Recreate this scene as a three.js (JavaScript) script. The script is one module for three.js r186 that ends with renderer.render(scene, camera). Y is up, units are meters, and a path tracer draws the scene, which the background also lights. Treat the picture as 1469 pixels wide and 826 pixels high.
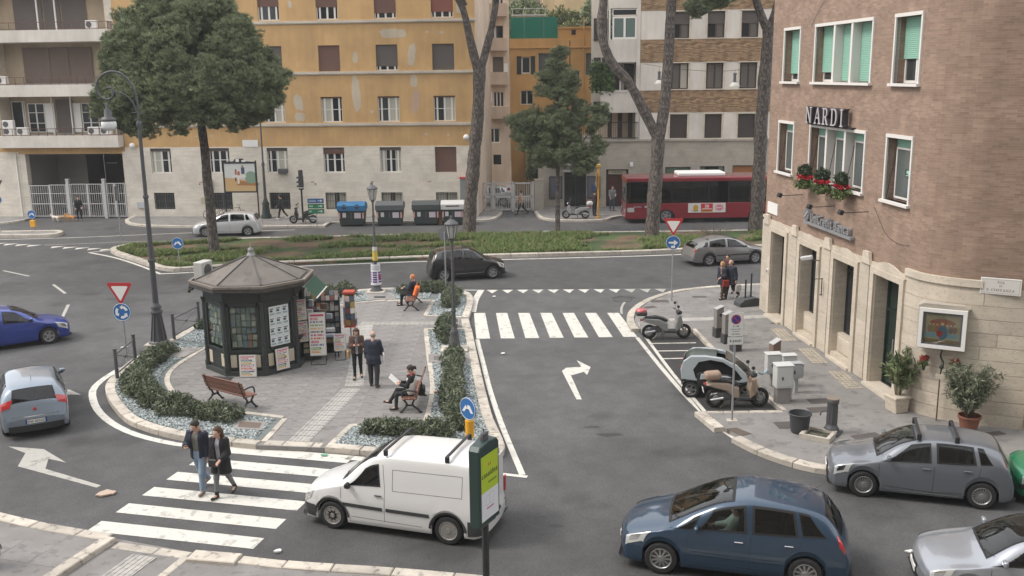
import*as THREE from 'three';
import{mergeGeometries,mergeVertices}from 'three/addons/utils/BufferGeometryUtils.js';
import{RoundedBoxGeometry}from 'three/addons/geometries/RoundedBoxGeometry.js';
import{FontLoader}from 'three/addons/loaders/FontLoader.js';
import{TextGeometry}from 'three/addons/geometries/TextGeometry.js';

// ---------------------------------------------------------------- camera, sky, sun, exposure
const scene=new THREE.Scene();
const camera=new THREE.PerspectiveCamera(32.87,1024/576,0.1,600);
camera.position.set(0,9.7,0);
camera.rotation.order='YXZ';
camera.rotation.set(-12.37*Math.PI/180,0,-0.7*Math.PI/180);
scene.add(camera);
const renderer=new THREE.WebGLRenderer({antialias:true});
renderer.setSize(1024,576);
renderer.toneMapping=THREE.LinearToneMapping;
renderer.toneMappingExposure=1.82;
renderer.shadowMap.enabled=true;
renderer.shadowMap.type=THREE.PCFSoftShadowMap;

// seeded random numbers and periodic noise
function rng(seed){let a=seed>>>0;return()=>{a=(a+0x6D2B79F5)|0;let t=Math.imul(a ^(a>>>15),1|a);t=(t+Math.imul(t ^(t>>>7),61|t))^ t;return((t ^(t>>>14))>>>0)/4294967296;};}
const hash=(x,y,s)=>{let h=Math.imul(x|0,374761393)^ Math.imul(y|0,668265263)^ Math.imul(s|0,2147483647);h=Math.imul(h ^(h>>>13),1274126177);return((h ^(h>>>16))>>>0)/4294967296;};
function vnoise(x,y,per,s){
const xi=Math.floor(x),yi=Math.floor(y),m=v=>per?((v % per)+ per)% per:v;
let fx=x-xi,fy=y-yi;fx=fx*fx*(3-2*fx);fy=fy*fy*(3-2*fy);
const a=hash(m(xi),m(yi),s),b=hash(m(xi+1),m(yi),s),c=hash(m(xi),m(yi+1),s),d=hash(m(xi+1),m(yi+1),s);
return a +(b-a)*fx +(c-a)*fy +(a-b-c+d)*fx*fy;
}
function fbm(x,y,per,s,o=4){let v=0,a=0.5,t=0;for(let i=0;i<o;i++){v +=a*vnoise(x,y,per,s+i*7);t +=a;x*=2;y*=2;if(per)per*=2;a*=0.5;}return v/t;}
const clamp=(v,a=0,b=1)=>v<a?a:v>b?b:v;
const lerp=(a,b,t)=>a +(b-a)*t;
const sstep=(a,b,x)=>{const t=clamp((x-a)/(b-a));return t*t*(3-2*t);};
const D=Math.PI/180;

{// overcast sky: pale grey cloud deck, thicker and thinner by turns
const w=512,h=256,d=new Float32Array(w*h*4);
for(let j=0;j<h;j++)for(let i=0;i<w;i++){
const el=((j+0.5)/h-0.5)*Math.PI,sn=Math.sin(el);
const cx=i/w*16;
const n=fbm(cx,8+el*5,0,11,5)*0.5+fbm(((i+256)% w)/w*16,8+el*5,0,31,5)*0.5;
const L=el>0?0.9*(0.9+0.2*sn)*(0.86+0.28*n):0.22;
const k=(j*w+i)*4;
d[k]=L*0.985;d[k+1]=L*0.995;d[k+2]=L*1.03;d[k+3]=1;
}
const t=new THREE.DataTexture(d,w,h,THREE.RGBAFormat,THREE.FloatType);
t.mapping=THREE.EquirectangularReflectionMapping;t.magFilter=t.minFilter=THREE.LinearFilter;t.needsUpdate=true;
scene.background=t;scene.environment=t;
}
const sun=new THREE.DirectionalLight(0xfff6ec,1.5);
sun.position.set(-56,66,-36);sun.target.position.set(0,0,-40);
sun.castShadow=true;sun.shadow.radius=34;sun.shadow.mapSize.set(4096,4096);
Object.assign(sun.shadow.camera,{left:-60,right:60,top:60,bottom:-60,near:1,far:200});
scene.add(sun,sun.target);
scene.fog=new THREE.FogExp2(0xd6d8da,0.0005);

// ---------------------------------------------------------------- helpers
const font=await new FontLoader().loadAsync('fonts/droid/droid_sans_bold.typeface.json');
const serif=await new FontLoader().loadAsync('fonts/droid/droid_serif_bold.typeface.json');
const serifR=await new FontLoader().loadAsync('fonts/droid/droid_serif_regular.typeface.json');
const taken={};
function numbered(n){const k=taken[n]=(taken[n]??-1)+ 1;return k?`${n}_${String(k).padStart(3, '0')}`:n;}
function strip(g){let h=g.index?g.toNonIndexed():g;for(const k of Object.keys(h.attributes))if(!['position','normal','uv','color'].includes(k))h.deleteAttribute(k);if(!h.attributes.normal)h.computeVertexNormals();return h;}
function boxUV(g){// uv in metres, projected along the main direction of every face
const p=g.attributes.position,n=p.count,uv=new Float32Array(n*2),a=new THREE.Vector3(),b=new THREE.Vector3(),c=new THREE.Vector3();
for(let i=0;i<n;i +=3){
a.fromBufferAttribute(p,i);b.fromBufferAttribute(p,i+1);c.fromBufferAttribute(p,i+2);
const nx=Math.abs((b.y-a.y)*(c.z-a.z)-(b.z-a.z)*(c.y-a.y)),ny=Math.abs((b.z-a.z)*(c.x-a.x)-(b.x-a.x)*(c.z-a.z)),nz=Math.abs((b.x-a.x)*(c.y-a.y)-(b.y-a.y)*(c.x-a.x));
for(let k=0;k<3;k++){
const x=p.getX(i+k),y=p.getY(i+k),z=p.getZ(i+k),o=(i+k)*2;
if(nx>=ny&&nx>=nz){uv[o]=z;uv[o+1]=y;}else if(ny>=nz){uv[o]=x;uv[o+1]=z;}else{uv[o]=x;uv[o+1]=y;}
}
}
g.setAttribute('uv',new THREE.BufferAttribute(uv,2));return g;
}
function merged(gs){
gs=(Array.isArray(gs)?gs.flat(9):[gs]).map(strip);
const col=gs.some(g=>g.attributes.color);
for(const g of gs){if(!g.attributes.uv)boxUV(g);if(!col)continue;if(!g.attributes.color)g.setAttribute('color',new THREE.BufferAttribute(new Float32Array(g.attributes.position.count*3).fill(1),3));}
return gs.length===1?gs[0]:mergeGeometries(gs);
}
function mesh(name,gs,m,parent=scene,keepUV=false){
let g=gs.isBufferGeometry&&gs.userData.ready?gs:null;
if(!g){g=merged(gs);if(!keepUV)boxUV(g);g.userData.ready=true;}
const o=new THREE.Mesh(g,m);o.name=parent===scene?numbered(name):name;o.castShadow=o.receiveShadow=true;parent.add(o);return o;
}
const ready=(gs,keepUV)=>{const g=merged(gs);if(!keepUV)boxUV(g);g.userData.ready=true;return g;};
function tag(o,label,category,group){o.userData.label=label;o.userData.category=category;if(group)o.userData.group=group;return o;}
function thing(name,label,category,[x,y,z]=[0,0,0],turn=0,group){
const o=new THREE.Group();o.name=numbered(name);scene.add(o);o.position.set(x,y,z);o.rotation.y=turn;return tag(o,label,category,group);
}
function dup(o,label,[x,y,z],turn=0,group){const c=o.clone();c.name=numbered(o.name.replace(/_\d{3}$/,''));c.userData={...o.userData};scene.add(c);c.position.set(x,y,z);c.rotation.y=turn;return tag(c,label,o.userData.category,group??o.userData.group);}
function struct(name,gs,m,keepUV){const o=mesh(name,gs,m,scene,keepUV);o.userData.kind='structure';return o;}
const stuff=o=>{o.userData.kind='stuff';return o;};

// geometry shorthands (all in metres)
const T=(g,x=0,y=0,z=0,rx=0,ry=0,rz=0)=>g.applyMatrix4(new THREE.Matrix4().makeRotationFromEuler(new THREE.Euler(rx,ry,rz)).setPosition(x,y,z));
const box=(w,h,d,x=0,y=0,z=0,rx=0,ry=0,rz=0)=>T(new THREE.BoxGeometry(w,h,d),x,y,z,rx,ry,rz);
const bx=(x0,x1,y0,y1,z0,z1)=>T(new THREE.BoxGeometry(Math.abs(x1-x0),Math.abs(y1-y0),Math.abs(z1-z0)),(x0+x1)/2,(y0+y1)/2,(z0+z1)/2);
const rbox=(w,h,d,r,x=0,y=0,z=0,rx=0,ry=0,rz=0,s=2)=>T(new RoundedBoxGeometry(w,h,d,s,Math.min(r,w/2.01,h/2.01,d/2.01)),x,y,z,rx,ry,rz);
const cyl=(rt,rb,h,x=0,y=0,z=0,seg=12,rx=0,ry=0,rz=0)=>T(new THREE.CylinderGeometry(rt,rb,h,seg),x,y,z,rx,ry,rz);
const sph=(r,x=0,y=0,z=0,sx=1,sy=1,sz=1,a=14,b=10)=>T(new THREE.SphereGeometry(r,a,b).scale(sx,sy,sz),x,y,z);
const lathe=(pts,seg=16,x=0,y=0,z=0)=>T(new THREE.LatheGeometry(pts.map(p=>new THREE.Vector2(p[0],p[1])),seg),x,y,z);
const tor=(R,r,x=0,y=0,z=0,rx=0,ry=0,rz=0,a=8,b=24,arc=Math.PI*2)=>T(new THREE.TorusGeometry(R,r,a,b,arc),x,y,z,rx,ry,rz);
const V=(x,y,z)=>new THREE.Vector3(x,y,z);
const tube=(pts,r,n=24,k=8)=>new THREE.TubeGeometry(new THREE.CatmullRomCurve3(pts.map(p=>V(...p)),false,'centripetal'),n,r,k);
function bar(a,b,r,r2=r,k=8){const A=V(...a),B=V(...b),d=B.clone().sub(A),g=new THREE.CylinderGeometry(r2,r,d.length(),k);g.translate(0,d.length()/2,0);g.applyQuaternion(new THREE.Quaternion().setFromUnitVectors(V(0,1,0),d.normalize()));g.translate(...A.toArray());return g;}
function beam(a,b,w,h){const A=V(...a),B=V(...b),d=B.clone().sub(A),g=new THREE.BoxGeometry(w,h,d.length());g.applyMatrix4(new THREE.Matrix4().lookAt(B,A,V(0,1,0)));const c=A.add(B).multiplyScalar(0.5);g.translate(c.x,c.y,c.z);return g;}
const shapeOf=(pts,holes=[])=>{const s=new THREE.Shape(pts.map(p=>new THREE.Vector2(p[0],p[1])));for(const h of holes)s.holes.push(new THREE.Path(h.map(p=>new THREE.Vector2(p[0],p[1]))));return s;};
const extrude=(pts,depth,bevel=0,holes=[],x=0,y=0,z=0,rx=0,ry=0,rz=0)=>T(new THREE.ExtrudeGeometry(shapeOf(pts,holes),{depth,bevelEnabled:bevel>0,bevelThickness:bevel,bevelSize:bevel,bevelOffset:-bevel,bevelSegments:2,curveSegments:8}),x,y,z,rx,ry,rz);
// a horizontal slab: outline [[x, z], ...] from y0 up to y1
const slab=(pts,y0,y1,holes=[])=>T(new THREE.ExtrudeGeometry(shapeOf(pts.map(p=>[p[0],-p[1]]),holes.map(h=>h.map(p=>[p[0],-p[1]]))),{depth:y1-y0,bevelEnabled:false}),0,y0,0,-Math.PI/2);
function ribbon(pts,w,y,closed){// flat band of width w on a line of [x, z]
const P=closed?[...pts,pts[0]]:pts,pos=[],n=P.length;
const nor=i=>{const a=P[Math.max(0,i-1)],b=P[Math.min(n-1,i+1)];const dx=b[0]- a[0],dz=b[1]- a[1],l=Math.hypot(dx,dz);return[-dz/l,dx/l];};
for(let i=0;i<n-1;i++){
const a=P[i],b=P[i+1],na=nor(i),nb=nor(i+1),h=w/2;
const A=[a[0]+ na[0]*h,y,a[1]+ na[1]*h],B=[a[0]- na[0]*h,y,a[1]- na[1]*h],C=[b[0]+ nb[0]*h,y,b[1]+ nb[1]*h],E=[b[0]- nb[0]*h,y,b[1]- nb[1]*h];
pos.push(...A,...B,...C,...B,...E,...C);
}
const g=new THREE.BufferGeometry();g.setAttribute('position',new THREE.Float32BufferAttribute(pos,3));
const p=g.attributes.position;// wind upwards
for(let i=0;i<p.count;i +=3){const ax=p.getX(i),az=p.getZ(i),bX=p.getX(i+1),bz=p.getZ(i+1),cx=p.getX(i+2),cz=p.getZ(i+2);if((bz-az)*(cx-ax)-(bX-ax)*(cz-az)<0){p.setXYZ(i+1,cx,y,cz);p.setXYZ(i+2,bX,y,bz);}}
g.computeVertexNormals();return g;
}
const flat=(pts,y)=>{const g=new THREE.ShapeGeometry(shapeOf(pts.map(p=>[p[0],-p[1]])));g.rotateX(-Math.PI/2);g.translate(0,y,0);return g;};
function inside(pts,x,z){let c=false;for(let i=0,j=pts.length-1;i<pts.length;j=i++){const a=pts[i],b=pts[j];if((a[1]>z)!==(b[1]>z)&&x<(b[0]- a[0])*(z-a[1])/(b[1]- a[1])+ a[0])c=!c;}return c;}
function edgeDist(pts,x,z){let m=1e9;for(let i=0,j=pts.length-1;i<pts.length;j=i++){const a=pts[i],b=pts[j],dx=b[0]- a[0],dz=b[1]- a[1];const t=clamp(((x-a[0])*dx +(z-a[1])*dz)/(dx*dx+dz*dz||1));m=Math.min(m,Math.hypot(x-a[0]- dx*t,z-a[1]- dz*t));}return m;}
function smoothLine(pts,step=0.5){const c=new THREE.CatmullRomCurve3(pts.map(p=>V(p[0],0,p[1])),false,'centripetal'),n=Math.max(2,Math.round(c.getLength()/step));return c.getSpacedPoints(n).map(p=>[p.x,p.z]);}
function offsetLine(P,d){const n=P.length;return P.map((p,i)=>{const a=P[Math.max(0,i-1)],b=P[Math.min(n-1,i+1)],dx=b[0]- a[0],dz=b[1]- a[1],l=Math.hypot(dx,dz)||1;return[p[0]- dz/l*d,p[1]+ dx/l*d];});}

// textures
function dataTex(w,h,fn,srgb=true){
const d=new Uint8Array(w*h*4);
for(let j=0;j<h;j++)for(let i=0;i<w;i++){const c=fn(i/w,j/h,i,j),k=(j*w+i)*4;d[k]=clamp(c[0],0,255);d[k+1]=clamp(c[1],0,255);d[k+2]=clamp(c[2],0,255);d[k+3]=255;}
const t=new THREE.DataTexture(d,w,h);t.wrapS=t.wrapT=THREE.RepeatWrapping;t.magFilter=THREE.LinearFilter;t.minFilter=THREE.LinearMipmapLinearFilter;t.generateMipmaps=true;if(srgb)t.colorSpace=THREE.SRGBColorSpace;t.needsUpdate=true;return t;
}
const sized=(t,sx,sy=sx)=>{t.repeat.set(1/sx,1/sy);return t;};
function canvasTex(w,h,draw){const c=document.createElement('canvas');c.width=w;c.height=h;const g=c.getContext('2d');draw(g,w,h);const t=new THREE.CanvasTexture(c);t.colorSpace=THREE.SRGBColorSpace;t.anisotropy=8;return t;}
const lin=v=>{v/=255;return v<=0.04045?v/12.92:((v+0.055)/1.055)**2.4;};
const mats={};
// colour given as linear base colour [r, g, b]
function mat(c,rough=0.8,metal=0,o=null){
const key=c.join()+ '/'+rough+'/'+metal;
if(!o&&mats[key])return mats[key];
const m=new(o?.phys?THREE.MeshPhysicalMaterial:THREE.MeshStandardMaterial)({roughness:rough,metalness:metal});
m.color.setRGB(...c);
if(o){const{phys,...rest}=o;Object.assign(m,rest);}else mats[key]=m;
return m;
}
const grey=(v,r=0.8,m=0)=>mat([v,v,v],r,m);
// ---------------------------------------------------------------- materials
const asphaltTex=sized(dataTex(512,512,(u,v,i,j)=>{const n=fbm(u*8,v*8,8,3,4),f=hash(i,j,5),g=vnoise(u*170,v*170,170,9);const c=205 +(n-0.5)*36 +(f-0.5)*50 +(g-0.5)*40;return[c,c,c];}),3.2);
const asphaltBump=sized(dataTex(512,512,(u,v,i,j)=>{const c=128 +(vnoise(u*200,v*200,200,4)- 0.5)*120 +(hash(i,j,8)- 0.5)*80;return[c,c,c];},false),3.2);
const mAsphalt=mat([0.143,0.142,0.142],0.93,0,{map:asphaltTex,bumpMap:asphaltBump,bumpScale:0.006,vertexColors:true});
const mAsphaltDark=mat([0.062,0.06,0.058],0.95,0,{map:asphaltTex,bumpMap:asphaltBump,bumpScale:0.006});
const paveTex=sized(dataTex(512,512,(u,v,i,j)=>{const n=fbm(u*6,v*6,6,13,5),f=hash(i,j,15),st=fbm(u*14,v*14,14,71,3);const c=212 +(n-0.5)*46 +(f-0.5)*30-sstep(0.62,0.75,st)*22;return[c,c*0.988,c*0.975];}),2.9);
const mPave=[0.312,0.317,0.307,0.321].map(v=>mat([v,v*0.982,v*0.962],0.92,0,{map:paveTex}));
const mPaveBase=mat([0.298,0.292,0.286],0.95,0,{map:paveTex});
const mTactile=[0.55,0.57,0.53].map(v=>mat([v,v*0.985,v*0.94],0.9,0,{map:paveTex}));
const kerbTex=sized(dataTex(256,256,(u,v,i,j)=>{const n=fbm(u*5,v*5,5,23,5),f=hash(i,j,25),d=fbm(u*9,v*9,9,29,4);const c=226 +(n-0.5)*50 +(f-0.5)*26-sstep(0.58,0.8,d)*60;return[c,c*0.975,c*0.93];}),1.3);
const mKerb=[0.56,0.63,0.5].map(v=>mat([v,v*0.965,v*0.92],0.88,0,{map:kerbTex}));
const mKerbFar=mat([0.46,0.43,0.385],0.9,0,{map:kerbTex});
const paintTex=sized(dataTex(512,512,(u,v,i,j)=>{const n=fbm(u*16,v*16,16,43,5),f=hash(i,j,45),cr=fbm(u*40,v*40,40,47,3);const wear=sstep(0.6,0.78,n)*0.16+sstep(0.72,0.82,cr)*0.12;const c=(236 +(f-0.5)*16)*(1-wear);return[c,c*0.99,c*0.965];}),2.3);
const mPaint=mat([0.66,0.655,0.63],0.8,0,{map:paintTex});
const mPaintOld=mat([0.43,0.425,0.41],0.85,0,{map:paintTex});
const soilTex=sized(dataTex(512,512,(u,v,i,j)=>{const n=fbm(u*9,v*9,9,53,5),f=hash(i,j,55);const g=sstep(0.44,0.58,fbm(u*5,v*5,5,57,4));const c=0.75 +(n-0.5)*0.5 +(f-0.5)*0.3;return[lerp(128,82,g)*c,lerp(106,104,g)*c,lerp(82,56,g)*c];}),7.3);
const mSoil=mat([0.95,0.95,0.95],1,0,{map:soilTex});
const travTex=sized(dataTex(512,512,(u,v,i,j)=>{const row=Math.floor(v*12),b=fbm(u*3,v*46,0,61,4)*0.5+fbm((u+1)*3-3*0,v*46,0,61,4)*0.5,n=fbm(u*6,v*6,6,63,4);const pit=sstep(0.72,0.8,vnoise(u*60,v*120,0,65));const c=222 +(n-0.5)*34 +(b-0.5)*30-pit*15;return[c,c*0.972,c*0.925];}),3.4);
const mTrav=mat([0.86,0.835,0.795],0.85,0,{map:travTex});
const mTravGrey=mat([0.48,0.46,0.43],0.88,0,{map:travTex});
const mTravBank=[0.69,0.72,0.66].map(v=>mat([v*0.97,v*0.91,v*0.825],0.88,0,{map:travTex}));
const mStoneTrim=mat([0.72,0.68,0.62],0.85,0,{map:travTex});
const plasterTex=sized(dataTex(512,512,(u,v,i,j)=>{const n=fbm(u*4,v*4,4,73,5),st=fbm(u*22,v*3,0,75,3)*0.5+0.25,f=hash(i,j,77);const c=226 +(n-0.5)*40 +(st-0.5)*34 +(f-0.5)*12;return[c,c*0.99,c*0.975];}),5.1);
const mOchre=mat([0.66,0.425,0.195],0.9,0,{map:plasterTex});
const mOrange=mat([0.82,0.49,0.19],0.9,0,{map:plasterTex});
const mPink=mat([0.8,0.66,0.53],0.9,0,{map:plasterTex});
const mWhiteWall=mat([0.78,0.74,0.68],0.88,0,{map:plasterTex});
const mBeige=mat([0.55,0.42,0.24],0.9,0,{map:plasterTex});
function brickTex(W,H,rows,cols,pal,mortar,seed){// running bond
return dataTex(W,H,(u,v,i,j)=>{const y=v*rows,r=Math.floor(y),x=u*cols +(r % 2)*0.5,c=Math.floor(x)% cols,fy=y-r,fx=x-Math.floor(x);const k=hash(c,r,seed),p=pal[Math.floor(k*pal.length)],n=fbm(u*8,v*8,8,seed+3,4),f=hash(i,j,seed+5);const m=(fy<0.2||fx<0.045)?1:0,q=0.88+n*0.2 +(f-0.5)*0.1 +(hash(c,r,seed+9)- 0.5)*0.08;return[0,1,2].map(a=>lerp(p[a],mortar[a],m*0.75)*q);});
}
const bankBrick=sized(brickTex(1024,1024,48,12,[[156,132,115],[151,126,109],[160,136,119],[147,122,106],[153,129,112]],[158,140,126],101),3.0,3.12);
const mBankBrick=mat([0.86,0.855,0.85],0.93,0,{map:bankBrick});
const bandBrick=sized(brickTex(512,512,24,6,[[150,122,92],[134,106,78],[166,140,106],[120,94,70],[156,128,96]],[112,96,80],131),1.7,1.9);
const mBandBrick=mat([0.95,0.95,0.95],0.93,0,{map:bandBrick});
const mConc=mat([0.36,0.35,0.34],0.92,0,{map:paveTex});
const mRoofGrey=mat([0.36,0.325,0.285],0.85,0,{map:paveTex});
const mGlass=mat([0.018,0.02,0.022],0.06,0,{phys:true,ior:1.5,specularIntensity:1});
const mGlassDim=mat([0.035,0.04,0.042],0.09,0,{phys:true,ior:1.5});
const mPaneClear=mat([0.86,0.9,0.88],0.02,0,{phys:true,transmission:1,thickness:0,ior:1.5});
const mCarGlass=mat([0.40,0.45,0.44],0.02,0,{phys:true,transmission:1,thickness:0,ior:1.52});
const mCarGlassDark=mat([0.12,0.13,0.135],0.02,0,{phys:true,transmission:1,thickness:0,ior:1.52});
const mWhite=mat([0.72,0.71,0.68],0.6);
const mWhiteFrame=mat([0.68,0.66,0.62],0.65);
const mShutBrown=mat([0.16,0.083,0.062],0.75),mShutGrey=mat([0.115,0.098,0.088],0.75),mShutRed=mat([0.25,0.095,0.068],0.75);
const mShutGreen=mat([0.26,0.47,0.37],0.7);
const mCurtain=mat([0.45,0.43,0.36],0.95),mInside=mat([0.3,0.28,0.25],0.95),mCurtainDim=mat([0.14,0.125,0.11],0.95);
const mIron=mat([0.032,0.034,0.036],0.55,0.3),mIronGreen=mat([0.032,0.043,0.04],0.6,0.2),mIronGrey=mat([0.1,0.1,0.105],0.6,0.3);
const mSteel=mat([0.42,0.43,0.44],0.45,0.8),mAlu=mat([0.55,0.56,0.57],0.4,0.7),mChrome=mat([0.75,0.75,0.75],0.15,1);
const mRail=mat([0.12,0.06,0.05],0.7),mGateGrey=mat([0.5,0.49,0.47],0.6);
const mBlackPlastic=mat([0.022,0.022,0.023],0.6),mRubber=mat([0.021,0.021,0.022],0.88),mDkPlastic=mat([0.04,0.041,0.043],0.65);
const barkTex=sized(dataTex(256,512,(u,v,i,j)=>{const n=fbm(u*10,v*8,0,83,4),cr=Math.abs(fbm(u*7,v*6,0,87,4)- 0.5)*6,f=hash(i,j,89);const c=0.62+0.5*clamp(cr)+(n-0.5)*0.4 +(f-0.5)*0.12;return[127*c,118*c,111*c];}),0.9,1.5);
const mBark=mat([0.5,0.49,0.48],0.95,0,{map:barkTex,bumpMap:barkTex,bumpScale:0.03});
const mBrownWood=mat([0.2,0.085,0.055],0.6);
const mSignBlue=mat([0.02,0.13,0.36],0.45),mSignRed=mat([0.45,0.03,0.035],0.45),mSignWhite=mat([0.74,0.73,0.7],0.45),mSignGrey=mat([0.12,0.125,0.13],0.5),mSignYellow=mat([0.72,0.36,0.02],0.5);
// a flat print: plane of w x h facing +z with its own drawing
function print(name,w,h,draw,parent,pos,rot=[0,0,0],px=256,rough=0.7){const t=canvasTex(px,Math.max(8,Math.round(px*h/w)),draw);const g=new THREE.PlaneGeometry(w,h);T(g,...pos,...rot);return mesh(name,g,mat([0.86,0.86,0.86],rough,0,{map:t}),parent,true);}
// ---------------------------------------------------------------- ground, roads, pavements
function tinted(g,fn){const p=g.attributes.position,c=new Float32Array(p.count*3);for(let i=0;i<p.count;i++){const v=fn(p.getX(i),p.getZ(i));c[i*3]=v[0];c[i*3+1]=v[1];c[i*3+2]=v[2];}g.setAttribute('color',new THREE.BufferAttribute(c,3));return g;}
struct('ground',flat([[-150,40],[150,40],[150,-220],[-150,-220]],-0.08),mConc);
{// asphalt in patches: older and newer laying, tyre-polished tracks, oil
const g=new THREE.PlaneGeometry(84,68,336,272);g.rotateX(-Math.PI/2);g.translate(-5,0,-41);
tinted(g,(x,z)=>{
const big=fbm(x*0.11+40,z*0.11+90,0,201,4),mid=fbm(x*0.6+7,z*0.6,0,205,3),st=fbm(x*0.9+3,z*0.22,0,209,4),sp=sstep(0.66,0.76,fbm(x*0.75,z*0.75,0,213,3));
let v=0.86 +(big-0.5)*0.46 +(mid-0.5)*0.24 +(st-0.5)*0.2-sp*0.2;
if(z<-43.9&&z>-52.6)v*=0.82;// cross street: a later, darker surface
if(x>-1.4&&x<6&&z>-43.9&&z<-25)v*=1.13;
return[v,v,v];
});
struct('road',g,mAsphalt);
}
// kerbs: one stone after another along a line; the line is the outer (road) edge, the stones lie to its left
function kerbRun(parent,line,w,y0,y1,len,ms,seed,name='kerb_stone',bev=0.018){
const P=smoothLine(line,0.25),r=rng(seed);let i=0;
while(i<P.length-1){
const k=Math.min(P.length-1,i+Math.max(1,Math.round(len*(0.85+r()*0.3)/0.25))),A=P.slice(i,k+1),B=offsetLine(P,w).slice(i,k+1);
const g0=0.012,cut=(L,a)=>{const n=L.length;if(n<2)return L;const q=L.map(p=>[...p]);const d0=[q[1][0]- q[0][0],q[1][1]- q[0][1]],l0=Math.hypot(...d0);q[0][0]+=d0[0]/l0*g0;q[0][1]+=d0[1]/l0*g0;const d1=[q[n-2][0]- q[n-1][0],q[n-2][1]- q[n-1][1]],l1=Math.hypot(...d1);q[n-1][0]+=d1[0]/l1*g0;q[n-1][1]+=d1[1]/l1*g0;return q;};
const o=[...cut(A),...cut(B).reverse()].map(p=>[p[0],-p[1]]),dy=(r()- 0.5)*0.012;
mesh(name,T(new THREE.ExtrudeGeometry(shapeOf(o),{depth:y1-y0-bev,bevelEnabled:true,bevelThickness:bev,bevelSize:bev,bevelOffset:-bev,bevelSegments:1}),0,y0+dy,0,-Math.PI/2),ms[Math.floor(r()*ms.length)],parent);
i=k;
}
}
function slabs(parent,test,x0,x1,z0,z1,sx,sz,y,ms,seed,name='paving_slab',turn=0){// paving slabs with open joints
const g=ready(T(new THREE.BoxGeometry(sx-0.009,0.05,sz-0.009),0,-0.025,0)),r=rng(seed),c=Math.cos(turn),s=Math.sin(turn);
let row=0;
for(let z=z0;z<z1;z +=sz,row++)for(let x=x0;x<x1;x +=sx){
const X=x*c+z*s,Z=-x*s+z*c;if(!test(X,Z))continue;
const m=mesh(name,g,ms[Math.floor(r()*ms.length)],parent);m.position.set(X,y +(r()- 0.5)*0.002,Z);m.rotation.y=turn;
}
}
const islandW=[[-12.6,-37.2],[-12.84,-35.19],[-12.98,-34.2],[-13.17,-33.4],[-13.27,-32.5],[-13.25,-31.5],[-13.17,-30.5],[-12.98,-29.71],[-12.58,-28.84],[-11.97,-27.81],[-11.09,-26.6],[-10.2,-25.87],[-8.94,-25.15],[-7.56,-24.7],[-6.86,-24.5]];
const islandS=[[-5,-24.24],[-3.21,-23.82],[-1.6,-23.5]],islandE=[[-0.75,-23.42],[-0.42,-23.6],[-0.24,-24],[-0.28,-24.6],[-0.59,-26.43],[-0.86,-28.89],[-1.16,-31.94],[-1.56,-36.32]];
const islandNE=[[-1.76,-38.15],[-1.68,-40],[-1.7,-41.6],[-1.95,-42.75],[-2.6,-43.45]],islandN=[[-3.4,-43.75],[-4.6,-43.95],[-7,-43.6],[-9.05,-42],[-11,-40],[-12.1,-38.6]];
const islandAll=[...islandW,...islandS,...islandE,...islandNE,...islandN];
const innerW=[[-11.16,-34.5],[-11.4,-33.2],[-11.52,-32],[-11.5,-31.13],[-11.33,-30.37],[-10.91,-29.42],[-10.33,-28.5],[-9.5,-27.8],[-8.53,-27.25],[-6.63,-26.53]];
const innerN=[[-3.48,-41.37],[-4.84,-41.47],[-6.02,-41.34],[-7.42,-40.63],[-9.4,-37.6],[-11.16,-34.5]];
const bedW=[...islandW.slice(1),[-6.63,-26.53],...[...innerW].reverse()];
const bedN=[...islandN,islandW[0],islandW[1],[-11.16,-34.5],...[...innerN].reverse().slice(1),[-3.4,-43.75]];
const bedNE=[[-3.48,-41.37],[-3.63,-38.51],...islandNE,[-3.4,-43.75]];
const bedE=[[-3.42,-36.33],[-1.56,-36.32],...[...islandE].reverse().slice(1),...[...islandS].reverse(),[-4.59,-26],[-2.55,-26],[-2.59,-28.96],[-3,-32.6]];
const beds=[bedW,bedN,bedNE,bedE],plates=[[[-12.42,-34.1],[-11.2,-34.05],[-11.5,-32.85],[-12.15,-32.87]],[[-6.75,-43.3],[-5.5,-43.3],[-5.12,-41.45],[-6.2,-41.4]],[[-2.95,-32.85],[-1.45,-32.75],[-1.4,-31.75],[-2.86,-31.85]],[[-7.9,-26.4],[-7,-26.2],[-6.95,-25.55],[-7.85,-25.7]]];
const inBed=(x,z,m=0)=>beds.some(b=>inside(b,x,z)&&edgeDist(b,x,z)>m);
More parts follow.
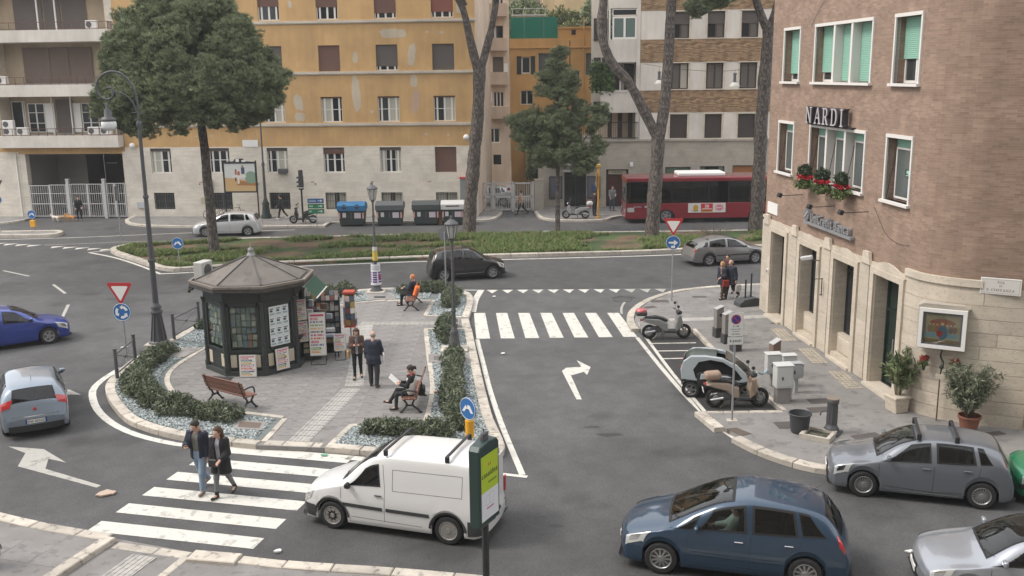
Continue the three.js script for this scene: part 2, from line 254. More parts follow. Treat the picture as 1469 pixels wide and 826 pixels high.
{
const p=struct('plaza',slab(islandAll,-0.02,0.1305),mPaveBase);
const test=(x,z)=>inside(islandAll,x,z)&&edgeDist(islandAll,x,z)>0.62&&!beds.some(b=>inside(b,x,z)||edgeDist(b,x,z)<0.4);
slabs(p,test,-13,0,-44,-23.5,1,0.66,0.135,mPave,301);
for(const l of[islandW,islandS,islandE,islandNE,[...islandN,islandW[0]]])kerbRun(p,l,-0.3,-0.01,0.165,1.05,mKerb,311);
for(const l of[innerW,innerN,[[-3.48,-41.37],[-3.63,-38.51]],[[-3.63,-38.51],[-1.9,-38.16]],[[-3.42,-36.33],[-1.7,-36.32]],[[-3.42,-36.33],[-3,-32.6],[-2.59,-28.96],[-2.55,-26]],[[-2.55,-26],[-4.59,-26]],[[-6.63,-26.53],[-6.8,-24.75]],[[-4.62,-26],[-4.95,-24.5]]])kerbRun(p,l,-0.17,0.02,0.155,0.9,mKerb,331,'border_stone',0.008);
for(const l of[[[-6.7,-24.52],[-5.1,-24.28]],[[-1.62,-36.5],[-1.74,-38]]])kerbRun(p,l,-0.32,-0.01,0.142,0.6,mKerb,341,'dropped_kerb_stone');
// light ribbed strip for the blind
const tg=ready([box(0.58,0.03,0.38,0,-0.012,0),...[0,1,2,3,4].map(k=>box(0.03,0.012,0.37,-0.23+k*0.115,0.006,0))]),r=rng(351);
const run=(a,b)=>{const l=Math.hypot(b[0]- a[0],b[1]- a[1]),n=Math.round(l/0.4),an=Math.atan2(b[0]- a[0],b[1]- a[1]);for(let i=0;i<n;i++){const m=mesh('tactile_slab',tg,mTactile[Math.floor(r()*3)],p);m.position.set(lerp(a[0],b[0],(i+0.5)/n),0.14,lerp(a[1],b[1],(i+0.5)/n));m.rotation.y=an;}};
run([-5.76,-37.1],[-5.02,-29.4]);run([-5.05,-29.2],[-5.78,-24.7]);run([-2.1,-37.3],[-6,-37.42]);
for(const q of plates)mesh('service_plate',slab(q,0.1,0.168),mConc,p);
mesh('manhole_cover',slab([[-9.9,-30.7],[-9.1,-30.5],[-9.15,-29.9],[-9.98,-30.1]],0.12,0.143),mAsphaltDark,p);
mesh('manhole_cover',slab([[-6.1,-42.1],[-5.6,-42.1],[-5.55,-41.75],[-6.05,-41.75]],0.12,0.172),mAsphaltDark,p);
mesh('manhole_cover',slab([[-7.75,-26.25],[-7.1,-26.1],[-7.08,-25.7],[-7.7,-25.8]],0.12,0.173),mat([0.13,0.1,0.08],0.9),p);
mesh('manhole_cover',slab([[-2.75,-32.6],[-2.05,-32.58],[-2,-32.1],[-2.7,-32.12]],0.12,0.172),mat([0.13,0.12,0.11],0.9),p);
}
{// grey-green marble chips in the planting beds
const r=rng(361),pts=[],cols=[[0.25,0.29,0.29],[0.38,0.41,0.41],[0.17,0.21,0.21],[0.31,0.345,0.345],[0.5,0.52,0.51],[0.21,0.245,0.245]];
for(const b of beds){
let x0=1e9,x1=-1e9,z0=1e9,z1=-1e9;for(const q of b){x0=Math.min(x0,q[0]);x1=Math.max(x1,q[0]);z0=Math.min(z0,q[1]);z1=Math.max(z1,q[1]);}
const n=Math.round((x1-x0)*(z1-z0)*520);
for(let i=0;i<n;i++){const x=lerp(x0,x1,r()),z=lerp(z0,z1,r());if(inside(b,x,z)&&edgeDist(b,x,z)>0.17&&edgeDist(islandAll,x,z)>0.31&&!plates.some(q=>inside(q,x,z)))pts.push([x,z]);}
struct('planting_bed',slab(b,0.05,0.137),mat([0.2,0.235,0.235],0.95,0,{map:paveTex}));
}
const g=new THREE.IcosahedronGeometry(0.03,0),im=new THREE.InstancedMesh(strip(g),mat([1,1,1],0.85),pts.length),m=new THREE.Matrix4(),q=new THREE.Quaternion(),c=new THREE.Color();
pts.forEach(([x,z],i)=>{q.setFromEuler(new THREE.Euler(r()*6,r()*6,r()*6));const s=0.55+r()*0.75;m.compose(V(x,0.14+r()*0.022,z),q,V(s,s*0.8,s*1.1));im.setMatrixAt(i,m);const k=cols[Math.floor(r()*cols.length)],f=0.85+r()*0.3;im.setColorAt(i,c.setRGB(k[0]*f,k[1]*f,k[2]*f));});
im.name='gravel';im.castShadow=im.receiveShadow=true;tag(im,'grey green marble chippings filling the planting beds of the plaza','gravel');stuff(im);scene.add(im);
}
// pavement in front of the bank, with a parking bay cut into it
const bankBase=[[10.1,-40.6],[10.26,-39.08],[10.47,-37.09],[10.76,-34],[11.05,-31],[11.27,-28.7],[11.31,-27.3]];
const bankCurve=[[11.31,-27.3],[11.45,-26.6],[11.85,-26.02],[12.45,-25.58],[13.1,-25.28],[13.85,-24.99],[16,-24.2],[20,-22.8]];
const rightKerbA=[[16,-44.3],[12.08,-43.75],[10.37,-43.5],[8.37,-43],[6.98,-42.1],[5.83,-40.6],[5.08,-38.86],[4.82,-37.37],[4.84,-36.1]];
const rightKerbB=[[5.5,-26.75],[5.8,-25.4],[6.1,-24.75],[6.45,-24.02],[6.97,-23.3],[7.7,-22.72],[8.7,-22.62],[10.9,-22.15],[16,-20.9],[22,-19.2]];
const bay=[[4.84,-36.1],[6.85,-36.05],[7.1,-32.4],[7.75,-26.75],[5.5,-26.75]];
const rightPave=[...rightKerbA,...bay.slice(1,4),...rightKerbB,[26,-22],[26,-44.6]];
{
const p=struct('pavement',slab(rightPave,-0.02,0.1215),mPave[1]);
kerbRun(p,rightKerbA,0.3,-0.01,0.14,1.1,mKerb,401);kerbRun(p,rightKerbB.slice(0,2),0.3,-0.01,0.15,0.7,mKerb,403);
kerbRun(p,rightKerbB.slice(2),0.32,-0.01,0.15,1,mKerb,405);
mesh('drain_inlet',slab([[5.84,-25.3],[6.12,-25.38],[6.42,-24.9],[6.12,-24.76]],-0.01,0.135),mat([0.1,0.08,0.065],0.95),p);
kerbRun(p,[[4.9,-36.05],[6.85,-36.05]],0.14,0,0.128,0.8,mKerb,407,'border_stone');kerbRun(p,[[6.85,-36.05],[7.1,-32.4],[7.75,-26.75]],-0.16,0,0.13,0.9,mKerb,409,'border_stone');kerbRun(p,[[7.75,-26.75],[5.55,-26.75]],-0.18,0,0.13,0.8,mKerb,411,'border_stone');
slabs(p,(x,z)=>inside(rightPave,x,z)&&edgeDist(rightPave,x,z)>0.6&&x<10.2 +(z+40)*0.08&&z<-25.2,4,12,-44,-22,1.4,1.4,0.124,mPave,415,'paving_slab',0.08);
mesh('light_paving_strip',ribbon([[6.2,-37.4],[8.2,-37.55],[10.1,-37.8]],0.5,0.128),mTactile[2],p);
const mDark=mat([0.085,0.075,0.07],0.9),lid=(x,z,w,d,t)=>mesh('manhole_cover',[box(w,0.02,d,x,0.122,z,0,t,0)],mDark,p);
lid(9.05,-27.5,0.62,0.42,0.1);lid(8.82,-26.75,0.62,0.42,0.1);lid(7.6,-25.55,0.7,0.5,0.1);lid(9.45,-24.56,0.8,0.45,0.3);lid(6.3,-40.7,0.75,0.45,0);lid(8.15,-41.4,0.6,0.3,0);lid(5.75,-39.6,0.5,0.3,0.4);lid(12.9,-24.7,0.5,0.25,0.3);lid(10.4,-29.9,0.3,0.18,0);lid(10.15,-36.7,0.25,0.15,0);
for(const[x,z]of[[10.05,-35],[10.3,-32.2],[10.5,-29.5]]){// small setts let into the pavement along the wall
const gs=[];const rr=rng(421+Math.round(z));for(let i=0;i<4;i++)for(let j=0;j<9;j++)gs.push(rbox(0.11,0.05,0.17,0.012,x +(i-1.5)*0.135,0.112+rr()*0.006,z +(j-4)*0.2,0,0,0,1));stuff(mesh('cobble_panel',gs,mKerbFar,p));
}
}
struct('parking_bay',slab(bay,-0.02,0.008),mAsphaltDark);
// near pavement with dropped kerb
const nearKerb=[[-16,-22.4],[-13.6,-21.4],[-12.06,-20.69],[-10.44,-19.98],[-9.36,-19.6],[-8.62,-19.36]],nearKerb2=[[-6.65,-18.66],[-5.6,-18.47]],nearKerb3=[[-5.6,-18.47],[-4.5,-18.21],[-2.5,-17.9],[-0.5,-17.5],[3,-16.7],[9,-15.2]];
{
const all=[...nearKerb,...nearKerb2,...nearKerb3.slice(1),[12,-8],[-18,-8]];
const p=struct('near_pavement',slab([...nearKerb,[-9.2,-17],[-9.6,-8],[-18,-8]],-0.02,0.146),mPaveBase);
mesh('dropped_pavement',slab([[-8.62,-19.36],...nearKerb2,...nearKerb3.slice(1),[12,-8],[-9.6,-8],[-9.2,-17]],-0.02,0.056),mPaveBase,p);
kerbRun(p,nearKerb,0.3,-0.01,0.17,1.1,mKerb,431);kerbRun(p,[[-8.5,-19.2],[-9.15,-17],[-9.5,-14]],0.28,0,0.17,1,mKerb,433);
kerbRun(p,nearKerb2,0.4,-0.01,0.13,1.4,mKerb,435);kerbRun(p,nearKerb3,0.3,-0.01,0.09,1.2,mKerb,437);kerbRun(p,[[-8.45,-19.2],[-6.7,-18.68]],0.3,-0.01,0.062,0.9,mKerb,439,'dropped_kerb_stone');
const inAll=(x,z)=>inside(all,x,z)&&edgeDist(all,x,z)>0.5;
slabs(p,(x,z)=>inAll(x,z)&&x<-9.35 +(z+17)*-0.25,-16,-8,-22,-14,0.8,0.8,0.15,mPave,441,'paving_slab',-0.3);
slabs(p,(x,z)=>inAll(x,z)&&x>-8.35 +(z+19)*-0.25,-9,4,-24,-10,0.8,0.8,0.06,mPave,443,'paving_slab',-0.3);
const tg=ready([box(0.58,0.03,0.38,0,0,0),...[0,1,2,3,4].map(k=>box(0.03,0.012,0.37,-0.23+k*0.115,0.018,0))]);
for(let i=0;i<6;i++){const m=mesh('tactile_slab',tg,mTactile[i % 3],p);m.position.set(-7.72-i*0.11,0.056,-18.35+i*0.37);m.rotation.y=-0.3;}
kerbRun(p,[[-6.68,-18.45],[-7.2,-16.6]],0.2,0,0.08,0.6,mKerb,445,'border_stone');
}
// grass strip between the two carriageways
const median=[[-23.07,-55.5],[-22.49,-54.35],[-20.94,-52.55],[-19.05,-50.46],[-18.1,-49.5],[-17.3,-49.1],[-16.01,-49.4],[-12.25,-50.41],[-5.01,-51.51],[-1.28,-51.75],[7.86,-52.51],[9.85,-52.95],[13.93,-53.61],[24,-54.6],[24,-59.7],[15,-59.5],[5,-59.5],[-4,-59.5],[-12,-59.1],[-17.2,-58.6],[-20.1,-57.5],[-22.6,-57.1]];
{
const p=struct('median_strip',slab(median,-0.02,0.13),mSoil);
kerbRun(p,[median[21],...median.slice(0,14)],-0.34,-0.01,0.2,1.5,mKerb,451);kerbRun(p,median.slice(14),-0.25,-0.01,0.16,2,mKerb,453);
const r=rng(461),pts=[];
while(pts.length<26000){const x=lerp(-23,18,r()),z=lerp(-59.4,-49.3,r());if(!inside(median,x,z)||edgeDist(median,x,z)<0.36)continue;const n=fbm(x*0.32+5,z*0.5,0,463,4)+(edgeDist(median,x,z)<1.3?0.05:0)-(Math.abs(z+51.6 +(x+20)*0.62)<0.55&&x<-13?0.35:0);if(n>0.48+r()*0.1)pts.push([x,z]);}
const blades=[];for(let k=0;k<7;k++){const a=r()*6.3,l=0.1+r()*0.12,t=0.3+r()*0.8,w=0.013,cx=Math.cos(a),sx=Math.sin(a);const g=new THREE.BufferGeometry();const bxx=(r()- 0.5)*0.12,bz=(r()- 0.5)*0.12;g.setAttribute('position',new THREE.Float32BufferAttribute([bxx-sx*w,0,bz+cx*w,bxx+sx*w,0,bz-cx*w,bxx+cx*l*t,l,bz+sx*l*t],3));g.computeVertexNormals();blades.push(g);}
const im=new THREE.InstancedMesh(merged(blades),mat([1,1,1],0.9,0,{side:THREE.DoubleSide}),pts.length),m=new THREE.Matrix4(),q=new THREE.Quaternion(),c=new THREE.Color(),up=V(0,1,0);
pts.forEach(([x,z],i)=>{q.setFromAxisAngle(up,r()*6.3);const s=0.6+r()*0.8;m.compose(V(x,0.125,z),q,V(s,s*(0.6+r()*0.6),s));im.setMatrixAt(i,m);const f=0.7+r()*0.6,dry=r()<0.18;im.setColorAt(i,dry?c.setRGB(0.24*f,0.2*f,0.115*f):c.setRGB(0.11*f,0.165*f,0.042*f));});
im.name='grass';tag(im,'patchy green grass on the strip between the two roads','grass');stuff(im);scene.add(im);
}
// far pavements
{
const k1=[[-26.9,-69],[-26.83,-67.41],[-26.29,-66.2],[-25.4,-65.2],[-23.2,-64.3],[-20,-63.7],[-12.2,-63.5]],k2=[[-12.1,-64.95],[-6,-64.98],[-2.4,-65],[-1.3,-65.6],[-0.9,-66.6],[-0.6,-68.6]];
const p=struct('far_pavement',slab([...k1,...k2,[-0.6,-72],[-27,-72]],-0.02,0.12),mPave[0]);
kerbRun(p,k1,-0.25,-0.01,0.14,1.6,[mKerb[1]],471);kerbRun(p,[[-12.2,-63.5],[-12.15,-64.9]],-0.25,-0.01,0.14,1.6,mKerb,472);kerbRun(p,k2,-0.25,-0.01,0.14,1.6,mKerb,473);
const k3=[[1.65,-69],[1.75,-67.6],[2.1,-65.7],[3.1,-64.75],[6.2,-64.7],[7.4,-66.3],[14,-66.5],[24,-66.8]],p2=struct('far_pavement',slab([...k3,[24,-72],[1.6,-72]],-0.02,0.12),mPave[1]);
kerbRun(p2,k3,-0.25,-0.01,0.14,1.6,[mKerb[1]],475);
const k4=[[-44,-65.3],[-37,-66.2],[-34.6,-66.9],[-34.1,-68]],p3=struct('far_pavement',slab([...k4,[-34.1,-70],[-44,-70]],-0.02,0.12),mPave[0]);kerbRun(p3,k4,-0.25,-0.01,0.14,1.6,mKerb,477);
const k5=[[-44,-61.2],[-33,-60.6],[-28.8,-60.75],[-28.55,-61.4],[-29,-62.3],[-33,-62.4],[-44,-62.8]],p4=struct('traffic_island',slab(k5,-0.02,0.16),mConc);kerbRun(p4,[...k5,k5[0]],-0.3,-0.01,0.22,1.8,[mKerb[1],mKerb[0]],479);
}
// painted markings
{
const road=scene.getObjectByName('road');
const mark=(name,gs,m=mPaint)=>mesh(name,gs,m,road);
const quad=(a,b,c,d,y=0.006)=>flat([a,b,c,d],y);
for(let k=0;k<6;k++){const t=k*0.915;const L=[-9.4+t*0.29,-20.08-t],u=[0.972,0.235];const a=[L[0],L[1]+ 0.24],b=[L[0]+ 0.12,L[1]- 0.24],n=k===5?3.9:4.0;mark('zebra_stripe',quad(a,b,[b[0]+ u[0]*n,b[1]+ u[1]*n],[a[0]+ u[0]*n,a[1]+ u[1]*n]));}
mark('zebra_stripe',quad([-4.4,-23.75],[-4.3,-24],[-2.7,-23.6],[-2.8,-23.35]));
for(let k=0;k<7;k++){const x=-1.6+k*0.92;mark('zebra_stripe',quad([x,-39.45+k*0.045],[x+0.47,-39.43+k*0.045],[x+0.76,-35.38],[x+0.24,-35.4]));}
for(let k=0;k<12;k++){const x=-1.17+k*0.7;mark('give_way_triangle',flat([[x,-43.85+k*0.02],[x+0.52,-43.84+k*0.02],[x+0.27,-43.12+k*0.02]],0.006),k>8?mPaintOld:mPaint);}
mark('edge_line',ribbon([[-2.75,-43.95],[-1.42,-43.82]],0.13,0.006));mark('edge_line',ribbon(smoothLine([[-1.42,-43.85],[-1.62,-41.8],[-1.66,-39.6]]),0.3,0.009));
mark('edge_line',ribbon(smoothLine([[-1.33,-35.3],[-1.02,-32.2],[-0.72,-29.2],[-0.3,-25.9],[0.2,-22.62]]),0.16,0.006));mark('edge_line',ribbon([[0.32,-22.48],[-0.9,-22.85]],0.14,0.009));
mark('edge_line',ribbon(smoothLine([[4.66,-35.3],[5.04,-30.84],[5.42,-27.51],[5.9,-25.1],[6.62,-23.6],[7.7,-22.9],[8.4,-22.85]]),0.15,0.006));
mark('edge_line',ribbon(smoothLine([[4.98,-35.3],[5.27,-30.45],[5.58,-27]]),0.12,0.015));for(const[a,b]of[[[5.05,-34.42],[6.7,-34.44]],[[5.1,-33.42],[6.75,-33.44]],[[5.15,-32.46],[6.4,-32.5]]])mark('bay_line',ribbon([a,b],0.1,0.013));
mark('edge_line',ribbon(smoothLine([[5,-41.6],[4.6,-40],[4.5,-39]]),0.1,0.006),mPaintOld);
mark('turn_arrow',flat([[1.63,-31.2],[1.79,-31.55],[2.31,-31.66],[2.2,-32.45],[2.62,-31.6],[2.43,-30.72],[2.36,-31.08],[1.9,-30.7],[2.08,-28.27],[1.92,-28.28]],0.006));
mark('direction_arrow',flat([[-13.7,-24.95],[-12.63,-24.72],[-11.6,-23.76],[-12.19,-24.04],[-11.95,-23.36],[-10.09,-22.28],[-10.15,-22.15],[-12.75,-23.55],[-12.99,-24.45]],0.006),mPaintOld);
mark('give_way_triangle',flat([[-14.36,-29.33],[-14.26,-29.9],[-13.6,-29.33]],0.006),mPaintOld);
mark('edge_line',ribbon(smoothLine([[-13.45,-32.2],[-13.55,-31],[-13.45,-29.9],[-12.95,-28.7],[-12.3,-27.6],[-11.4,-26.5],[-10.4,-25.65],[-9.1,-24.95],[-8.2,-24.7]]),0.22,0.006));
for(const[a,b]of[[[-26.5,-49.95],[-24.4,-48.4]],[[-22.2,-46.25],[-20.7,-44.2]],[[-19.55,-41.9],[-18.75,-39.5]]])mark('guide_dash',ribbon([a,b],0.13,0.006),mPaintOld);
for(let k=0;k<13;k++){const x=-34+k*0.84,z=-59.6+k*0.29;if(k===7)continue;mark('give_way_triangle',flat([[x,z],[x+0.75,z-0.1],[x+0.15,z+0.6]],0.006));}
mark('edge_line',ribbon(smoothLine([[-24.2,-55.1],[-22,-53.3],[-19.4,-50.5],[-17.9,-48.65]]),0.17,0.006));mark('edge_line',ribbon(smoothLine([[-17.9,-48.55],[-16.1,-48.9],[-12.3,-49.9],[-5,-51.05],[2,-51.5],[7.9,-52],[14,-53.1],[20,-53.9]]),0.17,0.006));mark('edge_line',ribbon([[-24.1,-55.1],[-23.1,-55.7]],0.12,0.009));
mark('edge_line',ribbon(smoothLine([[-36,-59.9],[-28.3,-60.4],[-20.9,-61.8],[-14,-62.6]]),0.13,0.006));mark('edge_line',ribbon([[-28,-57.8],[-23.9,-58.6],[-19,-58.9]],0.1,0.006),mPaintOld);
mark('edge_line',ribbon(smoothLine([[-14,-59.95],[0,-60.1],[16,-60.2]]),0.12,0.006),mPaintOld);
const stain=(x,z,w,d,s)=>{const r=rng(s),p=[];for(let i=0;i<14;i++){const a=i/14*6.283;p.push([x+Math.cos(a)*w*(0.55+r()*0.45),z+Math.sin(a)*d*(0.55+r()*0.45)]);}mark('oil_stain',flat(p,0.0035),mat([0.062,0.061,0.06],0.75,0,{map:asphaltTex}));};for(const q of[[2.6,-25.3,0.5,0.16,1],[2.2,-25.9,0.3,0.1,2],[4.9,-41.9,0.6,0.5,3],[5.9,-34.2,0.4,0.3,4],[5.8,-31.2,0.35,0.5,5],[-15,-24,0.3,0.14,6],[0.9,-19.8,0.24,0.12,7],[3.2,-36.9,0.2,0.1,8],[-18,-43,0.5,0.2,9]])stain(...q);
const seam=P=>{const r=rng(Math.round(P[0][0]*31));mark('tar_seam',ribbon(smoothLine(P,0.3).map(p=>[p[0]+(r()- 0.5)*0.05,p[1]+(r()- 0.5)*0.05]),0.035,0.0035),mAsphaltDark);};seam([[-1.3,-44.15],[3,-44.05],[7.3,-43.95]]);
mark('manhole_cover',[cyl(0.42,0.42,0.012,4.8,0.006,-41.5,20)],mat([0.07,0.068,0.066],0.8));
}
// ---------------------------------------------------------------- buildings
const rect=(a,b,c,d)=>[[a,c],[b,c],[b,d],[a,d]];
const wall=(name,u0,u1,h0,h1,holes,t,m,parent,z=0)=>mesh(name,extrude(rect(u0,u1,h0,h1),t,0,holes.map(h=>rect(...h)),0,0,z-t),m,parent);
function slats(u0,u1,h0,h1,z,pitch=0.055){const n=Math.max(1,Math.round((h1-h0)/pitch)),p=(h1-h0)/n,pts=[[z-0.02,h0]];for(let i=0;i<n;i++)pts.push([z+0.012,h0+p*i+p*0.15],[z+0.012,h0+p*(i+0.8)],[z,h0+p*(i+0.92)]);pts.push([z-0.02,h1]);return T(new THREE.ExtrudeGeometry(shapeOf(pts.map(q=>[-q[0],q[1]])),{depth:u1-u0,bevelEnabled:false}),u0,0,0,0,Math.PI/2,0);}
// window in an opening u0..u1, h0..h1: frame with bars, pane, perhaps a roller shutter let down to height `sh`
function win(P,u0,u1,h0,h1,o={}){
const z=o.z??-0.2,f=o.f??0.06,fm=o.fm??mWhiteFrame,gs=[bx(u0,u1,h0,h0+f,z-0.05,z+0.02),bx(u0,u1,h1-f,h1,z-0.05,z+0.02),bx(u0,u0+f,h0+f,h1-f,z-0.05,z+0.02),bx(u1-f,u1,h0+f,h1-f,z-0.05,z+0.02)];
const top=o.sh??h1;
for(const v of o.vb??[0.5]){const c=lerp(u0,u1,v),b=o.bw??0.045;gs.push(bx(c-b,c+b,h0+f,h1-f,z-0.04,z+0.028));}
for(const v of o.hb??[]){const c=lerp(h0,h1,v);gs.push(bx(u0+f,u1-f,c-0.022,c+0.022,z-0.03,z+0.015));}
const w=mesh('window',gs,fm,P);
mesh('pane',bx(u0+f*0.5,u1-f*0.5,h0+f*0.5,h1-f*0.5,z-0.03,z-0.012),o.gm??mGlass,w);
if(o.cur)for(const[a,b,m]of o.cur){const n=8,g=[];for(let i=0;i<n;i++){const x0=lerp(u0,u1,lerp(a,b,i/n)),x1=lerp(u0,u1,lerp(a,b,(i+1)/n));g.push(bx(x0+0.004,x1,h0+f,h1-f,z-0.01,z-0.006 +(i % 2)*0.014));}mesh('curtain',g,m??mCurtain,w);}
if(top<h1)mesh('roller_shutter',slats(u0+0.01,u1-0.01,top,h1,z+0.06),o.sm??mShutBrown,w);
if(o.head)mesh('shutter_box',bx(u0,u1,h1-o.head,h1+0.002,z,z+0.07),o.sm??mShutGrey,w);
if(o.sill)mesh('sill',bx(u0-0.06,u1+0.06,h0-0.07,h0+0.01,z-0.02,0.07),o.sillm??mStoneTrim,w);
if(o.grille){const g=[];const n=o.grille;for(let i=0;i<=n;i++)g.push(cyl(0.012,0.012,h1-h0,lerp(u0,u1,i/n),(h0+h1)/2,-0.05,5));for(const v of[0.12,0.5,0.88])g.push(bx(u0,u1,lerp(h0,h1,v)- 0.012,lerp(h0,h1,v)+ 0.012,-0.062,-0.04));mesh('window_grille',g,mIronGrey,w);}
return w;
}
function shutter(P,u0,u1,h0,h1,m,z=-0.14){const w=mesh('window',[bx(u0,u1,h0-0.02,h0,z-0.1,z+0.02)],mWhiteFrame,P);mesh('roller_shutter',slats(u0+0.01,u1-0.01,h0,h1,z),m,w);return w;}
const Y0=[-27.3,0,-69],YT=-5*D;
{// ochre apartment block on a pale stone base
const b=thing('apartment_building','ochre plastered apartment block on a pale travertine base with plaster patches','building',Y0,YT);
const C=[2.85,7.05,11.2,15.2,19.15,22.97],hw=0.74,op=(h0,h1)=>C.map(c=>[c-hw,c+hw,h0,h1]);
wall('base_wall',0.3,25.1,0,4.98,[...op(0.62,1.8),...op(3.18,4.9)],0.5,mTrav,b);
wall('wall',0.3,25.1,4.98,6.33,[],0.47,mOchre,b,-0.03);wall('wall',0.3,25.1,6.56,9.78,op(6.62,8.32),0.47,mOchre,b,-0.03);wall('wall',0.3,25.1,10.0,13.12,op(10.02,11.72),0.47,mOchre,b,-0.03);wall('wall',0.3,25.1,13.34,22,op(13.4,15.1),0.47,mOchre,b,-0.03);
for(const[a,c]of[[6.33,6.56],[9.78,10.0],[13.12,13.34]])mesh('string_course',[bx(0.3,25.16,a+0.06,c,-0.5,0.09),bx(0.3,25.13,a,a+0.06,-0.5,0.04)],mStoneTrim,b);
mesh('side_wall',[bx(24.9,25.08,0,22,-10,-0.5)],mPink,b);mesh('interior_floor',bx(0.4,24.8,0.02,0.1,-14,-0.55),mInside,b);
const wr=rng(515),rc=()=>[null,[[0.05,0.45]],[[0.55,0.95]],[[0.05,0.3],[0.7,0.95]],null][Math.floor(wr()*5)],rg=()=>wr()<0.5?mGlass:mGlassDim;
C.forEach((c,i)=>{
const a=c-hw,e=c+hw,cw=[[0,0.3],[0.72,1]];
win(b,a,e,0.62,1.8,{z:-0.22,f:0.04,vb:[0.5],fm:mShutGrey,gm:mGlassDim,grille:9,cur:i>2?[[0.03,i===5?0.97:0.4],[0.62,0.97]]:null});
if(i===5)shutter(b,a,e,3.18,4.9,mShutBrown);else win(b,a,e,3.18,4.9,{vb:[0.16,0.5,0.84],bw:0.06,hb:[0.52],head:0.22,gm:rg(),sh:wr()<0.25?4.45:undefined,cur:i===2?[[0.4,0.95]]:rc()});
win(b,a,e,6.62,8.32,{vb:[0.16,0.5,0.84],bw:0.06,hb:[0.5],head:0.1,sh:i===2?7.95:undefined,sm:mShutBrown,cur:i===4?[[0.5,0.95]]:i===5?[[0.45,0.97]]:rc(),gm:rg()});
if(i===3||i===5||i===1)shutter(b,a,e,10.02,11.72,i===3?mShutBrown:mShutGrey);else win(b,a,e,10.02,11.72,{vb:[0.16,0.5,0.84],bw:0.06,sh:10.3,sm:mShutGrey});
win(b,a,e,13.4,15.1,{vb:[0.16,0.5,0.84],bw:0.06,sh:[14.1,14.6,14.3,14.2,13.75,13.78][i],sm:i===5?mShutRed:mShutBrown});
if(i===2){mesh('air_conditioner',[rbox(0.62,0.34,0.3,0.03,c+0.35,3.3,0.05)],mat([0.08,0.08,0.085],0.6),b);}
});
// bare plaster where the paint was patched
const blob=(cx,cy,w,h,seed,lean=0)=>{const r=rng(seed),p=[];for(let i=0;i<18;i++){const a=i/18*Math.PI*2,k=0.86+r()*0.24,c=Math.cos(a),s=Math.sin(a);p.push([cx+Math.sign(c)*Math.abs(c)**0.75*w/2*k+s*lean,cy+Math.sign(s)*Math.abs(s)**0.75*h/2*k]);}return extrude(p,0.008,0,[],0,0,-0.032);};
const mPatch=mat([0.64,0.55,0.42],0.93,0,{map:plasterTex});
for(const[cx,cy,w,h,l]of[[12.9,7.95,0.66,1.1,-0.1],[12.95,6.98,0.75,0.6,0],[16.95,8.5,0.58,2.3,-0.05],[17,10.9,0.36,0.75,0],[19.6,12.45,1.8,0.62,-0.1],[20.85,11,0.55,1.5,0.1],[20.95,9.3,0.5,0.85,0],[18.0,7.3,0.22,0.26,0],[24.1,14,0.4,0.7,0],[12.7,14.4,0.3,0.5,0],[21.95,12.5,0.22,0.14,0],[22.9,12.45,0.3,0.14,0],[21.7,5.75,0.28,0.14,0],[23.2,5.72,0.22,0.16,0],[6.6,5.75,0.3,0.1,0],[5.5,5.72,0.24,0.1,0]])mesh('bare_plaster_patch',blob(cx,cy,w,h,Math.round(cx*97),l),mPatch,b);
mesh('bare_plaster_patch',blob(21.02,7.95,0.62,1.6,77,0.1),mat([0.6,0.42,0.3],0.93,0,{map:plasterTex}),b);
mesh('blank_plaque',bx(8.8,9.9,4.985,5.45,0,0.03),mWhite,b);
for(const c of[4.9,9.1,13.2,17.1])mesh('wall_vent',cyl(0.05,0.05,0.02,c+0.6,2.4,0.004,10,Math.PI/2),mIron,b);
for(const c of[5.6,13.6,17.8,21.8])mesh('repair_mortar',bx(c-0.12,c+0.12,2.5,2.58,0,0.005),mat([0.42,0.24,0.19],0.9),b);
mesh('meter_box',[rbox(0.65,0.45,0.2,0.02,1.2,0.95,0.1)],mat([0.42,0.43,0.44],0.6),b);mesh('meter_box',[rbox(0.5,0.7,0.16,0.02,6.2,2.4,0.08)],mat([0.42,0.43,0.44],0.6),b);
mesh('meter_door',[bx(5.5,6.2,1.0,1.45,0,0.02),cyl(0.09,0.09,0.03,5.7,1.22,0.02,14,Math.PI/2),cyl(0.09,0.09,0.03,6.0,1.22,0.02,14,Math.PI/2)],mat([0.45,0.38,0.28],0.8),b);
for(const[u,h]of[[1.0,5.12],[24.45,5.55]])mesh('wall_lamp',[sph(0.2,u,h,0.3),cyl(0.05,0.05,0.3,u,h,0.12,8,Math.PI/2)],mWhite,b);
mesh('drainpipe',[cyl(0.06,0.06,5.0,25.05,2.5,0.1,8),bx(24.95,25.15,2.3,2.5,0.02,0.2)],mGateGrey,b);
mesh('poster_case',[rbox(0.85,1.5,0.12,0.03,24.35,2.0,0.1)],mat([0.2,0.21,0.21],0.5),b);mesh('poster_case_header',bx(23.9,24.8,2.76,2.86,0.02,0.22),mat([0.5,0.05,0.05],0.5),b);
}
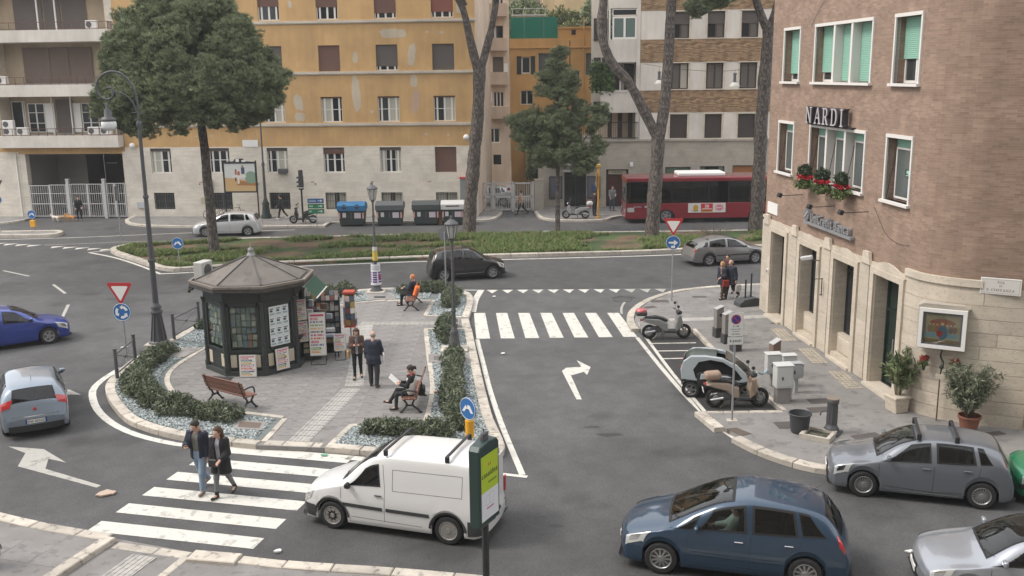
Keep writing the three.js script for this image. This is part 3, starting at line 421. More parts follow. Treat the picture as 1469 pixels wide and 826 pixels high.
{// building with deep balconies over a gated passage
const b=thing('balcony_building','ochre block with long white balconies above a fenced dark car passage','building',Y0,YT),x0=-11;
wall('base_wall',x0,-7.55,0,4.7,[],0.5,mTrav,b);mesh('pillar',bx(-7.55,-7.1,0,4.55,-0.5,-0.02),mTrav,b);mesh('pillar',bx(0.06,0.295,0,4.7,-2,-0.02),mTrav,b);
mesh('lintel',bx(x0,0.29,4.56,5.05,-1.4,-0.04),mOchre,b);mesh('passage_ceiling',bx(-7.55,0.06,4.5,4.555,-12,-0.5),mInside,b);mesh('passage_wall',[bx(-7.75,-7.56,0,4.5,-12,-0.51),bx(0.07,0.25,0,4.5,-12,-2.01),bx(-7.55,0.06,0,4.5,-12.2,-12.0),bx(-7.5,-5.2,0,4.5,-5,-4.8)],mInside,b);mesh('passage_floor',bx(-7.55,0.06,0.002,0.03,-12,-0.3),mConc,b);mesh('notice_board',bx(-2.1,-1.2,3.2,4.0,-7,-6.95),mat([0.25,0.09,0.06],0.8),b);mesh('passage_lamp',bx(-4.3,-3.5,3.35,3.42,-6.2,-6.1),mat([0.6,0.6,0.58],0.5),b);
mesh('drainpipe',[cyl(0.05,0.05,4.6,-7.75,2.3,0.06,8)],mWhiteFrame,b);
const floors=[[5.05,5.85],[8.55,9.35],[12.2,13.0]];
floors.forEach(([h0,h1],k)=>{
const top=k<2?floors[k+1][0]:15.6;
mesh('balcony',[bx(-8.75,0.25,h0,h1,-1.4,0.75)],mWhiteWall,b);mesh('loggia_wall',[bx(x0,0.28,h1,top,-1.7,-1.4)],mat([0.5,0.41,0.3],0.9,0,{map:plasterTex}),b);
mesh('pier',bx(-0.25,0.28,h1,top,-1.4,-0.03),mStoneTrim,b);mesh('pier',bx(-8.95,-8.6,h1,top,-1.4,-0.03),mStoneTrim,b);mesh('end_wall',[bx(x0,-8.95,h1,top,-0.5,-0.03)],k===0?mat([0.75,0.4,0.05],0.9):mOchre,b);
const rl=[bx(-8.7,0.2,h1+0.48,h1+0.52,0.6,0.64),bx(-8.7,0.2,h1+0.06,h1+0.09,0.6,0.64)];for(let i=0;i<=14;i++)rl.push(bx(-8.7+i*8.9/14-0.015,-8.7+i*8.9/14+0.015,h1,h1+0.5,0.605,0.635));for(const e of[-8.7,0.2]){rl.push(bx(e-0.02,e+0.02,h1+0.48,h1+0.52,-0.5,0.6));for(let i=0;i<6;i++)rl.push(bx(e-0.015,e+0.015,h1,h1+0.5,i*0.12-0.1,i*0.12-0.07));}mesh('railing',rl,mRail,b);
const ac=(u,z=0.2,hh=0)=>mesh('air_conditioner',[rbox(0.8,0.55,0.3,0.03,u,h1+0.32+hh,z)],mWhiteFrame,b)&&mesh('fan_grille',[cyl(0.2,0.2,0.02,u-0.14,h1+0.32+hh,z+0.152,18,Math.PI/2)],mIronGrey,b);
if(k===0){
for(const u of[-6.6,-2.6]){win(b,u-0.7,u+0.55,6.0,8.05,{z:-1.36,vb:[0.5],hb:[0.32,0.68]});mesh('white_shutter_panel',bx(u<-5?u+0.6:u-1.35,u<-5?u+1.3:u-0.75,6.0,8.05,-1.36,-1.3),mWhite,b);}
shutter(b,-5.1,-3.9,5.95,8.3,mShutGrey,-1.2);for(const u of[-5.2,-3.8])mesh('post',bx(u-0.04,u+0.04,5.85,8.5,-0.9,-0.82),mWhiteFrame,b);win(b,-8.5,-7.5,6.0,8.2,{z:-1.36,vb:[0.85]});
ac(-7.9,0.2,0.5);ac(-7.9);ac(-6.9);ac(-1.7);ac(-0.8);
}else if(k===1){for(const[a,e]of[[-7.2,-5.2],[-5.2,-3.8],[-3.8,-2.1]])shutter(b,a+0.01,e,9.4,11.9,mat([0.17,0.125,0.1],0.8),-1.3);ac(-8.0);}
else{for(const[a,e]of[[-7.5,-5.4],[-5.3,-4.1],[-4,-2.2]])shutter(b,a+0.01,e,13.05,15.5,mShutGrey,-1.3);for(const u of[-5.35,-4.05])mesh('post',bx(u-0.04,u+0.04,13,15.6,-0.6,-0.52),mWhiteFrame,b);ac(-1.1);}
});
mesh('wall',bx(x0,0.28,15.6,22,-0.6,-0.03),mOchre,b);mesh('back_block',bx(x0,0.1,4.6,22,-12,-1.75),mOchre,b);
}
{// passage gate
const g=thing('passage_gate','tall grey bar fence with double gate closing the car passage','gate',Y0,YT),H=2.5;
const leaf=(name,a,e,h)=>{const f=[bx(a,e,h-0.05,h,-0.02,0.02),bx(a,e,0.12,0.17,-0.02,0.02),bx(a,e,1.0,1.06,-0.02,0.02),bx(a,e,1.75,1.79,-0.02,0.02),bx(a,a+0.07,0.1,h,-0.03,0.03),bx(e-0.07,e,0.1,h,-0.03,0.03)];const m=mesh(name,f,mGateGrey,g);const n=Math.round((e-a)/0.16),bg=ready(cyl(0.018,0.018,h-0.15,0,h/2+0.05,0,6));for(let i=1;i<n;i++){const q=mesh('bar',bg,mGateGrey,m);q.position.x=lerp(a,e,i/n);}};
leaf('fence_panel',-7.05,-5.55,2.35);leaf('fence_panel',-5.55,-4.3+0.2-0.2,2.4);leaf('gate_leaf',-4.05,-2.75,2.45);leaf('gate_leaf',-2.75,-1.95+0.3,2.45);leaf('fence_panel',-1.35,-0.75,2.5);leaf('fence_panel',-0.75,0.04,2.5);
for(const u of[-4.17,-1.5])mesh('gate_post',[bx(u-0.1,u+0.1,0,2.72,-0.1,0.1),bx(u-0.12,u+0.12,2.72,2.8,-0.12,0.12)],mGateGrey,g);
}
{// block of white plaster and brick bands above shops
const b=thing('brick_banded_building','white apartment block with brown brick bands above grey stone shops','building',[5,0,-71.2],YT);
const C=[[6.45,7.67],[8.9,10.1],[11.23,12.43]],E=17,op=(h0,h1)=>C.map(c=>[...c,h0,h1]);
wall('base_wall',-3.0,E,0,4.85,[[-1.1,0.5,0.1,2.75],[1.95,3.55,0.1,2.85],[6.2,8.0,0.9,3.0],[8.68,10.4,0.9,3.05],[10.98,12.7,0.9,3.1]],0.4,mTravGrey,b);
mesh('string_course',[bx(4.2,E,4.85,5.0,-0.4,0.1)],mTravGrey,b);mesh('terrace_slab',[bx(-2.1,4.2,4.85,5.0,-6,0.12)],mTravGrey,b);
wall('wall',4.3,E,5.0,6.88,op(5.05,6.75),0.4,mWhiteWall,b);wall('brick_band',4.3,E,6.88,8.43,[],0.42,mBandBrick,b,0.02);wall('wall',4.3,E,8.43,10.36,op(8.5,10.3),0.4,mWhiteWall,b);wall('brick_band',4.3,E,10.36,11.94,[],0.42,mBandBrick,b,0.02);wall('wall',4.3,E,11.94,13.9,op(12,13.8),0.4,mWhiteWall,b);wall('brick_band',4.3,E,13.9,15.5,[],0.42,mBandBrick,b,0.02);wall('wall',4.3,E,15.5,22,[],0.4,mWhiteWall,b);
C.forEach(([a,e],i)=>{
const trim=(h0,h1)=>mesh('window_surround',[bx(a-0.12,a,h0,h1,-0.02,0.035),bx(e,e+0.12,h0,h1,-0.02,0.035),bx(a-0.16,e+0.16,h1,h1+0.07,-0.02,0.06),bx(a-0.14,e+0.14,h0-0.06,h0,-0.02,0.07)],mStoneTrim,b);
const w=(h0,h1,sh,cur)=>{trim(h0,h1);win(b,a,e,h0,h1,{z:-0.22,fm:mat([0.06,0.035,0.025],0.6),f:0.08,bw:0.06,sh,sm:mShutGrey,cur});};
trim(5.05,6.75);shutter(b,a,e,5.05,6.75,mat([0.062,0.048,0.042],0.75));w(8.5,10.3,undefined,[[0.1,0.46,mCurtainDim],[0.56,0.92,i?mCurtainDim:mCurtain]]);w(12,13.8,12.95,[[0.55,0.9,mCurtainDim]]);
});
// canted bay on the corner, with glazed veranda and balcony above the terrace
const bay=thing('corner_bay','white canted corner bay with glazed veranda and ivy balcony above the terrace','building',[5,0,-71.2],YT);
mesh('bay_wall',[bx(2.05,4.25,10.4,12.0,-3,-0.05),bx(2.05,4.25,14.1,22,-3,-0.05),bx(4.0,4.28,5,22,-3,-0.02),bx(2.0,4.0,6.9,8.45,-3,-0.05)],mWhiteWall,bay);
mesh('side_wall',[extrude([[0.85,-4.6],[2.0,-0.9],[2.0,-4.6]],17,0,[],0,5,0,-Math.PI/2,0,0).scale(1,1,-1).translate(0,0,-5.5-0.0)],mWhiteWall,bay);
mesh('side_wall',[bx(0.8,2.02,5,22,-4.8,-3.02)],mWhiteWall,bay);
for(const[h0,h1]of[[9.0,10.8],[12.0,13.6],[6,7.6]])mesh('louvred_shutter',[bx(0.98,1.5,h0,h1,-3.02,-2.95),bx(1.6,1.95,h0,h1,-3.02,-2.95)],mat([0.05,0.042,0.04],0.8),bay);
win(bay,2.3,4.0,12.0,13.55,{z:-0.1,vb:[0.5],f:0.13,bw:0.08,cur:[[0.1,0.44,mat([0.12,0.17,0.15],0.8)],[0.56,0.9,mat([0.12,0.17,0.15],0.8)]]});win(bay,2.3,4.0,13.6,14.05,{z:-0.1,vb:[],f:0.05});
mesh('veranda_side',[bx(2.06,2.16,12,14.1,-1.6,-0.06)],mWhiteFrame,bay);mesh('balcony_parapet',[bx(1.5,4.1,6.9,8.35,-1.2,0.25),bx(1.4,4.15,8.35,8.43,-1.25,0.3)],mWhiteWall,bay);mesh('balcony_back',bx(2,4.0,8.45,10.4,-1.6,-1.4),mWhiteWall,bay);for(const u of[2.3,3.2])mesh('balcony_door',slats(u,u+0.7,8.5,10.3,-1.36,0.09),mat([0.06,0.045,0.04],0.75),bay);mesh('awning',bx(1.2,3.9,10.32,10.4,-1.4,0.35),mShutGrey,bay);mesh('post',[bx(2.85,2.93,8.43,10.3,-0.3,-0.22)],mWhiteFrame,bay);
mesh('terrace_wall',[bx(1.0,4.2,5,6.9,-2.6,-2.3)],mPink,bay);for(const u of[2.2,2.95,3.7])mesh('terrace_door',slats(u-0.16,u+0.16,5,6.8,-2.28,0.09),mat([0.07,0.05,0.042],0.75),bay);
const rl=[bx(-2.0,4.2,6.18,6.23,0.02,0.06),bx(-2.0,4.2,5.1,5.14,0.02,0.06)];for(let i=0;i<=46;i++)rl.push(bx(-2+i*6.2/46-0.01,-2+i*6.2/46+0.01,5.0,6.2,0.03,0.05));mesh('terrace_railing',rl,mIron,bay);
// shop fronts
const sm=mat([0.035,0.03,0.028],0.5);
const door=(name,a,e,h,m)=>{const s=mesh(name,[bx(a,e,0.12,h,-0.36,-0.3)],m,b);mesh('door_frame',[bx(a,a+0.06,0.12,h,-0.3,-0.2),bx(e-0.06,e,0.12,h,-0.3,-0.2),bx((a+e)/2-0.03,(a+e)/2+0.03,0.12,h-0.4,-0.3,-0.22),bx(a,e,h-0.42,h-0.36,-0.3,-0.2)],sm,s);return s;};
door('shop_door',-1.1,0.5,2.75,mGlass);door('shop_door',1.95,3.55,2.85,mat([0.07,0.025,0.018],0.3));
for(const[a,e,h0,h1]of[[6.2,8,0.9,3],[8.68,10.4,0.9,3.05],[10.98,12.7,0.9,3.1]])win(b,a,e,h0,h1,{z:-0.25,f:0.06,vb:a>10?[0.5]:[],fm:sm,gm:mGlassDim,cur:a>10?null:a>8?[[0.03,0.2,mat([0.16,0.24,0.2],0.9)],[0.78,0.97,mat([0.3,0.36,0.31],0.9)]]:null});mesh('green_blind',slats(6.26,7.94,2.55,2.95,-0.2),mat([0.12,0.18,0.13],0.8),b);mesh('orange_valance',bx(11.04,12.64,2.55,3.02,-0.2,-0.17),mat([0.3,0.12,0.04],0.8),b);
for(const[u,h]of[[3.75,3.2],[5.8,2.95]])mesh('wall_siren',[rbox(0.22,0.3,0.2,0.03,u,h,0.1)],mWhite,b);
mesh('canopy',[bx(-2.0,1.3,3.18,3.3,0,0.5),bx(-1.2,0.55,2.7,2.85,0,0.4)],mat([0.32,0.31,0.3],0.7),b);
for(const u of[-1.7,1.05]){mesh('showcase',[rbox(0.95,1.65,0.12,0.02,u,1.55,0.06)],mat([0.05,0.055,0.06],0.5),b);print('showcase_print',0.78,1.4,(g,w,h)=>{g.fillStyle='#5b5d63';g.fillRect(0,0,w,h);g.fillStyle='#3e567d';g.fillRect(w*0.3,h*0.35,w*0.3,h*0.4);g.fillStyle='#8d8f92';g.fillRect(w*0.6,h*0.2,w*0.25,h*0.2);},b,[u,1.55,0.124]);}
print('shop_sign',1.3,0.28,(g,w,h)=>{g.fillStyle='#a9a18d';g.fillRect(0,0,w,h);g.fillStyle='#4a4436';g.font=`bold ${h * 0.6}px serif`;g.textAlign='center';g.fillText('CHEMISE',w/2,h*0.72);},b,[2.75,2.62,-0.19]);
print('illuminated_sign',0.95,0.62,(g,w,h)=>{g.fillStyle='#b9c2bd';g.fillRect(0,0,w,h);g.fillStyle='#2f6b4a';g.beginPath();g.moveTo(w*0.12,h*0.45);g.lineTo(w*0.35,h*0.15);g.lineTo(w*0.5,h*0.4);g.lineTo(w*0.8,h*0.3);g.lineTo(w*0.88,h*0.5);g.fill();g.fillRect(w*0.1,h*0.55,w*0.8,h*0.1);g.fillRect(w*0.25,h*0.72,w*0.5,h*0.1);},b,[-1.45,3.75,0.33]);mesh('sign_case',rbox(1.05,0.72,0.2,0.03,-1.45,3.75,0.22),mWhite,b);
mesh('side_flank',[bx(-3.0,-2.8,0,4.84,-9,-0.4)],mWhiteWall,b);mesh('back_block',bx(4.3,E,0,22,-8,-1),mWhiteWall,b);mesh('roof_slab',bx(-2.8,4.3,4.6,4.84,-8.9,-0.4),mConc,b);
}
{// pink block with little balconies
const b=thing('pink_building','narrow pink apartment block with small balconies behind the grey gate','building',[0,0,-78]);
wall('wall',-6,0.02,0,22,[[-1.45,-0.45,12.0,13.35],[-1.3,-0.45,9.5,11.0],[-1.28,-0.45,7.0,8.35],[-2.2,-0.78,4.35,5.55],[-2.35,-1.9,2.65,3.45],[-1.35,-0.73,2.65,3.45],[-1.3,-0.45,14.6,16]],0.4,mPink,b);mesh('side_wall',bx(-0.17,0.02,0,22,-10,-0.4),mPink,b);
win(b,-1.45,-0.45,12,13.35,{vb:[0.5],fm:mShutGrey,cur:[[0.3,0.5,mWhite]]});shutter(b,-1.3,-0.45,9.5,11,mShutGrey);win(b,-1.28,-0.45,7,8.35,{vb:[0.33,0.66]});win(b,-2.2,-0.78,4.35,5.55,{vb:[0.33,0.66],f:0.1});for(const[a,e]of[[-2.35,-1.9],[-1.35,-0.73]])win(b,a,e,2.65,3.45,{vb:[],fm:mIron,f:0.03});
for(const h of[11.45,8.9,6.3,14.0])mesh('balcony',[bx(-1.65,-0.13,h,h+0.95,-0.1,0.95)],mat([0.64,0.5,0.39],0.9,0,{map:plasterTex}),b);
mesh('air_conditioner',[rbox(0.75,0.5,0.3,0.03,-1.62,12.6,0.3)],mWhiteFrame,b);mesh('fan_grille',cyl(0.18,0.18,0.02,-1.72,12.6,0.455,16,Math.PI/2),mIronGrey,b);mesh('meter_cupboard',bx(-0.42,-0.1,9.6,10.5,0,0.06),mWhite,b);mesh('meter_cupboard',bx(-1.65,-1.35,7.6,8.3,0,0.3),mWhiteFrame,b);mesh('entrance_niche',bx(-0.6,0.0,0.0,1.1,0.0,0.15),mPink,b);
}
{// orange house with green screened roof terrace
const b=thing('orange_house','orange house with dark shutters and a green screened roof terrace','building',[0,0,-82]);
wall('wall',0.05,7.6,0,12.5,[[1.0,1.75,9.7,11.05],[2.35,4.45,9.3,11.35],[5.15,5.8,8.7,9.9],[6.25,7.1,9.5,11.3],[0.9,1.95,7.2,8.35],[5.05,5.7,6.1,7.2]],0.4,mOrange,b);mesh('cornice',[bx(0.05,7.65,11.72,11.84,-0.3,0.14)],mat([0.68,0.4,0.17],0.9),b);
win(b,1.0,1.75,9.7,11.05,{vb:[],f:0.1});for(const[a,e]of[[0.62,0.98],[1.77,2.12]])mesh('louvred_shutter',slats(a,e,9.65,11.1,0.05,0.09),mat([0.035,0.04,0.038],0.8),b);win(b,2.35,4.45,9.3,11.35,{vb:[],f:0.05,gm:mat([0.09,0.095,0.08],0.4)});win(b,5.15,5.8,8.7,9.9,{vb:[0.5]});win(b,6.25,7.1,9.5,11.3,{vb:[],f:0.04,gm:mat([0.12,0.12,0.1],0.4)});win(b,0.9,1.95,7.2,8.35,{vb:[0.5]});win(b,5.05,5.7,6.1,7.2,{vb:[0.5]});
mesh('drainpipe',[cyl(0.04,0.04,4,4.95,10.3,0.06,6)],mShutGrey,b);mesh('drainpipe',[cyl(0.05,0.05,9,6.1,9.6,0.08,6)],mOrange,b);mesh('roof_box',[bx(4.05,7.2,12.5,13.25,-2,-0.3),bx(4,7.3,13.25,13.4,-2.1,-0.2)],mat([0.6,0.34,0.12],0.9),b);mesh('vent_grille',slats(5.1,5.45,12.75,13.15,-0.28,0.08),mIron,b);
for(const[a,e]of[[0.15,1.25],[1.27,2.85],[2.87,3.98]])mesh('green_screen',[bx(a,e,12.5,14.2,-0.5,-0.46)],mat([0.015,0.19,0.13],0.85),b);
mesh('terrace_railing',[bx(0.2,3.1,14.95,15.0,-2,-1.96),bx(0.2,3.1,14.4,14.5,-2,-1.9),...[0.3,1.2,2.1,3].map(u=>bx(u,u+0.04,14.3,15.0,-2,-1.96))],mWhiteFrame,b);mesh('flat_roof',bx(0.05,7.6,12.35,12.48,-9,-0.4),mConc,b);mesh('lower_terrace',bx(0.2,3.1,12.5,14.4,-4,-2.02),mPink,b);
mesh('low_annex',[bx(1.2,2.9,0,3.6,0.05,3)],mBeige,b);mesh('satellite_dish',[T(new THREE.SphereGeometry(0.5,16,6,0,6.3,0,0.9),0.75,5.0,0.5,Math.PI*0.5,0,0.3)],mGateGrey,b);
}
{const b=thing('beige_house','beige house wall seen above the roof terrace among treetops','building',[0,0,-104]);mesh('wall',bx(3.5,8.5,0,24,-4,0),mat([0.62,0.47,0.27],0.9,0,{map:plasterTex}),b);mesh('wall',bx(8.7,30,0,22,-4,0),mOchre,b);}
{const b=thing('distant_house','dull pinkish house far behind the green roof screen','building',[0,0,-112]);mesh('wall',bx(-6,5.5,0,26,-6,0),mat([0.36,0.3,0.24],0.9,0,{map:plasterTex}),b);for(const u of[-1.5,1,3.5])win(b,u,u+1.1,17,18.8,{z:0.06});}
{// gate of the side lane
const g=thing('lane_gate','pale grey barred lane gate hung between stone walls','gate',[0,0,-70]);
const leaf=(a,e)=>{const m=mesh('gate_leaf',[bx(a,e,2.0,2.08,-0.03,0.03),bx(a,e,1.0,1.12,-0.03,0.03),bx(a,e,0.1,0.2,-0.03,0.03),bx(a,a+0.08,0.05,2.1,-0.03,0.03),bx(e-0.08,e,0.05,2.1,-0.03,0.03)],mGateGrey,g),bg=ready(cyl(0.02,0.02,1.9,0,1.05,0,6)),n=Math.round((e-a)/0.13);for(let i=1;i<n;i++){const q=mesh('bar',bg,mGateGrey,m);q.position.x=lerp(a,e,i/n);}};
leaf(-1.98,-1.34);leaf(-1.22,0.08);leaf(0.2,1.52);for(const u of[-1.28,0.14,1.6])mesh('gate_post',bx(u-0.06,u+0.06,0,2.15,-0.06,0.06),mGateGrey,g);
print('no_parking_plate',0.36,0.5,(c,w,h)=>{c.fillStyle='#d8d8d4';c.fillRect(0,0,w,h);c.strokeStyle='#b03038';c.fillStyle='#3a4d86';c.lineWidth=w*0.1;c.beginPath();c.arc(w/2,h*0.55,w*0.28,0,7);c.fill();c.stroke();c.beginPath();c.moveTo(w*0.3,h*0.42);c.lineTo(w*0.7,h*0.68);c.stroke();},g,[-0.15,1.65,0.05]);
const w=thing('lane_wall','low grey stone wall beside the lane gate','wall',[0,0,-70]);mesh('wall_block',[bx(1.7,2.35,0,2.3,-0.4,0.1)],mTravGrey,w);
}
// ---------------------------------------------------------------- bank building
const BA=-84.9*D,B0=[10.26,0,-39.08],bankArc=smoothLine(bankCurve,0.3);
{
const b=thing('bank_building','brick corner building with travertine ground floor and mint green roller blinds','building',B0,BA),L=11.83;
const ops=[[1.1,2.5,0,3.52],[4.05,5.6,0.3,3.52],[7.05,8.6,0.35,3.55],[10.0,11.6,0,3.62]];
wall('brick_wall',0,L,3.95,17,[[1.35,2.85,9.3,11.15],[4.3,8.63,9.3,11.15],[10.15,11.6,9.3,11.15],[1.2,2.65,5.92,7.75],[4.28,8.58,5.92,7.75],[10.1,11.55,5.92,7.75]],0.45,mBankBrick,b);
wall('stone_wall',0,L,0,3.95,ops,0.55,mTravBank[0],b,0.06);
// dressed blocks of the piers between the openings
const r=rng(501);
for(const[a,e]of[[0.02,0.78],[2.85,3.68],[5.98,6.68],[8.95,9.62]])for(let k=0;k<4;k++){const h0=0.14+k*0.93;mesh('stone_block',box(e-a-0.006,0.924,0.05,(a+e)/2,h0+0.465,0.075),mTravBank[Math.floor(r()*3)],b);}
ops.forEach(([a,e,h0,h1],i)=>{
mesh('stone_surround',[bx(a-0.26,a-0.02,0.1,h1+0.2,0.05,0.13),bx(e+0.02,e+0.26,0.1,h1+0.2,0.05,0.13),bx(a-0.02,e+0.02,h1+0.01,h1+0.2,0.05,0.13),extrude([[a-0.3,h1+0.2],...Array.from({length:9},(_,k)=>[lerp(a-0.3,e+0.3,k/8),h1+0.22+0.26*Math.sin(Math.PI*k/8)]),[e+0.3,h1+0.2]],0.06,0,[],0,0,0.05)],mTravBank[1],b);
mesh('keystone_block',extrude([[a-0.88,h1+0.22],[a-0.28,h1+0.22],[a-0.4,h1+0.6],[a-0.76,h1+0.6]],0.1,0.01,[],0,0,0.05),mStoneTrim,b);
mesh('step',bx(a-0.05,e+0.05,0,i % 3?0.2:0.2,-0.3,i % 3?0.2:0.28),mStoneTrim,b);
if(i % 3){mesh('stone_panel',[bx(a,e,0.3,1.0,-0.35,-0.16),rbox(e-a-0.3,0.5,0.05,0.02,(a+e)/2,0.64,-0.14)],mTravBank[0],b);win(b,a+0.02,e-0.02,1.0,h1,{z:-0.38,fm:mIron,vb:[],f:0.05,hb:[0.85]});}
else{const d=mesh('door',[bx(a,e,0.2,h1,-0.44,-0.4),...[a+0.03,(a+e)/2,e-0.03].map(u=>bx(u-0.035,u+0.035,0.2,h1,-0.4,-0.35)),bx(a,e,2.5,2.58,-0.4,-0.35)],i?mat([0.014,0.026,0.021],0.25):mGlass,b);mesh('door_handle',bx((a+e)/2-0.2,(a+e)/2-0.14,1.1,1.7,-0.34,-0.31),mSteel,d);}
});
mesh('coping',[bx(0,0.42,3.96,4.06,0,0.1)],mStoneTrim,b);mesh('access_panel',[rbox(0.6,1.0,0.02,0.005,6.4,0.95,0.11)],mTravBank[1],b);
// upstairs windows
const surround=(a,e,h0,h1,ms)=>{const g=[bx(a-0.085,a,h0,h1,-0.1,0.05),bx(e,e+0.085,h0,h1,-0.1,0.05),bx(a-0.085,e+0.085,h1,h1+0.1,-0.1,0.06),bx(a-0.14,e+0.14,h0-0.08,h0,-0.2,0.13)];for(const m of ms)g.push(bx(m-0.07,m+0.07,h0,h1,-0.3,0.045));mesh('window_surround',g,mat([0.66,0.635,0.6],0.7),b);};
const uw=(a,e,h0,h1,sh)=>win(b,a,e,h0,h1,{z:-0.32,vb:[0.5],f:0.08,sh,sm:mShutGreen,gm:mGlassDim});
surround(1.35,2.85,9.3,11.15,[]);uw(1.35,2.85,9.3,11.15,9.58);surround(4.3,8.63,9.3,11.15,[5.87,7.22]);uw(4.3,5.8,9.3,11.15,9.62);uw(5.94,7.15,9.3,11.15,9.34);uw(7.29,8.63,9.3,11.15,9.33);surround(10.15,11.6,9.3,11.15,[]);uw(10.15,11.6,9.3,11.15,9.98);
const tilt=(a,e)=>{// lower windows: pane swung out at the bottom, green blind rolled up
const h0=5.92,h1=7.75,w=mesh('window',[bx(a,a+0.05,h0,h1,-0.38,-0.3),bx(e-0.05,e,h0,h1,-0.38,-0.3),bx(a,e,h1-0.05,h1,-0.38,-0.3)],mWhiteFrame,b);
mesh('roller_shutter',slats(a+0.02,e-0.02,h1-0.28,h1-0.02,-0.28),mShutGreen,w);
const p=[bx(a+0.06,e-0.06,-1.5,-1.44,-0.02,0.02),bx(a+0.06,e-0.06,-0.06,0,-0.02,0.02),bx(a+0.06,a+0.12,-1.44,-0.06,-0.02,0.02),bx(e-0.12,e-0.06,-1.44,-0.06,-0.02,0.02)].map(g=>T(g,0,h1-0.28,-0.26,0.0));
mesh('sash',p,mWhiteFrame,w);mesh('pane',T(bx(a+0.12,e-0.12,-1.44,-0.06,-0.006,0.006),0,h1-0.28,-0.26),mat([0.1,0.115,0.11],0.04,0,{phys:true}),w);
mesh('stay',bar([a+0.04,h1-0.3,-0.27],[a+0.04,h0+0.06,-0.02],0.012),mIron,w);
print('shop_mark',0.34,0.22,(c,W,H)=>{c.fillStyle='#1c2f2c';c.fillRect(0,0,W,H);c.fillStyle='#a9d6c6';c.beginPath();c.arc(W*0.35,H*0.35,H*0.25,0,7);c.fill();c.beginPath();c.arc(W*0.6,H*0.4,H*0.28,0,7);c.fill();c.fillRect(W*0.1,H*0.72,W*0.8,H*0.14);},w,[(a+e)/2+0.1,6.75,-0.25],[0,0,0],64,0.3);
};
surround(1.2,2.65,5.92,7.75,[]);tilt(1.2,2.65);surround(4.28,8.58,5.92,7.75,[5.68,7.16]);tilt(4.28,5.6);tilt(5.76,7.08);tilt(7.24,8.58);surround(10.1,11.55,5.92,7.75,[]);tilt(10.1,11.55);
mesh('interior',[bx(0.3,11.6,4.1,17,-3,-0.75),bx(0.3,11.7,0.05,3.8,-3,-0.85)],mInside,b);mesh('end_wall',bx(0.02,0.3,0,17,-9,-0.6),mBankBrick,b);
mesh('blank_plaque',bx(0.28,1.38,4.18,4.62,0,0.03),mWhite,b);
for(const[u,h]of[[15,8.6],[15.2,6.4]])0;
// rounded corner: brick above, courses of rough travertine below
const inv=new THREE.Matrix4().makeRotationY(BA).setPosition(...B0).invert();
const band=(pts,h0,h1,off,t)=>{const A=offsetLine(pts,off),Z=offsetLine(pts,off-t),pos=[],uv=[];let s=0;const acc=pts.map((p,i)=>i?s +=Math.hypot(p[0]- pts[i-1][0],p[1]- pts[i-1][1]):0);const q=(a,c,d,e,ua,ub)=>{pos.push(...a,...c,...d,...a,...d,...e);uv.push(...ua,ub[0],ua[1],...ub,...ua,...ub,ua[0],ub[1]);};const n=pts.length;for(let i=0;i<n-1;i++){q([A[i][0],h0,A[i][1]],[A[i+1][0],h0,A[i+1][1]],[A[i+1][0],h1,A[i+1][1]],[A[i][0],h1,A[i][1]],[acc[i],h0],[acc[i+1],h1]);q([A[i][0],h1,A[i][1]],[A[i+1][0],h1,A[i+1][1]],[Z[i+1][0],h1,Z[i+1][1]],[Z[i][0],h1,Z[i][1]],[acc[i],0],[acc[i+1],t]);q([A[i+1][0],h0,A[i+1][1]],[A[i][0],h0,A[i][1]],[Z[i][0],h0,Z[i][1]],[Z[i+1][0],h0,Z[i+1][1]],[acc[i],0],[acc[i+1],t]);}for(const[i,f]of[[0,0],[n-1,1]]){const a=[A[i][0],h0,A[i][1]],c=[Z[i][0],h0,Z[i][1]],d=[Z[i][0],h1,Z[i][1]],e=[A[i][0],h1,A[i][1]];f?q(a,c,d,e,[0,h0],[t,h1]):q(c,a,e,d,[0,h0],[t,h1]);}const g=new THREE.BufferGeometry();g.setAttribute('position',new THREE.Float32BufferAttribute(pos,3));g.setAttribute('uv',new THREE.Float32BufferAttribute(uv,2));g.applyMatrix4(inv);g.computeVertexNormals();return g;};
const arc=bankArc;
mesh('brick_wall',band(arc,3.95,17,0,0.4),mBankBrick,b,true);
const arcAt=d=>{let i=1,l=0,s;while(i<arc.length-1&&(s=Math.hypot(arc[i][0]- arc[i-1][0],arc[i][1]- arc[i-1][1]))+ l<d){l +=s;i++;}s=Math.hypot(arc[i][0]- arc[i-1][0],arc[i][1]- arc[i-1][1]);const t=(d-l)/s;return[lerp(arc[i-1][0],arc[i][0],t),lerp(arc[i-1][1],arc[i][1],t)];};
const upto=(u0,u1)=>{const n=Math.max(2,Math.ceil((u1-u0)/0.15));return Array.from({length:n+1},(_,i)=>arcAt(lerp(u0,u1,i/n)));};
for(let k=0;k<10;k++){const h0=0.1+k*0.375;let a=0,end=3.62;const step=[[1.5],[2.4],[1.0,2.8],[1.9]][k % 4];for(const e of[...step,end]){const seg=upto(a+0.006,e-0.006);mesh('stone_block',band(seg,h0,h0+0.362,0.06+r()*0.012,0.3),mTravBank[Math.floor(r()*3)],b,true);a=e;}}
mesh('stone_wall',band(arc,0,3.95,0.045,0.3),mTravBank[2],b,true);
mesh('coping',band(upto(0,2.35),3.96,4.16,0.1,0.3),mStoneTrim,b,true);mesh('pilaster',band(upto(3.65,4.6),0.1,3.94,0.16,0.3),mTravBank[1],b,true);mesh('stone_surround',band(upto(5.2,7.5),0.1,3.94,0.14,0.3),mTravBank[1],b,true);
}
// the block the view is taken from: it stands across the near pavement and keeps sky light off what faces it
struct('facing_block',[bx(-45,40,0,26,1.2,14)],mTravGrey);
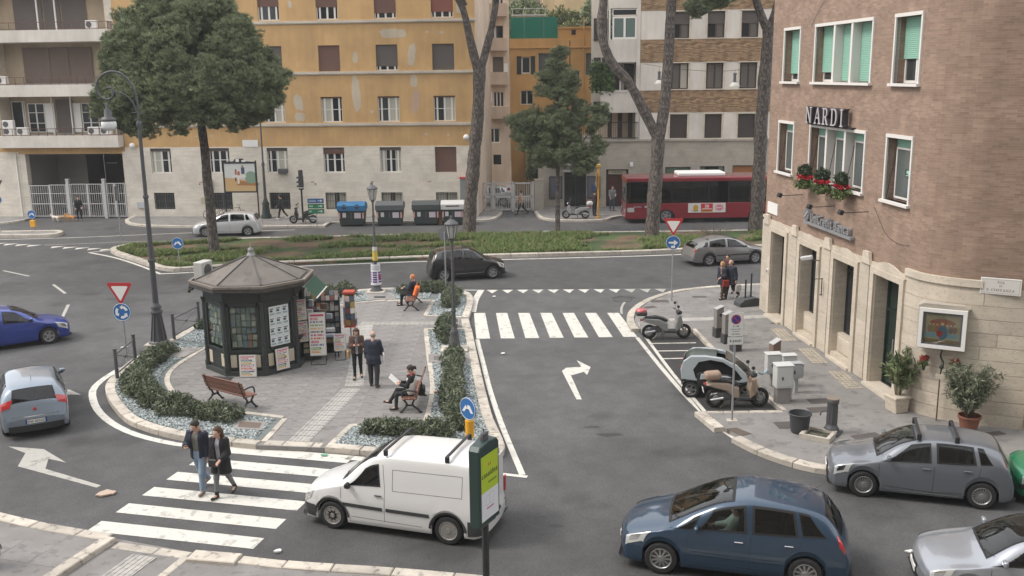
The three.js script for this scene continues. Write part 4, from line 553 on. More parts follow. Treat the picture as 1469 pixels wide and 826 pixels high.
// ---------------------------------------------------------------- trees, hedges, plants
function tuftGeo(seed,n,len,w,up=0.3){// a brush of needles
const r=rng(seed),pos=[];
for(let i=0;i<n;i++){const d=V(r()- 0.5,r()- 0.5+up,r()- 0.5).normalize(),s=V(r()- 0.5,r()- 0.5,r()- 0.5).cross(d).normalize().multiplyScalar(w),l=len*(0.6+r()*0.6),e=d.clone().multiplyScalar(l),m=d.clone().multiplyScalar(l*0.5);pos.push(-s.x*0.3,-s.y*0.3,-s.z*0.3,m.x+s.x,m.y+s.y,m.z+s.z,e.x,e.y,e.z,0,0,0,e.x,e.y,e.z,m.x-s.x,m.y-s.y,m.z-s.z);}
const g=new THREE.BufferGeometry();g.setAttribute('position',new THREE.Float32BufferAttribute(pos,3));g.computeVertexNormals();boxUV(g);return g;
}
function leafGeo(seed,n,len,w,spread){// a sprig of pointed leaves
const r=rng(seed),pos=[];
for(let i=0;i<n;i++){const o=V((r()- 0.5)*spread,(r()- 0.5)*spread,(r()- 0.5)*spread),d=V(r()- 0.5,r()- 0.2,r()- 0.5).normalize(),s=V(r()- 0.5,r()- 0.5,r()- 0.5).cross(d).normalize().multiplyScalar(w),l=len*(0.7+r()*0.6),e=o.clone().addScaledVector(d,l),m=o.clone().addScaledVector(d,l*0.45);m.y +=l*0.06;const a=m.clone().add(s),b=m.clone().sub(s);pos.push(...o.toArray(),...a.toArray(),...e.toArray(),...o.toArray(),...e.toArray(),...b.toArray());}
const g=new THREE.BufferGeometry();g.setAttribute('position',new THREE.Float32BufferAttribute(pos,3));g.computeVertexNormals();boxUV(g);return g;
}
const mLeaf=mat([1,1,1],0.75,0,{side:THREE.DoubleSide});
function scatter(name,geo,pts,cols,seed,parent,s0=0.7,s1=1.3){// pts: [x, y, z]
const r=rng(seed),im=new THREE.InstancedMesh(geo,mLeaf,pts.length),m=new THREE.Matrix4(),q=new THREE.Quaternion(),c=new THREE.Color();
pts.forEach((p,i)=>{q.setFromEuler(new THREE.Euler((r()- 0.5)*1.6,r()*6.3,(r()- 0.5)*1.6));const s=lerp(s0,s1,r());m.compose(V(...p),q,V(s,s,s));im.setMatrixAt(i,m);const k=cols[Math.floor(r()*cols.length)],f=0.75+r()*0.5;im.setColorAt(i,c.setRGB(k[0]*f,k[1]*f,k[2]*f));});
im.name=name;im.castShadow=im.receiveShadow=true;if(parent===scene)im.name=numbered(name);parent.add(im);return stuff(im);
}
const greens=[[0.165,0.2,0.1],[0.19,0.225,0.115],[0.14,0.168,0.088],[0.215,0.245,0.135]];
const tuft=tuftGeo(601,26,0.22,0.0115,0.6);
function limb(pts,r0,r1,k=9){// tapered, slightly lumpy limb along a curve
const c=new THREE.CatmullRomCurve3(pts.map(p=>V(...p))),n=Math.max(6,Math.round(c.getLength()*3)),g=new THREE.TubeGeometry(c,n,1,k),p=g.attributes.position,rr=rng(Math.round(pts[0][0]*100+pts[pts.length-1][1]*10));
for(let i=0;i<=n;i++){const o=c.getPointAt(i/n),R=lerp(r0,r1,(i/n)**0.8)*(0.94+rr()*0.12);for(let j=0;j<=k;j++){const q=i*(k+1)+ j,w=1+0.07*Math.sin(j*2.4+i*0.7);p.setXYZ(q,o.x +(p.getX(q)- o.x)*R*w,o.y +(p.getY(q)- o.y)*R*w,o.z +(p.getZ(q)- o.z)*R*w);}}
const a=g.attributes.uv;for(let i=0;i<a.count;i++)a.setXY(i,a.getY(i)*6.28*r0,a.getX(i)*c.getLength());g.computeVertexNormals();return g;
}
// umbrella pine: trunk and limbs in local metres, crown as clumps [x, y, z, rx, ry, rz, number]
function mono(xs,ys){// monotone cubic through control values
const n=xs.length,d=[],m=[];for(let i=0;i<n-1;i++)d.push((ys[i+1]- ys[i])/(xs[i+1]- xs[i]));
m.push(d[0]);for(let i=1;i<n-1;i++)m.push(d[i-1]*d[i]<=0?0:2*d[i-1]*d[i]/(d[i-1]+ d[i]));m.push(d[n-2]);
return x=>{let i=0;while(i<n-2&&x>xs[i+1])i++;const h=xs[i+1]- xs[i],t=clamp((x-xs[i])/h),t2=t*t,t3=t2*t;return ys[i]*(2*t3-3*t2+1)+ h*m[i]*(t3-2*t2+t)+ ys[i+1]*(-2*t3+3*t2)+ h*m[i+1]*(t3-t2);};
}
function pine(label,pos,trunk,limbs,clumps,seed,cols=greens,geo=tuft){
const t=thing('pine_tree',label,'tree',pos),r=rng(seed);mesh('trunk',trunk,mBark,t,true);for(const l of limbs)mesh('limb',l,mBark,t,true);
const pts=[],sub=[];
for(const[x,y,z,rx,ry,rz,n]of clumps)for(let i=0;i<n;i++){// bunches near the surface of each clump, needles round every bunch
const a=r()*6.283,u=r()*2-1,k=0.55+0.45*Math.sqrt(r()),s=Math.sqrt(1-u*u),c=[x+Math.cos(a)*s*rx*k,y+u*ry*k,z+Math.sin(a)*s*rz*k],q=0.24+r()*0.34;sub.push(c);
const m=26+Math.floor(r()*18);for(let j=0;j<m;j++){const b=r()*6.283,v=r()*2-1,h=Math.sqrt(1-v*v),d=q*Math.cbrt(r());pts.push([c[0]+ Math.cos(b)*h*d,c[1]+ v*d*0.8,c[2]+ Math.sin(b)*h*d]);}
}
scatter('crown',geo,pts,cols,seed+1,t);return t;
}
{
const cr=[];{const r=rng(611),prof=mono([6.9,7.5,8.4,9.6,11,12.4,13.5,14.3],[2.5,3.9,4.6,4.6,4.0,3.0,1.9,0.5]);for(let i=0;i<300;i++){const h=7.2+7.0*(r()**1.15),a=r()*6.283,q=0.35+r()*0.5,R=Math.max(0.2,prof(h)*(0.84+0.3*vnoise(a*1.6,h*0.7,0,617))- q*0.6);cr.push([Math.cos(a)*R-0.6 -(h<9?0.3:0),h,Math.sin(a)*R*0.9,q,q*0.9,q,Math.round(3+8*q*q)]);}for(let i=0;i<34;i++){const a=r()*6.283,d=Math.sqrt(r())*3.2;cr.push([Math.cos(a)*d-0.6,7.8+r()*4,Math.sin(a)*d,1.1,0.8,1.1,6]);}}
pine('umbrella pine with a broad round crown beside the kiosk',[-16.69,0.1,-54.06],limb([[0,-0.1,0],[-0.05,3,0],[-0.1,6,0.05],[-0.2,8.4,0]],0.3,0.22),[limb([[-0.4,7.6,0],[0.6,9,0.3],[2.2,10.4,0.7]],0.15,0.05),limb([[-0.45,8,0],[-1.4,9.2,0.2],[-3.2,10,0.4]],0.14,0.05),limb([[-0.4,8.2,0],[-0.5,10,0.6],[-0.4,12,0.8]],0.14,0.04),limb([[-0.4,8.2,0],[0.3,9.5,-0.8],[1.4,11,-1.6]],0.12,0.04)],cr,613);
pine('tall pine with a thick forked trunk behind the dark street lamp',[-2.54,0.1,-60.15],limb([[-0.1,-0.1,0],[0.05,2,0],[0.35,5,0],[0.62,7.5,0],[0.75,10,0]],0.42,0.36,11),[limb([[0.7,9.6,0],[0.25,11.5,0],[-0.2,13.5,0.1],[-0.9,14.9,0.1],[-1.4,17,0]],0.3,0.14),limb([[0.75,9.6,0],[1.3,11.5,-0.1],[1.75,13.5,-0.2],[2.0,17,-0.2]],0.26,0.15),limb([[0,13.6,0.1],[-0.5,14.8,0.5],[-1.6,16,0.8]],0.12,0.06)],[[-5.2,15.4,0.6,1.7,1.0,1.4,60],[-3.4,16.4,0.3,1.8,1,1.5,50],[2.9,14.9,0.2,0.75,0.8,0.8,18],[2.2,16.6,0.1,1.8,1,1.6,40],[-0.6,17.4,0,2.4,0.9,2,50]],623);
const mid=[];{const r=rng(631);for(const[x,y,z,R]of[[0,5.0,0,1.3],[-1.2,5.6,0.3,1.05],[1.2,4.8,0.2,1.0],[0.3,6.2,-0.1,1.2],[-0.6,7.0,0.2,1.1],[0.7,7.4,0,1.0],[0,8.4,0,1.0],[0.5,9.3,0,0.75],[-0.7,9.0,0.1,0.7],[0.05,10.3,0,0.5],[-2.1,6.2,0.2,0.75],[2.0,6.7,0.1,0.75],[2.6,7.2,0,0.5],[2.2,5.3,0.2,0.6],[-1.8,7.0,0,0.55],[1.6,4.3,0.3,0.75],[-0.8,4.7,0.4,0.8],[-2.5,6.9,0.1,0.45],[0.3,10.9,0,0.28]])mid.push([x,y-0.1,z,R*1.02,R*0.8,R,Math.round(12*R*R)+ 4]);}
pine('slender loose pine in front of the orange house',[2.91,0.1,-60.55],limb([[0,-0.1,0],[0,3,0],[0.05,6,0],[0,9.5,0]],0.17,0.06),[limb([[0,4.6,0],[1.2,5.2,0.1],[2.4,6.6,0.1]],0.06,0.03),limb([[0,5,0],[-1.2,5.8,0.1],[-2.3,6.5,0.1]],0.06,0.03)],mid,633);
pine('large pine whose grey trunk splits into two stems before the bus',[8.37,0.1,-57.47],limb([[0,-0.1,0],[0.08,2,0],[0.2,4,0],[0.28,6.2,0]],0.43,0.38,11),[limb([[0.2,5.9,0],[-0.6,7.4,0.1],[-1.5,9,0.2],[-2.55,10.2,0.2],[-3.1,11.8,0.2],[-3.0,14,0.2],[-3.3,17,0]],0.31,0.24),limb([[0.35,5.9,0],[0.62,8,-0.1],[0.8,11,-0.2],[0.9,14,-0.2],[0.95,17,-0.2]],0.33,0.26)],[[-3,17.6,0,2.4,1,2,60],[1,17.8,0,2.4,1,2,60]],643);
pine('pine with a dark forked trunk against the bank corner',[15.0,0.1,-59.01],limb([[-0.1,-0.1,0],[0,3,0],[0.0,6,0],[0.1,9,0],[0.25,12.2,0]],0.42,0.36,11),[limb([[0.2,11.8,0],[-0.4,13,0.1],[-0.9,14.5,0.1],[-1.2,17,0]],0.27,0.16),limb([[0.2,11.8,0],[0.6,13.2,0],[0.95,15,0],[1.0,17,0]],0.26,0.16),limb([[-0.9,14.5,0.1],[-2.2,14.8,0.6],[-3.3,14.2,1]],0.1,0.04)],[[-3.1,13.9,1,1.25,0.7,1,46],[-4.2,13.3,1.1,0.65,0.5,0.6,16],[-2.6,15.2,0.6,1.9,1,1.4,60],[-0.6,17.2,0,2.8,1,2.2,60]],653);
}
{// leafy trees beyond the roofs
const lg=leafGeo(661,16,0.3,0.07,0.5),ol=[[0.12,0.14,0.05],[0.16,0.17,0.06],[0.09,0.12,0.05],[0.2,0.19,0.08]];
const tr=(label,x,z,base,h,R,seed,cols)=>{const t=thing('leafy_tree',label,'tree',[x,base,z]),r=rng(seed),pts=[];mesh('trunk',limb([[0,0,0],[0.1,h*0.4,0],[0,h*0.7,0.1]],0.2,0.08),mBark,t,true);for(let i=0;i<1900;i++){const a=r()*6.3,u=r()*2-1,k=Math.cbrt(r()),s=Math.sqrt(1-u*u);const lump=0.75+0.4*vnoise(a*2,u*3+5,0,seed);pts.push([Math.cos(a)*s*R*k*lump,h*0.62+u*h*0.4*k*lump,Math.sin(a)*s*R*k*lump]);}scatter('crown',lg,pts,cols,seed+1,t);};
tr('olive green tree behind the green roof screen',1.6,-98,9,7.5,2.6,671,greens);tr('yellowish leafy tree between roof terrace and beige wall',5.2,-97,8.5,7,2.5,681,ol);tr('bright green bush low beside the rooftop box',6.2,-93,9.5,4.6,1.8,691,ol);tr('dark tree touching the white corner building',8.1,-92,7,9.5,1.6,701,greens);tr('light green tree over the roof railing',3.4,-96,9.5,5.5,1.7,711,ol);
const iv=thing('balcony_ivy','bushy green climber spilling from the corner balcony','plant',[6.6,8.4,-71]),r=rng(721),pts=[];for(let i=0;i<420;i++)pts.push([(r()- 0.5)*1.5,r()*1.9,(r()- 0.5)*0.7]);scatter('foliage',leafGeo(723,10,0.16,0.05,0.25),pts,[[0.06,0.11,0.03],[0.09,0.15,0.04]],725,iv);
const cy=thing('lane_shrub','dark narrow evergreen in the lane beyond the gate','plant',[2.0,0,-77]),p2=[];for(let i=0;i<700;i++){const h=r();p2.push([(r()- 0.5)*1.3*(1.1-h*0.6),1.6+h*3.6,(r()- 0.5)*1]);}mesh('stem',cyl(0.06,0.08,2.4,0,1.2,0,6),mBark,cy);scatter('foliage',leafGeo(727,10,0.2,0.04,0.3),p2,greens,729,cy);
}
{// clipped hedges in the beds
const sprig=leafGeo(731,22,0.095,0.021,0.2),cols=[[0.11,0.136,0.082],[0.14,0.165,0.1],[0.09,0.112,0.07],[0.175,0.195,0.135]];
const hedge=(label,line,w,h,seed,dens=150)=>{
const L=smoothLine(line,0.2),c0=L[Math.floor(L.length/2)],t=thing('hedge',label,'hedge',[c0[0],0.13,c0[1]]),r=rng(seed),pts=[],st=[],len=L.length*0.2,n=Math.round(len*w*dens*1.6);
for(let i=0;i<n;i++){const f=r()*(L.length-1.01),k=Math.floor(f),a=L[k],b=L[k+1],x=lerp(a[0],b[0],f-k),z=lerp(a[1],b[1],f-k),dx=b[0]- a[0],dz=b[1]- a[1],l=Math.hypot(dx,dz),lump=0.58+0.7*vnoise(f*0.5,3,0,seed),o=(r()- 0.5)*w*lump;const top=h*lump*Math.sqrt(Math.max(0.06,1 -(2*o/(w*1.12))**2)),e=sstep(0,2,f)*sstep(0,2,L.length-1-f);const y=top*Math.sqrt(r())*(0.55+0.45*e);pts.push([x-dz/l*o-c0[0],y,z+dx/l*o-c0[1]]);}
for(let k=1;k<L.length-1;k +=2)for(let j=0;j<2;j++)st.push(bar([L[k][0]- c0[0]+(r()- 0.5)*0.2,0,L[k][1]- c0[1]+(r()- 0.5)*0.2],[L[k][0]- c0[0]+(r()- 0.5)*w*0.7,h*0.75,L[k][1]- c0[1]+(r()- 0.5)*w*0.7],0.012,0.005,5));
mesh('stems',st,mBark,t);scatter('foliage',sprig,pts,cols,seed+3,t,0.7,1.25);
};
hedge('low curved hedge along the round end of the plaza',[[-12.3,-33.7],[-12.35,-32.3],[-12.3,-31],[-11.9,-29.6],[-11.2,-28.4],[-10.2,-27.4],[-9,-26.75],[-7.85,-26.35]],0.68,0.46,741);
hedge('small hedge between the iron railing and the kiosk',[[-12,-36.6],[-11.5,-37.5],[-10.8,-38.4],[-10,-39.4]],0.6,0.52,751);hedge('hedge behind the kiosk beside the cross street',[[-9,-41.1],[-8,-42],[-7.1,-42.6]],0.62,0.52,761);hedge('hedge behind the bench where a woman with red hair sits',[[-5.1,-42.8],[-4,-43],[-3,-42.8],[-2.7,-42.4]],0.6,0.5,771);
hedge('short bush in the corner bed next to the zebra crossing',[[-2.55,-42.3],[-2.65,-41],[-2.6,-39.7]],0.58,0.58,781);hedge('bush north of the lamp base in the long bed',[[-2.55,-36.9],[-2.5,-35.6],[-2.35,-34.1]],0.55,0.62,791);hedge('long hedge running beside the side street bed',[[-2.05,-32.4],[-1.95,-30.5],[-1.85,-28.5],[-1.7,-26.6],[-1.55,-25.3]],0.52,0.46,801);hedge('hedge in the bed near the white van',[[-4.1,-25.35],[-3.3,-25.15],[-2.4,-24.95],[-1.7,-24.8]],0.58,0.46,811);
}
// ---------------------------------------------------------------- cars
// A body is swept along the car: control rows [x, top, shoulder height, half width, half roof width, crown], x from the nose backwards.
function carSurface(P){
const c=P.rows,u=[0];for(let i=1;i<c.length;i++)u.push(u[i-1]+ Math.hypot(c[i][0]- c[i-1][0],(c[i][1]- c[i-1][1])*0.9)+ 0.02);
const f=[0,1,2,3,4,5].map(k=>mono(u,c.map(r=>r[k]))),L=c[c.length-1][0],U=u[u.length-1],yb0=P.sill??0.2;
const idx=i=>{const a=Math.floor(i),b=Math.min(u.length-1,a+1);return lerp(u[a],u[b],i-a);};
const cv=x=>(P.nose??0.2)*Math.max(0,1-x/(0.42*L))-(P.tail??0.12)*Math.max(0,1 -(L-x)/(0.3*L));
const sec=s=>{
const x=f[0](s),yt=f[1](s),wm=f[3](s),wr=f[4](s),cr=f[5](s),ys=Math.min(f[2](s),yt-cr-0.012),xs=x+cv(x)*wm*wm*0.9;
let yb=yb0+Math.max(0,0.16-xs)*0.5+Math.max(0,xs-L+0.25)*0.35;for(const w of P.wheels){const d=Math.abs(xs-w),R=P.r*1.16;if(d<R)yb=Math.max(yb,P.r+Math.sqrt(R*R-d*d));}
const lo=Math.min(yb+0.1,ys-0.04),mid=Math.max(lo+0.01,lerp(yb0,ys,0.56));
return{x,pts:[[wm-0.035,Math.min(yb,ys-0.08)],[wm-0.008,Math.min(lo,ys-0.05)],[wm,Math.min(mid,ys-0.03)],[wm-0.035,ys],[wr,yt-cr],[wr*0.62,yt-cr*0.25],[0,yt]]};
};
const K=[0,0.1,0.3,0.5,0.76,0.88,1];
const at=(s,t)=>{const{x,pts}=sec(s);let i=0;while(i<5&&t>K[i+1])i++;const q=clamp((t-K[i])/(K[i+1]- K[i])),p=k=>pts[clamp(k,0,6)];const tan=k=>{const a=p(k-1),b=p(k+1),da=K[clamp(k,0,6)]- K[clamp(k-1,0,6)],db=K[clamp(k+1,0,6)]- K[clamp(k,0,6)];const out=[];for(let e=0;e<2;e++){if(k<=0||k>=6){out.push(k>=6&&e===1?0:(b[e]- a[e])/(da+db));continue;}const s1=(p(k)[e]- a[e])/da,s2=(b[e]- p(k)[e])/db;out.push(s1*s2<=0?0:2*s1*s2/(s1+s2));}return out;};const h=K[i+1]- K[i],m0=tan(i),m1=tan(i+1),q2=q*q,q3=q2*q,v=[0,1].map(e=>p(i)[e]*(2*q3-3*q2+1)+ h*m0[e]*(q3-2*q2+q)+ p(i+1)[e]*(-2*q3+3*q2)+ h*m1[e]*(q3-q2));return[x+cv(x)*v[0]*v[0],v[1],v[0]];};
const normal=(s,t)=>{const e=0.012,a=at(Math.min(U,s+e),t),b=at(Math.max(0,s-e),t),c2=at(s,Math.min(1,t+e)),d=at(s,Math.max(0,t-e));const A=V(a[0]- b[0],a[1]- b[1],a[2]- b[2]),B=V(c2[0]- d[0],c2[1]- d[1],c2[2]- d[2]);if(t>0.985)B.set(0,0,-1);return B.cross(A).normalize().negate();};
const out=(s,t,sg,o)=>{const p=at(s,t),n=normal(s,t);return[p[0]+ n.x*o,p[1]+ n.y*o,(p[2]+ n.z*o)*sg];};
const sOf=(x,t=0.35)=>{let a=0,b=U;for(let i=0;i<26;i++){const m=(a+b)/2;at(m,t)[0]<x?a=m:b=m;}return(a+b)/2;};
const tOf=(s,y)=>{let a=0,b=0.97;for(let i=0;i<22;i++){const m=(a+b)/2;at(s,m)[1]<y?a=m:b=m;}return(a+b)/2;};
const tZ=(s,z)=>{let a=0.5,b=1;for(let i=0;i<22;i++){const m=(a+b)/2;at(s,m)[2]>z?a=m:b=m;}return(a+b)/2;};
return{at,out,sOf,tOf,tZ,idx,f,U,L,sec,u};
}
function gridGeo(P,n,m){// P(a, b) -> point, a, b in 0..1
const pos=[],ix=[];for(let j=0;j<=m;j++)for(let i=0;i<=n;i++)pos.push(...P(i/n,j/m));for(let j=0;j<m;j++)for(let i=0;i<n;i++){const a=j*(n+1)+ i;ix.push(a,a+1,a+n+2,a,a+n+2,a+n+1);}
const g=new THREE.BufferGeometry();g.setAttribute('position',new THREE.Float32BufferAttribute(pos,3));g.setIndex(ix);g.computeVertexNormals();return g;
}
const rimGeos={};
function wheelGeos(r,style){
const k=r+style;if(rimGeos[k])return rimGeos[k];const w=0.19,q=r*0.66;
const tyre=ready([T(new THREE.LatheGeometry([[q,-w/2],[r-0.03,-w/2],[r-0.006,-w/2+0.025],[r,-w/2+0.05],[r,w/2-0.05],[r-0.006,w/2-0.025],[r-0.03,w/2],[q,w/2-0.012]].map(p=>new THREE.Vector2(...p)),36),0,0,0,Math.PI/2)]);
const g=[T(new THREE.LatheGeometry([[q+0.004,w/2-0.02],[q,w/2-0.006],[q-0.018,w/2-0.012],[q-0.03,w/2-0.05]].map(p=>new THREE.Vector2(...p)),36),0,0,0,Math.PI/2)];
const n=style==='cover'?9:style==='spoke5'?5:style==='multi'?18:11,sw=style==='cover'?q*0.5:style==='spoke5'?0.06:style==='multi'?0.022:0.035;
for(let i=0;i<n;i++){const a=i/n*6.2832;g.push(T(box(q-0.05,sw,0.02,q/2+0.005,0,w/2-0.028),0,0,0,0,0,a));}
g.push(cyl(q*0.26,q*0.3,0.035,0,0,w/2-0.022,18,Math.PI/2));const rim=ready(g),back=ready(cyl(q-0.01,q-0.01,0.03,0,0,0.02,24,Math.PI/2));
return rimGeos[k]={tyre,rim,back};
}
const mRim=mat([0.42,0.42,0.42],0.35,0.75),mRimDark=mat([0.17,0.17,0.17],0.5,0.6),mHead=mat([0.55,0.56,0.55],0.08,0.25,{phys:true,clearcoat:1}),mTail=mat([0.42,0.014,0.016],0.12,0,{phys:true,clearcoat:1}),mSeam=mat([0.015,0.015,0.016],0.8),mCabin=mat([0.035,0.035,0.037],0.9),mSeat=mat([0.05,0.05,0.055],0.95),mAmber=mat([0.6,0.2,0.02],0.2);
function paint(c,flake=0.35){return mat(c,0.36,flake,{phys:true,clearcoat:1,clearcoatRoughness:0.06});}
function car(P){
const g=thing(P.name??'car',P.label,P.category??'car',P.pos??[0,0,0],0,P.group),S=carSurface(P),pm=P.paint,{out,sOf,tOf,tZ,idx}=S,shift=-P.centre;
const put=(name,gs,m,par=g)=>{const q=mesh(name,gs,m,par);return q;};
// window panes: side panes as quads in the side view, screens on top
const sideP=(q,sg,o,inset=0)=>(a,b)=>{const[xb0,xb1,xt0,xt1]=q.x;const A=lerp(inset,1-inset,a),B=lerp(inset*1.6,1-inset*1.6,b);let x=lerp(lerp(xb0,xb1,A),lerp(xt0,xt1,A),B);const s=sOf(x,0.6),sc=S.sec(s),ysh=sc.pts[3][1]+(q.lo??0.03),yc=sc.pts[4][1]-(q.hi??0.035);const y=q.y?lerp(lerp(q.y[0],q.y[1],A),Math.min(yc,lerp(q.y[2],q.y[3],A)),B):lerp(ysh,Math.max(ysh+0.01,yc),B);return out(s,tOf(s,y),sg,o);};
const topP=(q,o,inset=0)=>(a,b)=>{const s=lerp(idx(q.i[0]),idx(q.i[1]),lerp(inset*0.8,1-inset*0.8,b)),w=S.f[4](s)*(q.w??0.93),z=lerp(-w,w,lerp(inset*0.5,1-inset*0.5,a)),t=tZ(s,Math.abs(z));const p=out(s,t,Math.sign(z)||1,o);return p;};
const panes=[];for(const q of P.side)for(const sg of[1,-1])panes.push({name:'side_window',f:(o,k)=>sideP(q,sg,o,k),m:q.m??P.glass??mCarGlass,solid:q.solid,n:[16,8]});
for(const q of P.top)panes.push({name:q.name,f:(o,k)=>topP(q,o,k),m:q.m??mCarGlass,n:[20,12]});
// which body cells the panes cover
const cover=(s,t)=>{const p=S.at(s,t),x=p[0];for(const q of P.side){if(q.solid)continue;const sc=S.sec(s),ysh=q.y?null:sc.pts[3][1]+(q.lo??0.03),yc=sc.pts[4][1]-(q.hi??0.035);const b=q.y?clamp((p[1]- q.y[0])/(q.y[2]- q.y[0]),-1,2):(p[1]- ysh)/(yc-ysh),x0=lerp(q.x[0],q.x[2],b),x1=lerp(q.x[1],q.x[3],b);if(b>0.07&&b<0.93&&x>x0+0.03&&x<x1-0.03)return true;}for(const q of P.top){const s0=idx(q.i[0]),s1=idx(q.i[1]);if(s>lerp(s0,s1,0.04)&&s<lerp(s0,s1,0.96)&&t>0.74&&p[2]<S.f[4](s)*(q.w??0.93)- 0.025)return true;}return false;};
const N=P.fine?190:120,M=P.fine?40:28,ss=[];for(let i=0;i<=N;i++)ss.push(S.U*i/N);for(const w of P.wheels)for(let k=-10;k<=10;k++)ss.push(sOf(w+Math.sin(k/10*Math.PI/2)*P.r*1.159,0.1));ss.sort((a,b)=>a-b);
const pos=[],ix=[],nS=ss.length;for(const sg of[1,-1])for(let i=0;i<nS;i++)for(let j=0;j<=M;j++){const p=S.at(ss[i],j/M);pos.push(p[0],p[1],p[2]*sg);}
for(const sg of[0,1])for(let i=0;i<nS-1;i++)for(let j=0;j<M;j++){if(cover((ss[i]+ ss[i+1])/2,(j+0.5)/M))continue;const o=sg*nS*(M+1),a=o+i*(M+1)+ j,b=a+1,c=a+M+1,d=c+1;sg?ix.push(a,c,d,a,d,b):ix.push(a,d,c,a,b,d);}
let body=new THREE.BufferGeometry();body.setAttribute('position',new THREE.Float32BufferAttribute(pos,3));body.setIndex(ix);body=mergeVertices(body,1e-4);body.computeVertexNormals();
const cap=(s,flip)=>{const q=gridGeo((a,b)=>{const p=S.at(s,b);const z=p[2]*lerp(-1,1,a),e=S.at(s,b)[0]-(S.at(s,1)[0]);const x=S.f[0](s)+(p[0]- S.f[0](s))*(lerp(-1,1,a)**2);return[x,p[1],z];},12,16);return q;};
put('body',[body,cap(0),cap(S.U)],pm);
put('underbody',[gridGeo((a,b)=>{const s=S.U*a,sc=S.sec(s);return[sc.x,sc.pts[0][1]+ 0.004,sc.pts[0][0]*lerp(-0.99,0.99,b)];},90,4)],mBlackPlastic);
for(const p of panes){const w=put(p.name,[gridGeo(p.f(0.004,0),...p.n)],p.m);if(p.solid)continue;const ring=gs=>{const o=p.f(0.0075,0),i=p.f(0.0075,0.055),n=24,out2=[];const edge=[[t=>[t,0]],[t=>[1,t]],[t=>[1-t,1]],[t=>[0,1-t]]];for(const[e]of edge)out2.push(gridGeo((a,b)=>(b?i:o)(...e(a)),n,1));return out2;};put('window_seal',ring(),mSeam,w);}
// trim patches: {name, t:[..]} in the side view as x0, x1, y0, y1 (quads in x, y)
const sidePatch=(x,y,o)=>sg=>gridGeo((a,b)=>{const X=lerp(lerp(x[0],x[1],a),lerp(x[3]??x[0],x[2]??x[1],a),b),Y=lerp(lerp(y[0],y[1],a),lerp(y[3]??y[0],y[2]??y[1],a),b),s=sOf(X);return out(s,tOf(s,Y),sg,o);},12,4);
const seam=(pts,w=0.008)=>sg=>{const q=[];for(let i=0;i<pts.length-1;i++){const[x0,y0]=pts[i],[x1,y1]=pts[i+1],vertical=Math.abs(y1-y0)>Math.abs(x1-x0);q.push(gridGeo((a,b)=>{const X=lerp(x0,x1,a)+(vertical?(b-0.5)*w:0),Y=lerp(y0,y1,a)+(vertical?0:(b-0.5)*w),s=sOf(X);return out(s,tOf(s,Y),sg,0.0025);},8,1));}return q;};
for(const sg of[1,-1]){
for(const q of P.seams??[])put('door_seam',seam(q)(sg),mSeam);
for(const q of P.trim??[])put(q.name,[sidePatch(q.x,q.y,q.o??0.012)(sg)],q.m);
for(const[x,y]of P.handles??[]){const s=sOf(x),p=out(s,tOf(s,y),sg,0.02);put('door_handle',[rbox(0.17,0.026,0.03,0.012,...p)],P.handleMat??pm);}
if(P.mirror){const[x,y]=P.mirror,s=sOf(x,0.5),p=out(s,tOf(s,y),sg,0.1);const m=put('wing_mirror',[rbox(0.09,0.12,0.17,0.045,p[0],p[1]+ 0.06,p[2]- sg*0.02,0,0,0,3)],P.mirrorMat??pm);put('mirror_arm',[rbox(0.06,0.05,0.14,0.02,p[0]+ 0.01,p[1],p[2]- sg*0.08)],mBlackPlastic,m);}
}
// patches on nose and tail in body parameters: i = control index, t = round the section
for(const q of P.lamps??[])for(const sg of[1,-1]){const h=put(q.name,[gridGeo((a,b)=>{const i=lerp(lerp(q.i[0],q.i[1],a),lerp(q.i[3]??q.i[0],q.i[2]??q.i[1],a),b),t=lerp(lerp(q.t[0],q.t[1],a),lerp(q.t[3]??q.t[0],q.t[2]??q.t[1],a),b);return out(idx(i),t,sg,q.o??0.008);},12,8)],q.m);if(q.name==='headlight')put('reflector',[gridGeo((a,b)=>{const A=lerp(0.3,0.7,a),B=lerp(0.25,0.75,b),i=lerp(lerp(q.i[0],q.i[1],A),lerp(q.i[3]??q.i[0],q.i[2]??q.i[1],A),B),t=lerp(lerp(q.t[0],q.t[1],A),lerp(q.t[3]??q.t[0],q.t[2]??q.t[1],A),B);return out(idx(i),t,sg,0.013);},6,6)],mChrome,h);}
const x0=i=>S.f[0](idx(i));
if(P.grille){const[y0,y1,w]=P.grille;put('grille',[gridGeo((a,b)=>{const z=lerp(-w,w,a);return[(P.nose??0.2)*z*z-0.012,lerp(y0,y1,b),z];},10,2)],mSeam);for(let k=1;k<4;k++)put('grille_bar',[gridGeo((a,b)=>{const z=lerp(-w,w,a);return[(P.nose??0.2)*z*z-0.018,lerp(y0,y1,k/4)+(b-0.5)*0.014,z];},10,1)],mChrome);}
if(P.intake){const[y0,y1,w]=P.intake;put('air_intake',[gridGeo((a,b)=>{const z=lerp(-w,w,a);return[(P.nose??0.2)*z*z-0.01,lerp(y0,y1,b),z];},10,2)],mSeam);}
if(P.plateF)put('number_plate',[rbox(0.02,0.11,0.5,0.004,-0.015,P.plateF,0)],mSignWhite);
if(P.plateR){const[x,y,text]=P.plateR;put('plate_holder',[rbox(0.03,0.13,0.54,0.006,x,y,0)],mBlackPlastic);print('number_plate',0.52,0.11,(c,w,h)=>{c.fillStyle='#e4e4df';c.fillRect(0,0,w,h);c.fillStyle='#2f4fa0';c.fillRect(0,0,w*0.07,h);c.fillRect(w*0.93,0,w*0.07,h);c.fillStyle='#22242a';c.font=`bold ${h * 0.84}px sans-serif`;c.textAlign='center';c.fillText(text,w/2,h*0.82);},g,[x+0.018,y,0],[0,Math.PI/2,0],256,0.4);}
